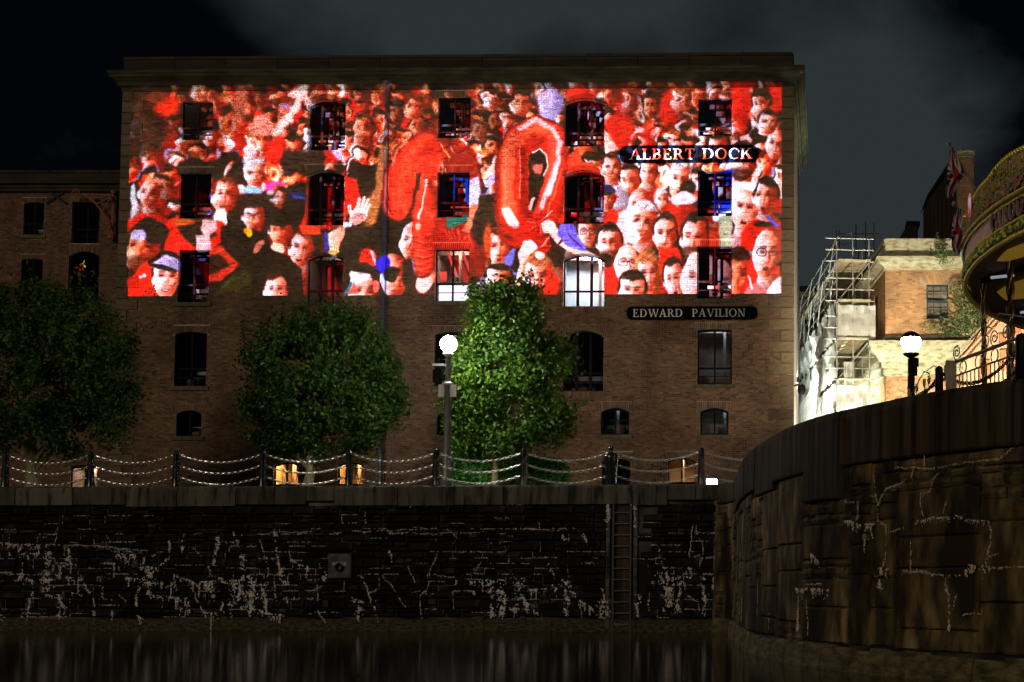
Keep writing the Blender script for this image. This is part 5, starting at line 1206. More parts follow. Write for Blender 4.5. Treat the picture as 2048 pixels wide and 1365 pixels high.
# underside: dark boards, yellow lit panels, ribs, roof
M['under'] = mat('canopy_underside', (.030,.014,.007), .6, (.075,.03,.012), 3)
q = MB(); band(q, *full, [(CARR-.03,RB+.6,0),(CARR-.05,RB+.10,0),(CARR-1.6,RB+.55,0),(4.0,RB+2.2,0),(1.0,RB+2.6,0)], 120); q.build('canopy', M['under'], CA)
q = MB(); band(q, *full, [(CARR-.03,RB+.8,0),(1.0,RB+3.4,0)], 60); q.build('roof', mat('canopy_roof', (.12,.02,.02), .6), CA)
M['yl'] = mat('yellow_panel', (.30,.20,.02), .5, (.36,.26,.04), 1.4, emit=(1,.60,.05), estr=.09)
for k in range(16):
    a = math.radians(161)+SEG*k; q = MB(); n = 8; V = []
    for (rr_, z_, hw) in ((CARR-.50,RB+.19,.050),(CARR-.78,RB+.27,.085),(CARR-1.12,RB+.365,.085),(CARR-1.42,RB+.455,.05)):
        for j in range(n+1): V.append(cp(a+(j/n-.5)*2*hw*(1+.15*math.sin(j*2.0)), rr_, z_))
    for i_ in range(3):
        for j in range(n): q.add([V[i_*(n+1)+j], V[i_*(n+1)+j+1], V[(i_+1)*(n+1)+j+1], V[(i_+1)*(n+1)+j]], [(0,1,2,3)])
    q.build('lit_panel', M['yl'], CA)
    q = MB(); aa = a+SEG/2; q.tube([cp(aa,CARR-.3,RB+.1), cp(aa,4,RB+2.1)], .06, 5); q.build('rib', M['black'], CA)
    q = MB(); q.tube([cp(aa+.04,CARR-.5,RB+.1), cp(aa-.0,CARR-.95,RB+.22)], .03, 8); q.build('light_tube', emitter('tube_dim', (.8,.88,1), .3) if k == 0 else bpy.data.materials['tube_dim'], CA)
def twist(u, Y, v0, v1, rad, lab):
    p0, p1_ = at(u, v0, Y), at(u, v1, Y); q = MB(); n = 10; T_ = 90
    for s_ in range(2):
        pts = []
        for k in range(T_): t_ = k/(T_-1); an = t_*(p1_.z-p0.z)/.42*2*PI/2+s_*PI; pts.append((p0.x-CCX+rad*.55*math.cos(an), Y-CCY+rad*.55*math.sin(an), p0.z+(p1_.z-p0.z)*t_-QZ))
        q.tube(pts, rad*.62, 6, cap=True)
    q.build('twisted_pole', M['brass'], CA, True)
M['brass'] = mat('old_brass', (.16,.11,.07), .28, metallic=.85, bump=.2)
twist(1969, 30.2, 820, 566, .055, ''); twist(2023, 29.3, 830, 505, .08, '')
q = MB(); band(q, *full, [(CARR-.3,QZ-.02,0),(CARR-.3,QZ+.35,0),(2,QZ+.36,0)], 90); q.build('platform', M['cara'], CA)
q = MB(); q.lathe([(1.2,0),(1.2,5.5)], (0,0,0), 16); q.build('centre_drum', M['cara'], CA)
for k in range(12):      # outer ring of posts further round, mostly out of frame
    a = math.radians(172+45)+k*SEG*.9
    if math.degrees(a) < 200: continue
    q = MB(); q.tube([cp(a, CARR-.9, QZ), cp(a, CARR-.9, RB+.3)], .05, 8); q.build('pole', M['brass'], CA)
# added unseen lamp inside the canopy to brighten its underside
l = bpy.data.lights.new('canopy_fill_lamp','POINT'); l.energy = 30; l.color = (1,.75,.3); l.shadow_soft_size = .3; lo = bpy.data.objects.new('canopy_fill_lamp', l); C.objects.link(lo); lo.parent = CA; lo.location = (-8.0,-1.0,RB-QZ-.2)
# ------------------------------------------------------------------ union flags
def flagmat():
    m = bpy.data.materials.new('union_flag'); m.use_nodes = True; t = m.node_tree; p = t.nodes['Principled BSDF']; p.inputs['Roughness'].default_value = .8
    W_, H_ = 120, 72; yy, xx = np.mgrid[0:H_, 0:W_]; X = (xx+.5)/W_*60; Y = (yy+.5)/H_*30
    img = np.empty((H_, W_, 4), np.float32); img[...] = (.012,.03,.16,1); white = (.55,.53,.50,1); red = (.30,.02,.025,1)
    d1 = np.abs(X-2*Y)/math.sqrt(5); d2 = np.abs(X+2*Y-60)/math.sqrt(5); img[(d1 < 3)|(d2 < 3)] = white
    s1_ = (X-2*Y)/math.sqrt(5); s2_ = (X+2*Y-60)/math.sqrt(5)
    rr = ((s1_ > 0)&(s1_ < 2)&(X > 30))|((s1_ < 0)&(s1_ > -2)&(X < 30))|((s2_ > 0)&(s2_ < 2)&(X > 30))|((s2_ < 0)&(s2_ > -2)&(X < 30)); img[rr] = red
    img[(np.abs(X-30) < 5)|(np.abs(Y-15) < 5)] = white; img[(np.abs(X-30) < 3)|(np.abs(Y-15) < 3)] = red
    im = bpy.data.images.new('flag_print', W_, H_, float_buffer=True); im.pixels.foreach_set(img.ravel()); im.update()
    tx = t.nodes.new('ShaderNodeTexImage'); tx.image = im; t.links.new(tx.outputs[0], p.inputs['Base Color'])
    tl = t.nodes.new('ShaderNodeBsdfTranslucent'); t.links.new(tx.outputs[0], tl.inputs[0]); x_ = t.nodes.new('ShaderNodeMixShader'); x_.inputs[0].default_value = .3
    t.links.new(p.outputs[0], x_.inputs[1]); t.links.new(tl.outputs[0], x_.inputs[2]); t.links.new(x_.outputs[0], t.nodes['Material Output'].inputs[0]); return m
FM = flagmat()
def flag(Y, tip, foot, outline, label):
    """outline: rows of (left u, right u, v) down the hanging cloth"""
    o = empty('flag', (0,0,0), 0, label, 'flag'); q = MB(); q.tube([at(*foot, Y+.4), at(*tip, Y)], .022, 6); q.lathe([(.02,-.05),(.05,0),(.02,.05)], at(*tip, Y), 8); q.build('flagpole', M['galv'], o)
    nx, ny = 12, 16; vs = []; uv = []
    for j in range(ny+1):
        t_ = j/ny*(len(outline)-1); i_ = min(int(t_), len(outline)-2); f_ = t_-i_; A_, B2 = outline[i_], outline[i_+1]; l_, r_, v_ = [A_[k]+(B2[k]-A_[k])*f_ for k in range(3)]
        for i2 in range(nx+1):
            s_ = i2/nx; P = at(l_+(r_-l_)*s_, v_+math.sin(s_*5+j*.3)*2, Y); vs.append((P.x, P.y+.10*math.sin(s_*11+j*.5)*(.3+j/ny), P.z)); uv.append((.02+.96*j/ny, .05+.9*(s_*.8+.1+.1*math.sin(j*.5))))
    fs = [(j*(nx+1)+i_, j*(nx+1)+i_+1, (j+1)*(nx+1)+i_+1, (j+1)*(nx+1)+i_) for j in range(ny) for i_ in range(nx)]
    me = bpy.data.meshes.new('cloth'); me.from_pydata(vs, [], fs); ul = me.uv_layers.new(name='uv')
    for li, lp_ in enumerate(me.loops): ul.data[li].uv = uv[lp_.vertex_index]
    me.materials.append(FM); me.polygons.foreach_set('use_smooth', [True]*len(me.polygons)); c_ = bpy.data.objects.new('cloth', me); C.objects.link(c_); c_.parent = o
flag(30.5, (1897,286), (1962,395), [(1900,1906,297),(1897,1920,325),(1894,1931,345),(1893,1920,362),(1891,1910,380),(1893,1905,398)], 'upper union flag drooping from a slanted pole above the carousel')
flag(29.6, (1908,408), (1945,455), [(1911,1923,420),(1906,1928,440),(1903,1929,458),(1902,1930,475),(1903,1927,492),(1910,1922,505)], 'lower union flag hanging at the left rim of the carousel')
# ------------------------------------------------------------------ railing, gate post, posts and chains on the right quay
def r3(u, v, Y): p = at(u, v, Y); return p
RL = empty('railing', (0,0,0), 0, 'cream iron railing with scrolls and rings round the carousel on the right quay', 'railing')
def rail_run(u0, v0, Y0, u1, v1, Y1, nb, rings, drop=1.05, gap=.26):
    a, b = r3(u0, v0, Y0), r3(u1, v1, Y1); D = b-a
    q = MB(); q.tube([a, b], .035, 4); q.build('top_rail', M['cream'], RL)
    q = MB(); q.tube([a-Vector((0,0,gap)), b-Vector((0,0,gap))], .018, 4); q.tube([a-Vector((0,0,drop)), b-Vector((0,0,drop))], .018, 4); q.build('lower_rail', M['cream'], RL)
    bar = MB(); bar.tube([(0,0,-drop),(0,0,-gap)], .012, 4); bme = bar.mesh('bar', M['cream'])
    for k in range(1, nb): inst('bar', bme, RL, a+D*(k/nb))
    dn = D.normalized(); rm_ = MB(); rm_.tube([dn*.12*math.cos(t_*PI/8)+Vector((0,0,.12*math.sin(t_*PI/8))) for t_ in range(17)], .014, 4, cap=False); rme = rm_.mesh('ring', M['cream'])
    for k in range(rings): inst('ring', rme, RL, a+D*((k+.5)/rings)-Vector((0,0,gap/2+.02)))
    return a, b, dn
a, b, dn1 = rail_run(1812, 806, 33.5, 1893, 756, 29.5, 12, 3)
a2, b2, dn2 = rail_run(1911, 724, 27.2, 2075, 662, 24.6, 20, 5)
def scroll(c_, dn, s_, flip=1):
    q = MB(); pts = []
    for k in range(26): t_ = k/25; rr_ = s_*(1-t_*.85); an = -PI/2+t_*3.6*PI; pts.append(c_+dn*(flip*rr_*math.cos(an))+Vector((0,0,rr_*math.sin(an))))
    q.tube(pts, .014, 4); q.build('scroll', M['cream'], RL)
D = b2-a2
for t_, f_ in ((.02,-1),(.38,1),(.50,-1),(.64,1)): scroll(a2+D*t_+Vector((0,0,.17)), dn2, .15, f_)
q = MB(); q.tube([a2+D*.05+Vector((0,0,.05)), a2+D*.22+Vector((0,0,.22)), a2+D*.36+Vector((0,0,.45)), a2+D*.46+Vector((0,0,.36))], .014, 4); q.tube([a2+D*.5+Vector((0,0,.5)), a2+D*.56+Vector((0,0,.55)), a2+D*.85+Vector((0,0,.32))], .014, 4); q.build('scroll_rail', M['cream'], RL)
D = b-a
for t_, f_ in ((.08,1),(.30,-1),(.48,1),(.60,-1),(.85,1),(.98,1)): scroll(a+D*t_+Vector((0,0,.17)), dn1, .13, f_)
q = MB(); q.tube([a+D*.05+Vector((0,0,.02)), a+D*.25+Vector((0,0,.22)), a+D*.48+Vector((0,0,.42)), a+D*.62+Vector((0,0,.30))], .014, 4); q.tube([a+D*.55+Vector((0,0,.4)), a+D*.7+Vector((0,0,.42)), a+D*.92+Vector((0,0,.22))], .014, 4); q.build('scroll_rail', M['cream'], RL)
for u, Y in ((1897,27.9),(1907,27.3)):
    p_ = r3(u, 722, Y); q = MB(); q.box(-.05,.05,-.05,.05,QZ-.03,p_.z); o = q.build('gate_post', M['cream'], RL); o.location = (p_.x, p_.y, 0)
p_ = r3(1901, 730, 27.6); q = MB(); q.box(-.04,.04,-.02,.02,QZ,p_.z-.1); o = q.build('gate_panel', M['cream'], RL); o.location = (p_.x, p_.y, 0)
o1 = at(1878, 732, 29.0); ob = empty('bollard', (o1.x, 29.0, QZ), 0, 'slim black post on the right quay before the cream gate post', 'bollard')
q = MB(); h = o1.z-QZ; q.lathe([(.085,-.03),(.078,h-.08),(.06,h-.03),(.0,h)], n=14); q.build('post', M['black'], ob, True)
o2 = at(2042, 666, 23.9); ob = empty('bollard', (o2.x+.03, 23.9, QZ), 0, 'thick black post cut off by the right edge', 'bollard')
q = MB(); h = o2.z-QZ; q.lathe([(.14,-.03),(.125,h-.1),(.10,h-.03),(.0,h)], n=16); q.build('post', M['black'], ob, True)
def free_chain(a, b, sag, n, label):
    d = b-a; L_ = math.hypot(d.x, d.y); q = MB()
    for k in range(n):
        t_ = (k+.5)/n; P = a+d*t_+Vector((0,0,-4*sag*t_*(1-t_))); P2 = a+d*(t_+.5/n)+Vector((0,0,-4*sag*(t_+.5/n)*(1-t_-.5/n))); dd = (P2-P).normalized(); sd2 = dd.cross(Vector((0,0,1))).normalized(); up_ = sd2.cross(dd)
        s2_ = sd2 if k % 2 else up_; l_ = (d.length/n)*.72; w_ = .03; q.tube([P+dd*x_*l_+s2_*y_*w_ for x_, y_ in ((-.7,1),(.7,1),(1,0),(.7,-1),(-.7,-1),(-1,0),(-.7,1))], .010, 4, cap=False)
    o = q.build('chain', M['iron']); tag(o, label, 'chain')
free_chain(Vector((o1.x,29,at(1878,741,29).z)), Vector((o2.x,23.9,at(2042,690,23.9).z)), .42, 62, 'long dark chain swagged between the two black posts on the right quay')
free_chain(Vector((o1.x,29,at(1876,752,29).z)), at(1790,815,38), .2, 60, 'dark chain running back from the slim black post along the cream railing')
free_chain(Vector((o2.x,23.9,at(2042,732,23.9).z)), Vector((o1.x,29,at(1878,800,29).z)), .25, 60, 'lower dark chain by the thick black post at the right edge')
for m_ in bpy.data.meshes: m_.validate(verbose=False) if False else None
PROJ_SIGN = (1, 1); PROJ_POWER = 1060000
# ================================================================== THE PICTURE IN THE PROJECTOR
# painted here stroke by stroke; coordinates are photo pixels, origin at (250,166)
PW, PH, OX, OY = 1318, 428, 250, 166
IMG = np.zeros((PH, PW, 3), np.float32)
rs = np.random.RandomState(11)
def _win(x0, y0, x1, y1):
    x0, y0, x1, y1 = max(0, int(x0-OX)), max(0, int(y0-OY)), min(PW, int(x1-OX)+1), min(PH, int(y1-OY)+1)
    if x1 <= x0 or y1 <= y0: return None
    yy, xx = np.mgrid[y0:y1, x0:x1].astype(np.float32); return (slice(y0,y1), slice(x0,x1)), xx+OX, yy+OY
def sm(v, e): return np.clip(.5+v/max(e, .01), 0, 1)
def put(sl, a, col):
    col = np.asarray(col, np.float32); IMG[sl] = IMG[sl]*(1-a[...,None]) + (col if col.ndim == 3 else col[None,None,:])*a[...,None]
def ell(cx, cy, rx, ry, col, soft=2, ang=0, al=1, shade=None):
    R_ = max(rx, ry)*1.15+soft*2; w = _win(cx-R_, cy-R_, cx+R_, cy+R_)
    if not w: return
    sl_, X, Y = w; c, s = math.cos(ang), math.sin(ang); x = ((X-cx)*c+(Y-cy)*s)/rx; y = (-(X-cx)*s+(Y-cy)*c)/ry
    r_ = np.sqrt(x*x+y*y); a = sm((1-r_)*min(rx, ry), soft)*al
    if shade is not None: t = np.clip(.5+.5*x, 0, 1)[...,None]; put(sl_, a, np.asarray(col, np.float32)*(1-t)+np.asarray(shade, np.float32)*t)
    else: put(sl_, a, col)
def poly(pts, col, soft=2, al=1, col2=None):
    P = np.array(pts, float); x0, y0 = P.min(0)-6-soft; x1, y1 = P.max(0)+6+soft; w = _win(x0, y0, x1, y1)
    if not w: return
    sl_, X, Y = w; ins = np.zeros(X.shape, bool); dist = np.full(X.shape, 1e9, np.float32); n = len(P)
    for i in range(n):
        ax_, ay_ = P[i]; bx, by = P[(i+1) % n]; cond = ((ay_ > Y) != (by > Y)); den = (by-ay_) if by != ay_ else 1e-9
        ins ^= cond & (X < (bx-ax_)*(Y-ay_)/den+ax_); dx, dy = bx-ax_, by-ay_; t = np.clip(((X-ax_)*dx+(Y-ay_)*dy)/(dx*dx+dy*dy+1e-9), 0, 1)
        dist = np.minimum(dist, np.hypot(X-ax_-t*dx, Y-ay_-t*dy))
    a = sm(np.where(ins, dist, -dist), soft)*al
    if col2 is not None: t = np.clip((X-P[:,0].min())/(np.ptp(P[:,0])+1e-6), 0, 1)[...,None]; put(sl_, a, np.array(col, np.float32)*(1-t)+np.array(col2, np.float32)*t)
    else: put(sl_, a, col)
def line(pts, wd, col, soft=1.5, al=1):
    P = np.array(pts, float); pad = wd+soft+4; w = _win(P[:,0].min()-pad, P[:,1].min()-pad, P[:,0].max()+pad, P[:,1].max()+pad)
    if not w: return
    sl_, X, Y = w; d = np.full(X.shape, 1e9, np.float32)
    for (ax_, ay_), (bx, by) in zip(P[:-1], P[1:]):
        dx, dy = bx-ax_, by-ay_; t = np.clip(((X-ax_)*dx+(Y-ay_)*dy)/(dx*dx+dy*dy+1e-9), 0, 1); d = np.minimum(d, np.hypot(X-ax_-t*dx, Y-ay_-t*dy))
    put(sl_, sm(wd/2-d, soft)*al, col)
def c_(r, g, b): return np.array([r, g, b], np.float32)/255
def blur(k):
    global IMG
    for _ in range(2):
        A = np.cumsum(np.pad(IMG, ((k+1,k),(0,0),(0,0)), 'edge'), 0); IMG = (A[2*k+1:]-A[:-2*k-1])/(2*k+1)
        A = np.cumsum(np.pad(IMG, ((0,0),(k+1,k),(0,0)), 'edge'), 1); IMG = (A[:,2*k+1:]-A[:,:-2*k-1])/(2*k+1)
LIT, MID, SHD = c_(262,232,236), c_(246,150,128), c_(160,38,14)
RED, DRED = c_(236,40,26), c_(140,14,10)
def vnoise(X, Y, f, seed):
    return (np.sin(X*f+seed)*np.cos(Y*f*1.3+seed*2)+np.sin(X*f*2.3+Y*f*1.7+seed*3)*.5)/1.5
def face(x, y, w, h, hair='dark', b=1.5, rot=None, light=-1, tone=1.0, mouth='shut', beard=0, glasses=0, cap=None, shirt=None, closed=0, turn=0.0, neck=1, flat=0, long_=0, warm=0):
    """one head; (x,y) centre, w,h size; light -1 from the left, +1 from the right"""
    R = rs.rand
    hc = {'dark': c_(26,12,11), 'brown': c_(74,32,20), 'fair': c_(186,104,64), 'grey': c_(214,196,200), 'bald': None, 'red': c_(116,44,22)}[hair] if hair in ('dark','brown','fair','grey','bald','red') else hair
    if rot is None: rot = rs.uniform(-.13, .13)
    turn = turn+rs.uniform(-.15, .15); jw = rs.uniform(.10, .30); hl = rs.uniform(-.10, .12); bsl = rs.uniform(-.05, .09); es = rs.uniform(.34, .43); ph = rs.uniform(0, 9)
    if shirt is not None:
        if neck: poly([(x-w*.30,y+h*.2),(x+w*.32,y+h*.2),(x+w*.38,y+h*.78),(x-w*.36,y+h*.78)], LIT*tone*.9, b*2, 1, SHD*tone)
        poly([(x-w*1.05,y+h*1.0),(x-w*.72,y+h*.72),(x-w*.34,y+h*.60),(x-w*.05,y+h*.74),(x+w*.34,y+h*.60),(x+w*.78,y+h*.72),(x+w*1.1,y+h*1.04),(x+w*1.05,y+h*1.5),(x-w*1.0,y+h*1.5)], shirt*1.08, b*2.5, 1, shirt*.6)
        line([(x-w*.6,y+h*.9),(x-w*.4,y+h*1.2)], w*.10, shirt*.6, b*3, .6); line([(x+w*.2,y+h*.85),(x+w*.1,y+h*1.2)], w*.12, shirt*.55, b*3, .5)
    win = _win(x-w*1.1, y-h*1.1, x+w*1.1, y+h*1.1)
    if not win: return
    sl_, X, Y = win; co, si = math.cos(rot), math.sin(rot); u = ((X-x)*co+(Y-y)*si)/(w/2); v = (-(X-x)*si+(Y-y)*co)/(h/2)
    b = max(b, 1.7); e = b/(w/2)*1.5; tex = vnoise(X, Y, .9, ph)*.5+vnoise(X, Y, .35, ph+2)*.5
    if hc is not None:      # hair mass behind the head
        hr = np.sqrt((u/(1.08+.15*long_))**2+((v+.16)/(1.0+.3*long_))**2)+.05*tex; a = sm(1-hr, e*1.3)*sm((.18+1.2*long_)-v, .35)
        put(sl_, a, hc*(.9+.5*np.clip(light*u,-1,1)[...,None]*(1 if hair != 'dark' else .3)+.3*tex[...,None])*max(tone,.6))
    # rim of dark behind the face so that heads part from one another
    ell(x+w*.50*(.9+turn*.3), y+h*.05, w*.08, h*.12, SHD*tone*1.2, b); ell(x-w*.50*(.9-turn*.3), y+h*.05, w*.07, h*.11, (LIT if light < 0 else SHD)*tone, b)
    jaw = 1-jw*np.clip(v, 0, 1)**1.4-.06*np.clip(-v, 0, 1)**2; fr = np.sqrt((np.abs(u)/jaw)**2.15+np.abs(v)**2.25)+.012*tex; a = sm(1-fr, e)
    uu = u-turn*.45; L_ = light*uu
    t = .50+.66*L_+.16*vnoise(X, Y, .13, ph)+.09*tex-.10*np.clip(v, 0, 1)-.22*np.clip(v-.35, 0, 1)+.12*np.exp(-((v+.45)/.3)**2-(uu/.5)**2)
    t -= .30*np.exp(-((v+.13)/.12)**2)*np.exp(-((np.abs(uu)-es)/.26)**2)       # eye sockets
    t += .22*np.exp(-((v-.18)/.16)**2)*np.exp(-((uu-light*.42)/.24)**2)          # cheek towards the light
    t += .16*np.exp(-((v-.18)/.14)**2)*np.exp(-((uu+light*.42)/.2)**2)
    t -= .22*np.exp(-((uu+light*.15)/.09)**2)*np.exp(-((v-.12)/.24)**2)           # shaded flank of the nose
    t += .20*np.exp(-((uu-light*.03)/.07)**2)*np.exp(-((v-.08)/.26)**2)
    t -= .26*np.exp(-((v-.40)/.06)**2)*np.exp(-(uu/.17)**2)
    t -= .20*np.exp(-((v-.76)/.07)**2)*np.exp(-(uu/.3)**2)
    if flat: t = t*.70+.26
    t = np.clip(t, 0, 1.08)[...,None]
    skin = np.where(t > .5, MID*(1-(t-.5)*2)+LIT*(t-.5)*2, SHD*(1-t*2)+MID*t*2)*tone
    if warm: skin = skin*np.array([1,.80,.66],np.float32)
    put(sl_, a, skin)
    def f_(cu, cv, ru, rv, col, al=1, so=None, tilt=0):
        r_ = np.sqrt(((u-cu)/ru)**2+((v-cv-tilt*(u-cu))/rv)**2); put(sl_, np.clip(1.35-r_*r_*.9, 0, 1)*al*a, col)
    tc_ = turn*.45; dk = c_(64,18,16)*tone; md = c_(150,56,46)*tone; far = light*-1
    for sg in (-1, 1):
        ex = tc_+sg*es; k_ = 1-.25*abs(turn)*(sg*turn > 0)
        f_(ex, -.28+bsl*.5, .26*k_, .07, dk, .6*(.5+.5*R()), tilt=-sg*bsl*2); f_(ex, -.14, .24*k_, .13, md, .42)
        if closed: f_(ex, -.09, .20*k_, .03, dk, .7)
        else: f_(ex, -.10, .17*k_, .06, dk, .72); f_(ex+.03, -.02, .15*k_, .025, MID*tone, .35)
    if mouth == 'open': f_(tc_, .62, .20, .12, c_(84,8,12), .95); f_(tc_, .76, .16, .03, c_(230,120,112)*tone, .6); f_(tc_, .55, .12, .02, c_(250,225,222)*tone, .7)
    elif mouth == 'teeth': f_(tc_, .61, .24, .075, c_(120,20,24), .85); f_(tc_, .595, .17, .03, c_(255,238,238)*tone, .85)
    else: f_(tc_, .60, .22, .035, c_(140,30,30)*tone, .75); f_(tc_, .665, .16, .035, c_(222,108,100)*tone, .55)
    if beard: r_ = np.sqrt((u/1.0)**2+((v-.66)/.50)**2); put(sl_, sm(1-r_, .4)*a*.8*beard*sm(v-.28, .25)*(1-.8*np.exp(-((v-.61)/.07)**2-(uu/.22)**2)), c_(58,24,20)*tone)
    if hc is not None:      # fringe and sides
        r_ = (v+.64+hl+(.14+.1*R())*np.abs(u-.2*math.sin(ph))**1.6+.09*tex); put(sl_, sm(-r_, .16)*sm(1.06-fr, .2), hc*(.95+.45*tex[...,None])*max(tone,.6))
        put(sl_, sm(np.abs(u)-.92-.06*v+.05*tex, .12)*sm(1.08-fr, .15)*sm(.05-v, .25), hc*max(tone,.6))
    if glasses:
        for sg in (-1, 1):
            r_ = (np.abs((u-tc_-sg*.42)/.34)**2.6+np.abs((v+.08)/.18)**2.6)**(1/2.6); put(sl_, sm(.08-np.abs(r_-.95), .14)*.85, c_(30,12,18)); put(sl_, sm(.8-r_, .3)*.16, c_(255,240,245))
        f_(tc_, -.12, .09, .02, c_(30,12,18), 1)
    if cap is not None:
        r_ = np.sqrt((u/1.06)**2+((v+.42)/.66)**2); put(sl_, sm(1-r_, e)*sm(-.42-v, .08), cap*(1.05-.35*np.clip(u*.5+.5,0,1)[...,None]+.15*tex[...,None])); r_ = np.sqrt(((u+.3)/1.0)**2+((v+.44-.1*u)/.12)**2); put(sl_, sm(1-r_, .25), cap*.22)
def warp(amp, sc, seed):
    global IMG
    q_ = np.random.RandomState(seed); yy, xx = np.mgrid[0:PH, 0:PW].astype(np.float32); D = []
    for _ in range(2):
        d = np.zeros((PH, PW), np.float32)
        for _ in range(7): an = q_.uniform(0, 6.28); f = q_.uniform(.6, 1.6)/sc; d += np.sin((xx*math.cos(an)+yy*math.sin(an))*f*6.28+q_.uniform(0, 6.28))
        D.append(d/2.6*amp)
    X = np.clip(xx+D[0], 0, PW-1.001); Y = np.clip(yy+D[1], 0, PH-1.001); x0 = X.astype(int); y0 = Y.astype(int); fx = (X-x0)[...,None]; fy = (Y-y0)[...,None]
    IMG = (IMG[y0,x0]*(1-fx)+IMG[y0,x0+1]*fx)*(1-fy)+(IMG[y0+1,x0]*(1-fx)+IMG[y0+1,x0+1]*fx)*fy
# ---- far blurred terraces
IMG[:] = c_(62,18,12)
for k in range(260):
    x, y = rs.uniform(250,1570), rs.uniform(160,420); w = rs.uniform(26,46); q_ = rs.rand()
    if q_ < .40: ell(x, y, w*.55, w*.8, c_(214,104,84)*rs.uniform(.55,1.05), 14, rs.uniform(-.4,.4), .85, SHD*rs.uniform(.5,.8))
    elif q_ < .68: ell(x, y, w*.8, w*rs.uniform(.7,1.2), RED*rs.uniform(.5,1), 14, rs.uniform(-.6,.6), .85, DRED)
    elif q_ < .90: ell(x, y, w*.5, w*.55, c_(24,9,8), 10, 0, .85)
    elif q_ < .96: ell(x, y, w*.4, w*.7, c_(176,160,196)*rs.uniform(.6,1), 10, rs.uniform(-.7,.7), .75)
    else: line([(x,y),(x+rs.uniform(-30,30),y-50)], w*.4, c_(235,150,130)*rs.uniform(.6,1), 8, .8)
# rows of soft heads in the upper half
for j, yy in enumerate((176, 200, 226, 252, 280, 308, 338, 366)):
    for k in range(34):
        x = 256+k*39+rs.uniform(-13,13)+(j % 2)*20; y = yy+rs.uniform(-12,12); w = 25+j*1.6+rs.uniform(-4,6); tn = (.60+.045*j)*rs.uniform(.72,1.2)+.08*(x > 1180)
        if (x < 330 and y < 300 and rs.rand() < .8) or (x < 700 and y > 300 and rs.rand() < .3): continue
        face(x, y, w, w*rs.uniform(1.3,1.6), rs.choice(['dark','dark','dark','brown','bald','red','fair']), b=2.2, tone=tn, mouth=rs.choice(['shut','open']), beard=rs.choice([0,0,.8]), shirt=RED*rs.uniform(.5,1.05) if rs.rand() < .55 else c_(34,14,14) if rs.rand() < .75 else c_(190,170,210)*.8, warm=int(rs.rand() < .35 or x < 1000 and y < 260), light=-1 if rs.rand() < .75 else 1)
    for k in range(2):
        x = rs.uniform(300,1560); y = yy+rs.uniform(-10,10); line([(x,y),(x+rs.uniform(-20,20),y-26),(x+rs.uniform(-26,26),y-46)], rs.uniform(7,12), LIT*rs.uniform(.5,.95), 6, .9)
    for k in range(4): ell(rs.uniform(250,1570), yy+rs.uniform(-10,14), rs.uniform(8,22), rs.uniform(8,20), c_(18,8,8), 8, 0, .9)
warp(3.5, 70, 5); warp(1.0, 20, 6)
_a = IMG.copy(); blur(2); _b = IMG.copy(); IMG = _a; _yy, _xx = np.mgrid[0:PH, 0:PW]; _m = np.clip(1.05-(_yy/190.0)-.5*(_xx/PW), 0, 1)[...,None]; IMG = IMG*(1-_m)+_b*_m
IMG = np.clip((IMG-.24)*1.45+.22, 0, 1.2)
poly([(240,160),(322,160),(318,222),(340,262),(316,300),(250,330),(240,330)], c_(44,20,12), 30, .8)
ell(322,205,26,24,c_(226,48,24),12); ell(300,190,20,14,c_(120,52,30),12)
line([(575,188),(600,172)], 14, c_(240,170,160), 6); line([(600,178),(576,228),(545,262)], 17, c_(250,190,180), 6); line([(598,180),(618,215)], 13, c_(240,170,165), 5)
ell(545,300,18,34,RED,10,.4); ell(470,198,14,50,c_(176,90,70),10,.1); ell(515,250,24,20,c_(225,130,115),8)
ell(1102,210,26,34,c_(196,178,208),6,0,1,c_(120,100,150)); line([(1095,170),(1098,205)],14,c_(186,160,190),5)
for x, y, rx, ry in ((1240,262,26,44),(1340,215,26,34),(1488,200,22,66),(1562,200,28,30),(1165,190,30,20),(690,420,26,34),(1300,305,12,60)): ell(x, y, rx, ry, RED, 10, 0, .95, DRED*1.3)
poly([(1200,255),(1246,300),(1262,330),(1240,335),(1205,285)], c_(252,176,160), 6)
face(1303,215,28,52,'dark',3,long_=.7,tone=.85,warm=1); face(1365,205,34,56,'fair',4,tone=.9,turn=-.3); face(1525,215,40,52,'dark',4,tone=.85); face(1043,205,40,50,'dark',3,tone=.85,warm=1)
face(980,200,38,44,'dark',4,tone=.85); face(825,215,38,52,'red',4,tone=.82,warm=1); face(722,258,40,60,'brown',4,tone=.85,warm=1); face(960,262,36,30,'brown',6,tone=.6,warm=1)
face(405,372,44,54,'brown',3,tone=.8); face(320,375,40,56,'brown',3,tone=.78,warm=1)
poly([(560,300),(640,300),(650,355),(560,350)], c_(24,10,10), 8, .9)
ell(380,345,30,34,c_(10,7,10),6); ell(470,345,22,20,c_(30,12,12),6)
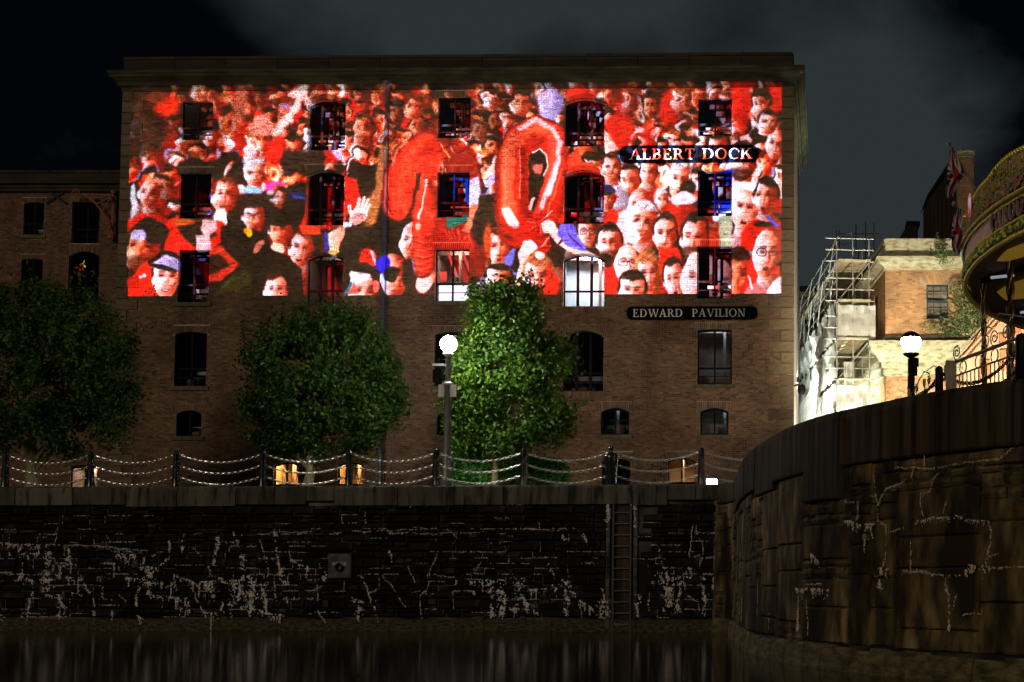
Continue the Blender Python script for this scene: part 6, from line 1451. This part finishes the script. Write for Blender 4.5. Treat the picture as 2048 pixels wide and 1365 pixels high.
# ---- middle rows
for k in range(420):
    x, y = rs.uniform(250,1570), rs.uniform(385,594); q_ = rs.rand()
    if 690 < x < 830 or 410 < x < 610: continue
    if q_ < .35: ell(x, y, rs.uniform(8,20), rs.uniform(10,24), RED*rs.uniform(.4,1.05), 6, rs.uniform(-.6,.6), .9, DRED)
    elif q_ < .62: ell(x, y, rs.uniform(6,16), rs.uniform(8,20), c_(20,8,10), 5, rs.uniform(-.6,.6), .9)
    elif q_ < .9: ell(x, y, rs.uniform(6,15), rs.uniform(10,20), LIT*rs.uniform(.5,1), 4, rs.uniform(-.6,.6), .9, SHD)
    else: ell(x, y, rs.uniform(4,12), rs.uniform(8,22), c_(150,130,200)*rs.uniform(.6,1.2), 4, rs.uniform(-.6,.6), .9)
warp(3, 34, 15)
face(292,386,44,62,'bald',2.2,tone=.95,shirt=RED,turn=-.4); poly([(253,372),(262,366),(268,420),(256,440)], c_(205,190,200), 3)
face(505,348,44,56,'grey',2.4,tone=.98,shirt=c_(60,20,20)); ell(500,380,22,7,c_(150,185,225),3); ell(548,372,22,10,c_(216,70,170),4); ell(556,376,16,7,c_(250,90,70),3)
face(560,398,36,40,'dark',3,tone=.8,turn=-.6); poly([(575,370),(640,360),(640,470),(598,470),(560,420)], c_(24,10,12), 5); ell(590,390,16,9,c_(40,44,92),4); line([(585,392),(612,398)],3,c_(90,110,190),3)
face(446,392,50,74,'red',2.2,tone=1,turn=-.5,mouth='open'); ell(437,438,14,22,c_(255,238,235),4); face(505,434,46,58,'dark',1.8,tone=1,closed=1,turn=-.3,glasses=1,shirt=RED*.8)
poly([(586,520),(606,430),(612,360),(622,356),(622,470),(600,520)], RED, 3)
face(352,412,48,26,'dark',3,tone=.9,cap=c_(60,30,40)); poly([(330,440),(352,430),(388,442),(440,440),(462,470),(420,500),(300,510),(268,500),(300,470)], RED, 4, 1, c_(214,34,24))
ell(365,447,24,12,c_(214,90,40),4); poly([(350,455),(410,440),(430,470),(392,498),(366,480)], c_(26,10,10), 6); poly([(400,440),(428,440),(430,460),(410,476),(398,458)], c_(236,168,165), 3)
face(560,462,48,62,'dark',1.6,tone=1,cap=c_(22,14,22),warm=1,turn=-.2,shirt=RED); ell(553,500,16,14,c_(255,222,190),4)
face(604,500,48,72,'red',1.8,tone=1,turn=-.3,mouth='open',shirt=RED*.9); poly([(596,452),(640,450),(640,470),(600,470)], c_(235,70,40), 3)
poly([(655,470),(700,446),(690,470),(672,520),(660,520)], c_(250,210,190), 3, 1, c_(255,120,90)); line([(650,470),(652,505)],9,c_(60,60,150),3); line([(660,508),(676,506)],8,c_(240,200,90),3)
# dark backs
poly([(438,452),(455,448),(480,468),(505,458),(532,470),(538,500),(572,510),(604,540),(612,594),(410,594),(430,560),(470,540),(440,500)], c_(26,14,10), 3)
ell(478,566,32,20,c_(80,88,40),8,-.5,.55); line([(430,592),(462,560)], 10, c_(80,96,44), 5, .5); line([(408,510),(438,500),(468,530),(440,555),(410,560)], 16, c_(214,66,44), 5, .9)
ell(497,466,8,8,c_(255,190,20),2); ell(489,464,6,5,c_(255,160,10),2); ell(516,495,7,16,c_(214,120,100),3,.6)
poly([(690,452),(700,380),(690,350),(722,330),(770,330),(790,440),(824,430),(812,520),(820,600),(752,600),(744,560),(690,600),(684,500)], c_(24,11,8), 4)
poly([(688,352),(712,362),(722,402),(688,440)], RED, 3)
line([(765,300),(758,380),(742,440)], 22, c_(200,120,80), 7, .9); line([(742,405),(736,445)], 24, c_(180,110,60), 8, .8)
# raised palm
ell(717,433,17,15,c_(252,180,172),2); ell(712,440,14,13,c_(240,150,145),3)
for (x0,y0,x1,y1,w_) in ((704,432,699,414,7),(711,424,717,398,7.5),(719,424,727,397,7.5),(725,426,735,402,7),(730,432,740,412,6)): line([(x0,y0),(x1,y1)], w_, c_(255,200,192), 2)
line([(706,438),(720,430),(732,436)], 1.5, c_(190,80,80), 1.5); line([(700,450),(690,452)], 10, c_(220,210,235), 3)
# left side faces
face(284,498,72,106,'dark',1.8,tone=.95,warm=1,turn=-.7,light=-1,beard=.6); ell(300,462,34,22,c_(20,10,10),4,.3); ell(272,470,16,12,c_(180,160,200),4)
poly([(253,594),(253,560),(292,522),(330,500),(336,540),(340,594)], RED, 3, 1, c_(250,60,30))
face(331,556,60,82,'brown',1.2,tone=1.03,cap=c_(196,170,214),mouth='teeth',flat=1); line([(297,524),(322,506),(350,512)], 8, c_(20,10,16), 2)
ell(285,552,4,4,c_(255,210,210),2); ell(278,556,3,3,c_(255,210,210),2)
poly([(388,470),(418,470),(418,500),(392,510)], c_(240,180,180), 3)
face(551,584,48,66,'brown',1.2,tone=1.04,flat=1); 
# bottom middle
ell(738,520,17,22,c_(226,44,30),2,-.2); line([(744,505),(756,534)], 5, c_(252,180,190), 2)
face(790,556,54,92,'bald',1.6,tone=1.02,turn=-.1,light=-1); ell(768,532,15,18,c_(58,40,190),3,.2); ell(786,552,14,16,c_(26,12,14),3); ell(812,570,6,12,c_(240,90,60),2)
face(727,590,60,104,'dark',1.6,tone=1.02,turn=.3); ell(722,550,22,14,c_(255,222,220),4); poly([(700,540),(738,530),(762,548),(764,580),(750,570),(742,552),(706,544)], c_(22,10,12), 3); ell(754,576,8,12,c_(240,110,90),2)
poly([(694,592),(712,566),(722,592)], c_(240,90,80), 3); line([(690,592),(704,570)], 7, c_(60,120,140), 3)
face(822,486,40,80,'bald',1.4,tone=1.05,turn=-.2,closed=1); ell(818,550,12,30,c_(22,12,18),4)
ell(852,568,16,24,c_(250,190,180),3,.3); face(868,545,40,50,'bald',2,tone=1.0)
# people between the balloons
ell(925,345,34,56,c_(150,24,18),8,0,1,DRED*1.2); poly([(880,410),(950,410),(968,470),(975,560),(880,560)], c_(206,32,22), 6, 1, c_(150,18,14)); poly([(938,420),(930,394),(940,360),(958,356),(962,400),(966,412)], c_(206,190,224), 4); line([(978,372),(998,340)], 14, c_(190,180,236), 4)
line([(950,418),(942,450),(930,468)], 15, c_(240,130,100), 4); poly([(897,432),(934,430),(938,445),(912,456),(902,474),(892,460)], c_(20,120,104), 3); poly([(960,392),(994,392),(990,470),(960,500),(944,470)], c_(34,14,14), 5)
poly([(896,352),(936,352),(936,400),(900,400)], c_(70,110,230), 3)
face(1000,498,44,78,'red',1.6,tone=1.05,turn=-.2,mouth='open',shirt=c_(196,160,190)); ell(978,490,8,40,c_(200,80,40),4); poly([(1010,520),(1044,488),(1060,500),(1040,560),(1010,560)], c_(120,110,190), 3); poly([(1024,540),(1040,498),(1056,520),(1050,560)], c_(24,12,18), 3)
face(1000,560,56,50,'dark',2,tone=1.03)
_yy, _xx = np.mgrid[0:PH, 0:PW]; _a = IMG.copy(); blur(1); _m = np.clip((640-OX-_xx)/60, 0, 1)[...,None]*np.clip((500-OY-_yy)/40, 0, 1)[...,None]; IMG = IMG*_m+_a*(1-_m)
# ---- balloon digit one
def smooth(P):
    n = len(P); out = []
    for i in range(n):
        p0, p1, p2, p3 = P[i-1], P[i], P[(i+1) % n], P[(i+2) % n]
        for k in range(5): t = k/5; out.append(tuple(.5*(2*p1[j]+(p2[j]-p0[j])*t+(2*p0[j]-5*p1[j]+4*p2[j]-p3[j])*t*t+(-p0[j]+3*p1[j]-3*p2[j]+p3[j])*t**3) for j in (0, 1)))
    return out
def balloon(pts, base=c_(240,52,34)):
    poly(pts, c_(150,12,10), 2.5); P = np.array(pts, float); cpt_ = P.mean(0); poly([tuple(p+(cpt_-p)*.06) for p in P], base, 5)
poly([(762,440),(770,390),(782,330),(800,296),(830,270),(862,262),(890,282),(906,316),(898,332),(880,330),(870,352),(870,600),(830,600)], c_(60,12,8), 3, 0)
balloon(smooth([(796,446),(772,432),(762,400),(769,350),(784,315),(808,284),(838,264),(868,261),(892,280),(902,308),(884,320),(868,346),(866,380),(878,430),(882,480),(877,530),(860,558),(842,554),(830,520),(826,470),(828,420),(836,372),(833,352),(827,388),(816,428)]))
for (pp, ww, cc, ss, al_) in (([(800,420),(800,360),(818,310),(850,284)],26,c_(255,80,52),22,.75),([(862,262),(892,296),(892,326)],14,c_(150,10,8),12,.8),([(848,352),(838,440),(840,540)],14,c_(255,88,60),12,.7),([(862,360),(872,430),(876,490),(870,540)],9,c_(150,12,10),8,.8),([(768,395),(780,425),(800,425)],10,c_(150,14,10),9,.7)): line(pp, ww, cc, ss, al_)
poly([(830,350),(842,346),(828,410),(822,430),(828,390)], c_(24,10,8), 2)
for k in range(60):
    x, y = rs.uniform(772,895), rs.uniform(268,430); line([(x,y),(x+rs.uniform(-9,9),y+rs.uniform(4,14))], rs.uniform(3,8), c_(*[(255,96,60),(190,18,14),(244,120,90)][rs.randint(3)]), 4, .3)
for k in range(13):
    an = 3.5+k*.17; x, y = 836+52*math.cos(an), 322+55*math.sin(an); line([(x,y),(x+7*math.cos(an+.9),y+5*math.sin(an+.9))], 2, c_(255,180,150), 2.5, .45)
line([(782,330),(792,300),(812,284)], 5, c_(255,150,120), 4, .8); line([(854,360),(846,400),(838,440)], 5, c_(255,205,190), 2.5, .9); line([(848,372),(840,420)], 1.5, c_(120,10,10), 1); ell(837,455,6,8,c_(255,190,170),3,0,.8); line([(775,350),(772,410),(780,432)], 5, c_(255,120,96), 3, .7)
ell(862,300,20,16,c_(170,16,12),10,0,.6); line([(884,288),(898,316)], 2.5, c_(255,160,90), 1.5)
for yy in (468,482,498,512,524,536,546): line([(828,yy+2),(848,yy+7),(868,yy+1)], 2.5, c_(255,130,105), 3, .5); line([(828,yy+6),(848,yy+11),(868,yy+5)], 3, c_(130,10,8), 3, .4)
poly([(880,452),(936,470),(950,500),(938,530),(900,500),(868,490)], c_(206,36,26), 5); 
for k in range(6): line([(890+k*9,462),(900+k*8,482)], 2, c_(255,120,100), 2, .7)
# ---- balloon digit nought: a tilted ring
ro = [(994,420),(990,350),(1000,300),(1016,262),(1045,240),(1080,234),(1112,244),(1134,268),(1136,320),(1132,390),(1126,430),(1108,460),(1080,486),(1050,500),(1022,496),(1000,470)]
ro = smooth(ro); poly(ro, c_(110,10,10), 3); poly([(p[0]+(1062-p[0])*.03, p[1]+(368-p[1])*.03) for p in ro], c_(226,40,26), 6)
poly([(1000,310),(1016,272),(1046,250),(1080,242),(1110,256),(1100,290),(1070,280),(1040,300),(1036,460),(1004,430)], c_(250,92,62), 8, .9)
poly([(1128,318),(1160,300),(1168,330),(1130,352)], c_(236,70,46), 4); poly([(1138,330),(1180,326),(1206,344),(1206,360),(1140,352)], c_(230,56,40), 3)
for (pp, ww, cc, ss, al_) in (([(1050,300),(1050,420),(1062,440)],14,c_(150,8,6),12,.85),([(996,320),(994,420),(1010,480)],8,c_(150,12,8),8,.8),([(1020,280),(1018,420)],18,c_(255,110,76),16,.7),([(1134,280),(1132,380),(1116,450)],8,c_(160,14,10),8,.8),([(1110,280),(1104,360),(1078,436)],18,c_(255,120,96),14,.6)): line(pp, ww, cc, ss, al_)
line([(1012,300),(1010,420)], 9, c_(255,128,92), 5, .8); line([(1042,296),(1042,400)], 2.5, c_(255,150,110), 1.5, .9); line([(1034,300),(1032,400)], 5, c_(200,22,16), 4, .7)
line([(1040,256),(1074,242),(1104,256),(1122,284),(1118,320),(1104,370),(1086,418)], 10, c_(255,196,196), 5, .95); line([(1118,330),(1100,392)], 7, c_(255,214,232), 3, .9); line([(1126,340),(1104,410),(1098,430)], 4, c_(255,120,80), 2.5, .8)
for k in range(16):
    an = -2.9+k*.17; x, y = 1072+46*math.cos(an), 292+46*math.sin(an); line([(x,y),(x+11*math.cos(an),y+9*math.sin(an))], 1.8, c_(255,205,190), 2.5, .4); line([(x+3,y+3),(x+3+9*math.cos(an),y+3+7*math.sin(an))], 1.5, c_(140,10,8), 2.5, .35)
ell(1074,282,22,12,c_(170,12,10),8,0,.8)
poly(smooth([(1060,400),(1060,320),(1066,304),(1078,298),(1090,306),(1097,326),(1094,350),(1078,400),(1068,425)]), c_(34,14,10), 2.5); line([(1066,306),(1080,299),(1093,312),(1098,336),(1090,356)], 3, c_(255,205,200), 1.8)
ell(1078,338,11,14,c_(200,100,90),5); ell(1079,322,14,9,c_(24,12,12),4); line([(1062,420),(1068,400)], 6, c_(255,190,180), 2)
poly([(1004,418),(1020,416),(1040,452),(1034,464),(1018,450)], c_(255,224,214), 4); ell(1026,476,26,18,c_(190,22,16),7,.2,.8); ell(1020,478,10,5,c_(90,10,10),4,.4,.8)
ell(1080,452,26,22,c_(224,44,30),4); poly([(1070,480),(1102,474),(1106,495),(1090,516),(1076,510)], c_(196,40,30), 3)
for k in range(14):
    an = rs.uniform(0,6.28); line([(1082+8*math.cos(an),448+8*math.sin(an)),(1082+24*math.cos(an),448+22*math.sin(an))], 1.5, c_(*[(255,150,130),(110,8,8)][k % 2]), 1.5, .8)
for k in range(5): line([(1082+k*3,500-k*3),(1094+k*2,486-k*2)], 2, c_(255,140,120), 1.5, .8)
line([(1092,440),(1106,426)], 2, c_(255,200,190), 1.2)
# fists and arms
line([(1052,510),(1052,540),(1034,600)], 21, c_(255,196,186), 3); ell(1060,500,17,15,c_(255,214,206),2); 
for k in range(4): ell(1052+k*7,490+k*3.5,6,5.5,c_(255,226,218),1.5); line([(1049+k*7,495+k*3.5),(1056+k*7,499+k*3.5)], 1.3, c_(200,110,100), 1.2, .7)
line([(1108,466),(1124,486),(1146,500),(1190,522)], 18, c_(255,200,190), 3); ell(1100,458,14,13,c_(255,218,208),2)
for k in range(3): ell(1090+k*5,452+k*7,6,4,c_(255,228,220),1.5); line([(1088+k*5,456+k*7),(1096+k*5,458+k*7)], 1.2, c_(190,100,90), 1, .7)
for k in range(5): line([(1114+k*5,500-k*4),(1128+k*4,484-k*1)], 2.2, c_(60,16,20), 1, .8)
poly([(1122,452),(1150,448),(1172,488),(1176,508),(1140,498),(1118,474)], c_(120,100,206), 4); line([(1140,470),(1166,500)],3,c_(60,40,120),3); face(1180,470,44,60,'brown',1.8,tone=.92,mouth='teeth',glasses=1)
face(1082,560,62,90,'fair',1.5,tone=1.02,turn=-.4,shirt=RED); poly([(1100,540),(1124,560),(1120,594),(1086,594)], RED, 3); ell(1084,515,9,7,c_(255,206,196),2)
# ---- right hand crowd, big and sharp
poly([(1212,592),(1212,560),(1234,540),(1262,556),(1290,590),(1290,594)], RED, 3)
face(1246,330,42,50,'dark',2.4,tone=.95); ell(1236,322,16,10,c_(120,160,200),4)
face(1262,368,42,66,'dark',1.6,tone=1.04,turn=-.3,shirt=RED,closed=1); face(1225,340,36,56,'red',2,tone=.9,shirt=c_(235,200,215))
for k in range(4): line([(1208+k*2,378+k*16),(1232+k,382+k*16)], 7, c_(250,215,222) if k % 2 == 0 else RED, 2)
face(1300,350,36,54,'dark',2,tone=.95,shirt=RED*1.02); face(1362,366,44,74,'grey',1.6,tone=1.04,mouth='open',shirt=RED,light=-1); ell(1378,384,16,22,c_(26,12,14),5,.3)
face(1300,330,30,40,'bald',3,tone=.98); face(1360,302,34,34,'bald',3,tone=.95); face(1440,300,46,56,'dark',2,tone=1,turn=-.2)
face(1486,330,56,78,'dark',1.8,tone=1.03,beard=1,shirt=c_(255,232,240)); poly([(1426,352),(1468,344),(1462,420),(1430,430)], c_(40,66,214), 4); poly([(1464,372),(1530,366),(1540,400),(1470,440)], c_(255,236,242), 4)
face(1553,295,38,60,'bald',2.6,tone=.95); face(1540,250,40,50,'dark',3,tone=.9)
face(1215,402,36,54,'bald',2,tone=.92,cap=c_(30,30,110)); 
face(1283,418,46,72,'bald',2,tone=1.0,closed=1,turn=-.3,shirt=RED); poly([(1240,430),(1262,420),(1270,470),(1256,500),(1234,470)], c_(255,196,196), 4); face(1328,405,30,44,'grey',3,tone=.98)
face(1290,452,58,82,'grey',1.5,tone=1.04,turn=-.2,shirt=c_(40,18,28)); ell(1270,480,12,14,c_(255,205,200),3)
face(1492,424,56,82,'bald',1.4,tone=1.03,turn=-.1,mouth='open',shirt=c_(230,160,160),flat=1); face(1535,400,48,72,'dark',1.4,tone=1.0,turn=-.4,mouth='open',shirt=RED); line([(1540,440),(1556,458)],6,c_(50,90,220),2)
poly([(1440,440),(1470,430),(1468,500),(1440,500)], c_(176,168,140), 5); ell(1372,402,24,14,c_(246,206,226),4)
ell(1355,455,28,40,c_(22,12,22),5,0,.0)
face(1335,476,46,84,'dark',1.1,tone=1.06,turn=-.3,shirt=RED,warm=0); face(1394,484,54,98,'dark',1.1,tone=1.05,turn=-.35,beard=.9,closed=1,shirt=c_(20,12,16)); ell(1432,500,12,36,c_(190,60,40),4)
face(1223,492,50,72,'dark',1.2,tone=1.05,turn=-.25,closed=1,beard=.7); poly([(1210,540),(1232,530),(1254,548),(1240,594),(1210,594)], c_(230,40,30), 3); ell(1216,525,14,14,c_(24,12,14),4)
face(1258,534,48,76,'bald',1.2,tone=1.08,glasses=1,flat=1); face(1302,555,46,80,'fair',1.2,tone=1.06,long_=.6,mouth='shut'); line([(1318,540),(1324,592)], 7, c_(150,70,30), 3)
poly([(1320,500),(1360,500),(1372,560),(1326,570)], RED, 3); face(1268,590,54,84,'dark',1.1,tone=1.08,flat=1); face(1352,566,42,82,'dark',1.1,tone=1.08,mouth='open',closed=1,flat=1)
face(1398,565,64,112,'bald',1.2,tone=1.1,mouth='open',flat=1,closed=1); face(1480,562,60,110,'brown',1.2,tone=1.02,warm=1,light=-1,turn=-.3); ell(1474,525,30,26,c_(40,16,12),6,.3,.0)
poly([(1488,594),(1500,530),(1520,500),(1548,540),(1564,540),(1564,594)], RED, 3); face(1537,514,54,96,'bald',1.1,tone=1.05,mouth='open',glasses=1,shirt=c_(240,120,120)); poly([(1536,592),(1548,570),(1566,560),(1566,594)], c_(255,225,235), 3)
line([(1500,560),(1508,585)],4,c_(255,220,225),2); ell(1548,458,18,12,c_(200,150,90),3,0,.0); ell(1530,456,18,6,c_(24,12,16),3)
# ---- finish: contrast and grain, stronger where the picture is soft and dark
warp(1.5, 46, 8); warp(.4, 13, 9)
IMG = np.clip(IMG, 0, 1.2)
g = rs.normal(size=(PH, PW, 1)).astype(np.float32); g2 = rs.normal(size=(PH, PW, 3)).astype(np.float32)
yy, xx = np.mgrid[0:PH, 0:PW]; amp = (.10+.26*np.clip(1-yy/PH*1.1, 0, 1)*np.clip(1.15-xx/PW*.8, 0, 1))[...,None]
lum = IMG.mean(2, keepdims=True); IMG = IMG*(1+g*amp*1.0)+g2*.012
spk = (rs.rand(PH, PW) > .97)[...,None]*rs.rand(PH, PW, 1)*.30*np.clip(1-lum*3, 0, 1); IMG = IMG+spk*np.array([1,.85,.4], np.float32)
IMG = np.clip(IMG, 0, 1.15); IMG = np.clip((IMG-.06)/.94, 0, 2); IMG = IMG*(.86+.16*np.clip(IMG.mean(2, keepdims=True)*2, 0, 1))
LIN = IMG**2.5
pim = bpy.data.images.new('projected_crowd', PW, PH, float_buffer=True)
buf = np.ones((PH, PW, 4), np.float32); buf[..., :3] = LIN[::-1]; pim.pixels.foreach_set(buf.ravel()); pim.update()
# ---- the projector: a spot lamp facing the wall square on, its beam shaped by the picture
cA, cB = fp(258, 380), fp(1564, 380); zTop, zBot = fp(900, 168)[1], fp(900, 590)[1]
PXL = (cA[0]+cB[0])/2; DIST = 62.0; PZ = 7.0
pl = bpy.data.lights.new('projector_beam', 'SPOT'); pl.shadow_soft_size = 0.0; pl.spot_size = math.radians(62); pl.spot_blend = 0; pl.use_nodes = True
po = bpy.data.objects.new('projector_beam', pl); C.objects.link(po)
po.matrix_world = _WM @ Matrix.Translation((PXL, -DIST, PZ)) @ Matrix.Rotation(PI/2, 4, 'X')      # lamp looks along local +y of the wall frame
pt = pl.node_tree; pt.nodes.clear()
def PN(t_, **k):
    n_ = pt.nodes.new(t_)
    for a_, b_ in k.items(): setattr(n_, a_, b_)
    return n_
tc2 = PN('ShaderNodeTexCoord'); sx = PN('ShaderNodeSeparateXYZ'); pt.links.new(tc2.outputs['Normal'], sx.inputs[0])
def mth(op, a_, b_=None):
    n_ = PN('ShaderNodeMath', operation=op)
    for i_, v_ in enumerate((a_, b_)):
        if v_ is None: continue
        if isinstance(v_, (int, float)): n_.inputs[i_].default_value = v_
        else: pt.links.new(v_, n_.inputs[i_])
    return n_.outputs[0]
az_ = mth('ABSOLUTE', sx.outputs[2]); qx = mth('DIVIDE', sx.outputs[0], az_); qy = mth('DIVIDE', sx.outputs[1], az_)
# offsets on the wall in metres -> 0..1
SXG, SYG = PROJ_SIGN
wx = mth('MULTIPLY', qx, DIST*SXG); wy = mth('MULTIPLY', qy, DIST*SYG)
tu = mth('DIVIDE', mth('SUBTRACT', wx, cA[0]-PXL), cB[0]-cA[0]); tv = mth('DIVIDE', mth('SUBTRACT', wy, zBot-PZ), zTop-zBot)
cmb = PN('ShaderNodeCombineXYZ'); pt.links.new(tu, cmb.inputs[0]); pt.links.new(tv, cmb.inputs[1])
ti = PN('ShaderNodeTexImage'); ti.image = pim; ti.extension = 'CLIP'; ti.interpolation = 'Linear'; pt.links.new(cmb.outputs[0], ti.inputs[0])
em = PN('ShaderNodeEmission'); ou = PN('ShaderNodeOutputLight')
# the operator's colour balance against the brown brick
cb = PN('ShaderNodeMix', data_type='RGBA', blend_type='MULTIPLY'); cb.inputs[0].default_value = 1; cb.inputs[7].default_value = (1.0, 1.50, 2.45, 1)
pt.links.new(ti.outputs[0], cb.inputs[6]); pt.links.new(cb.outputs[2], em.inputs[0]); em.inputs[1].default_value = 1.0; pt.links.new(em.outputs[0], ou.inputs[0])
pl.energy = PROJ_POWER
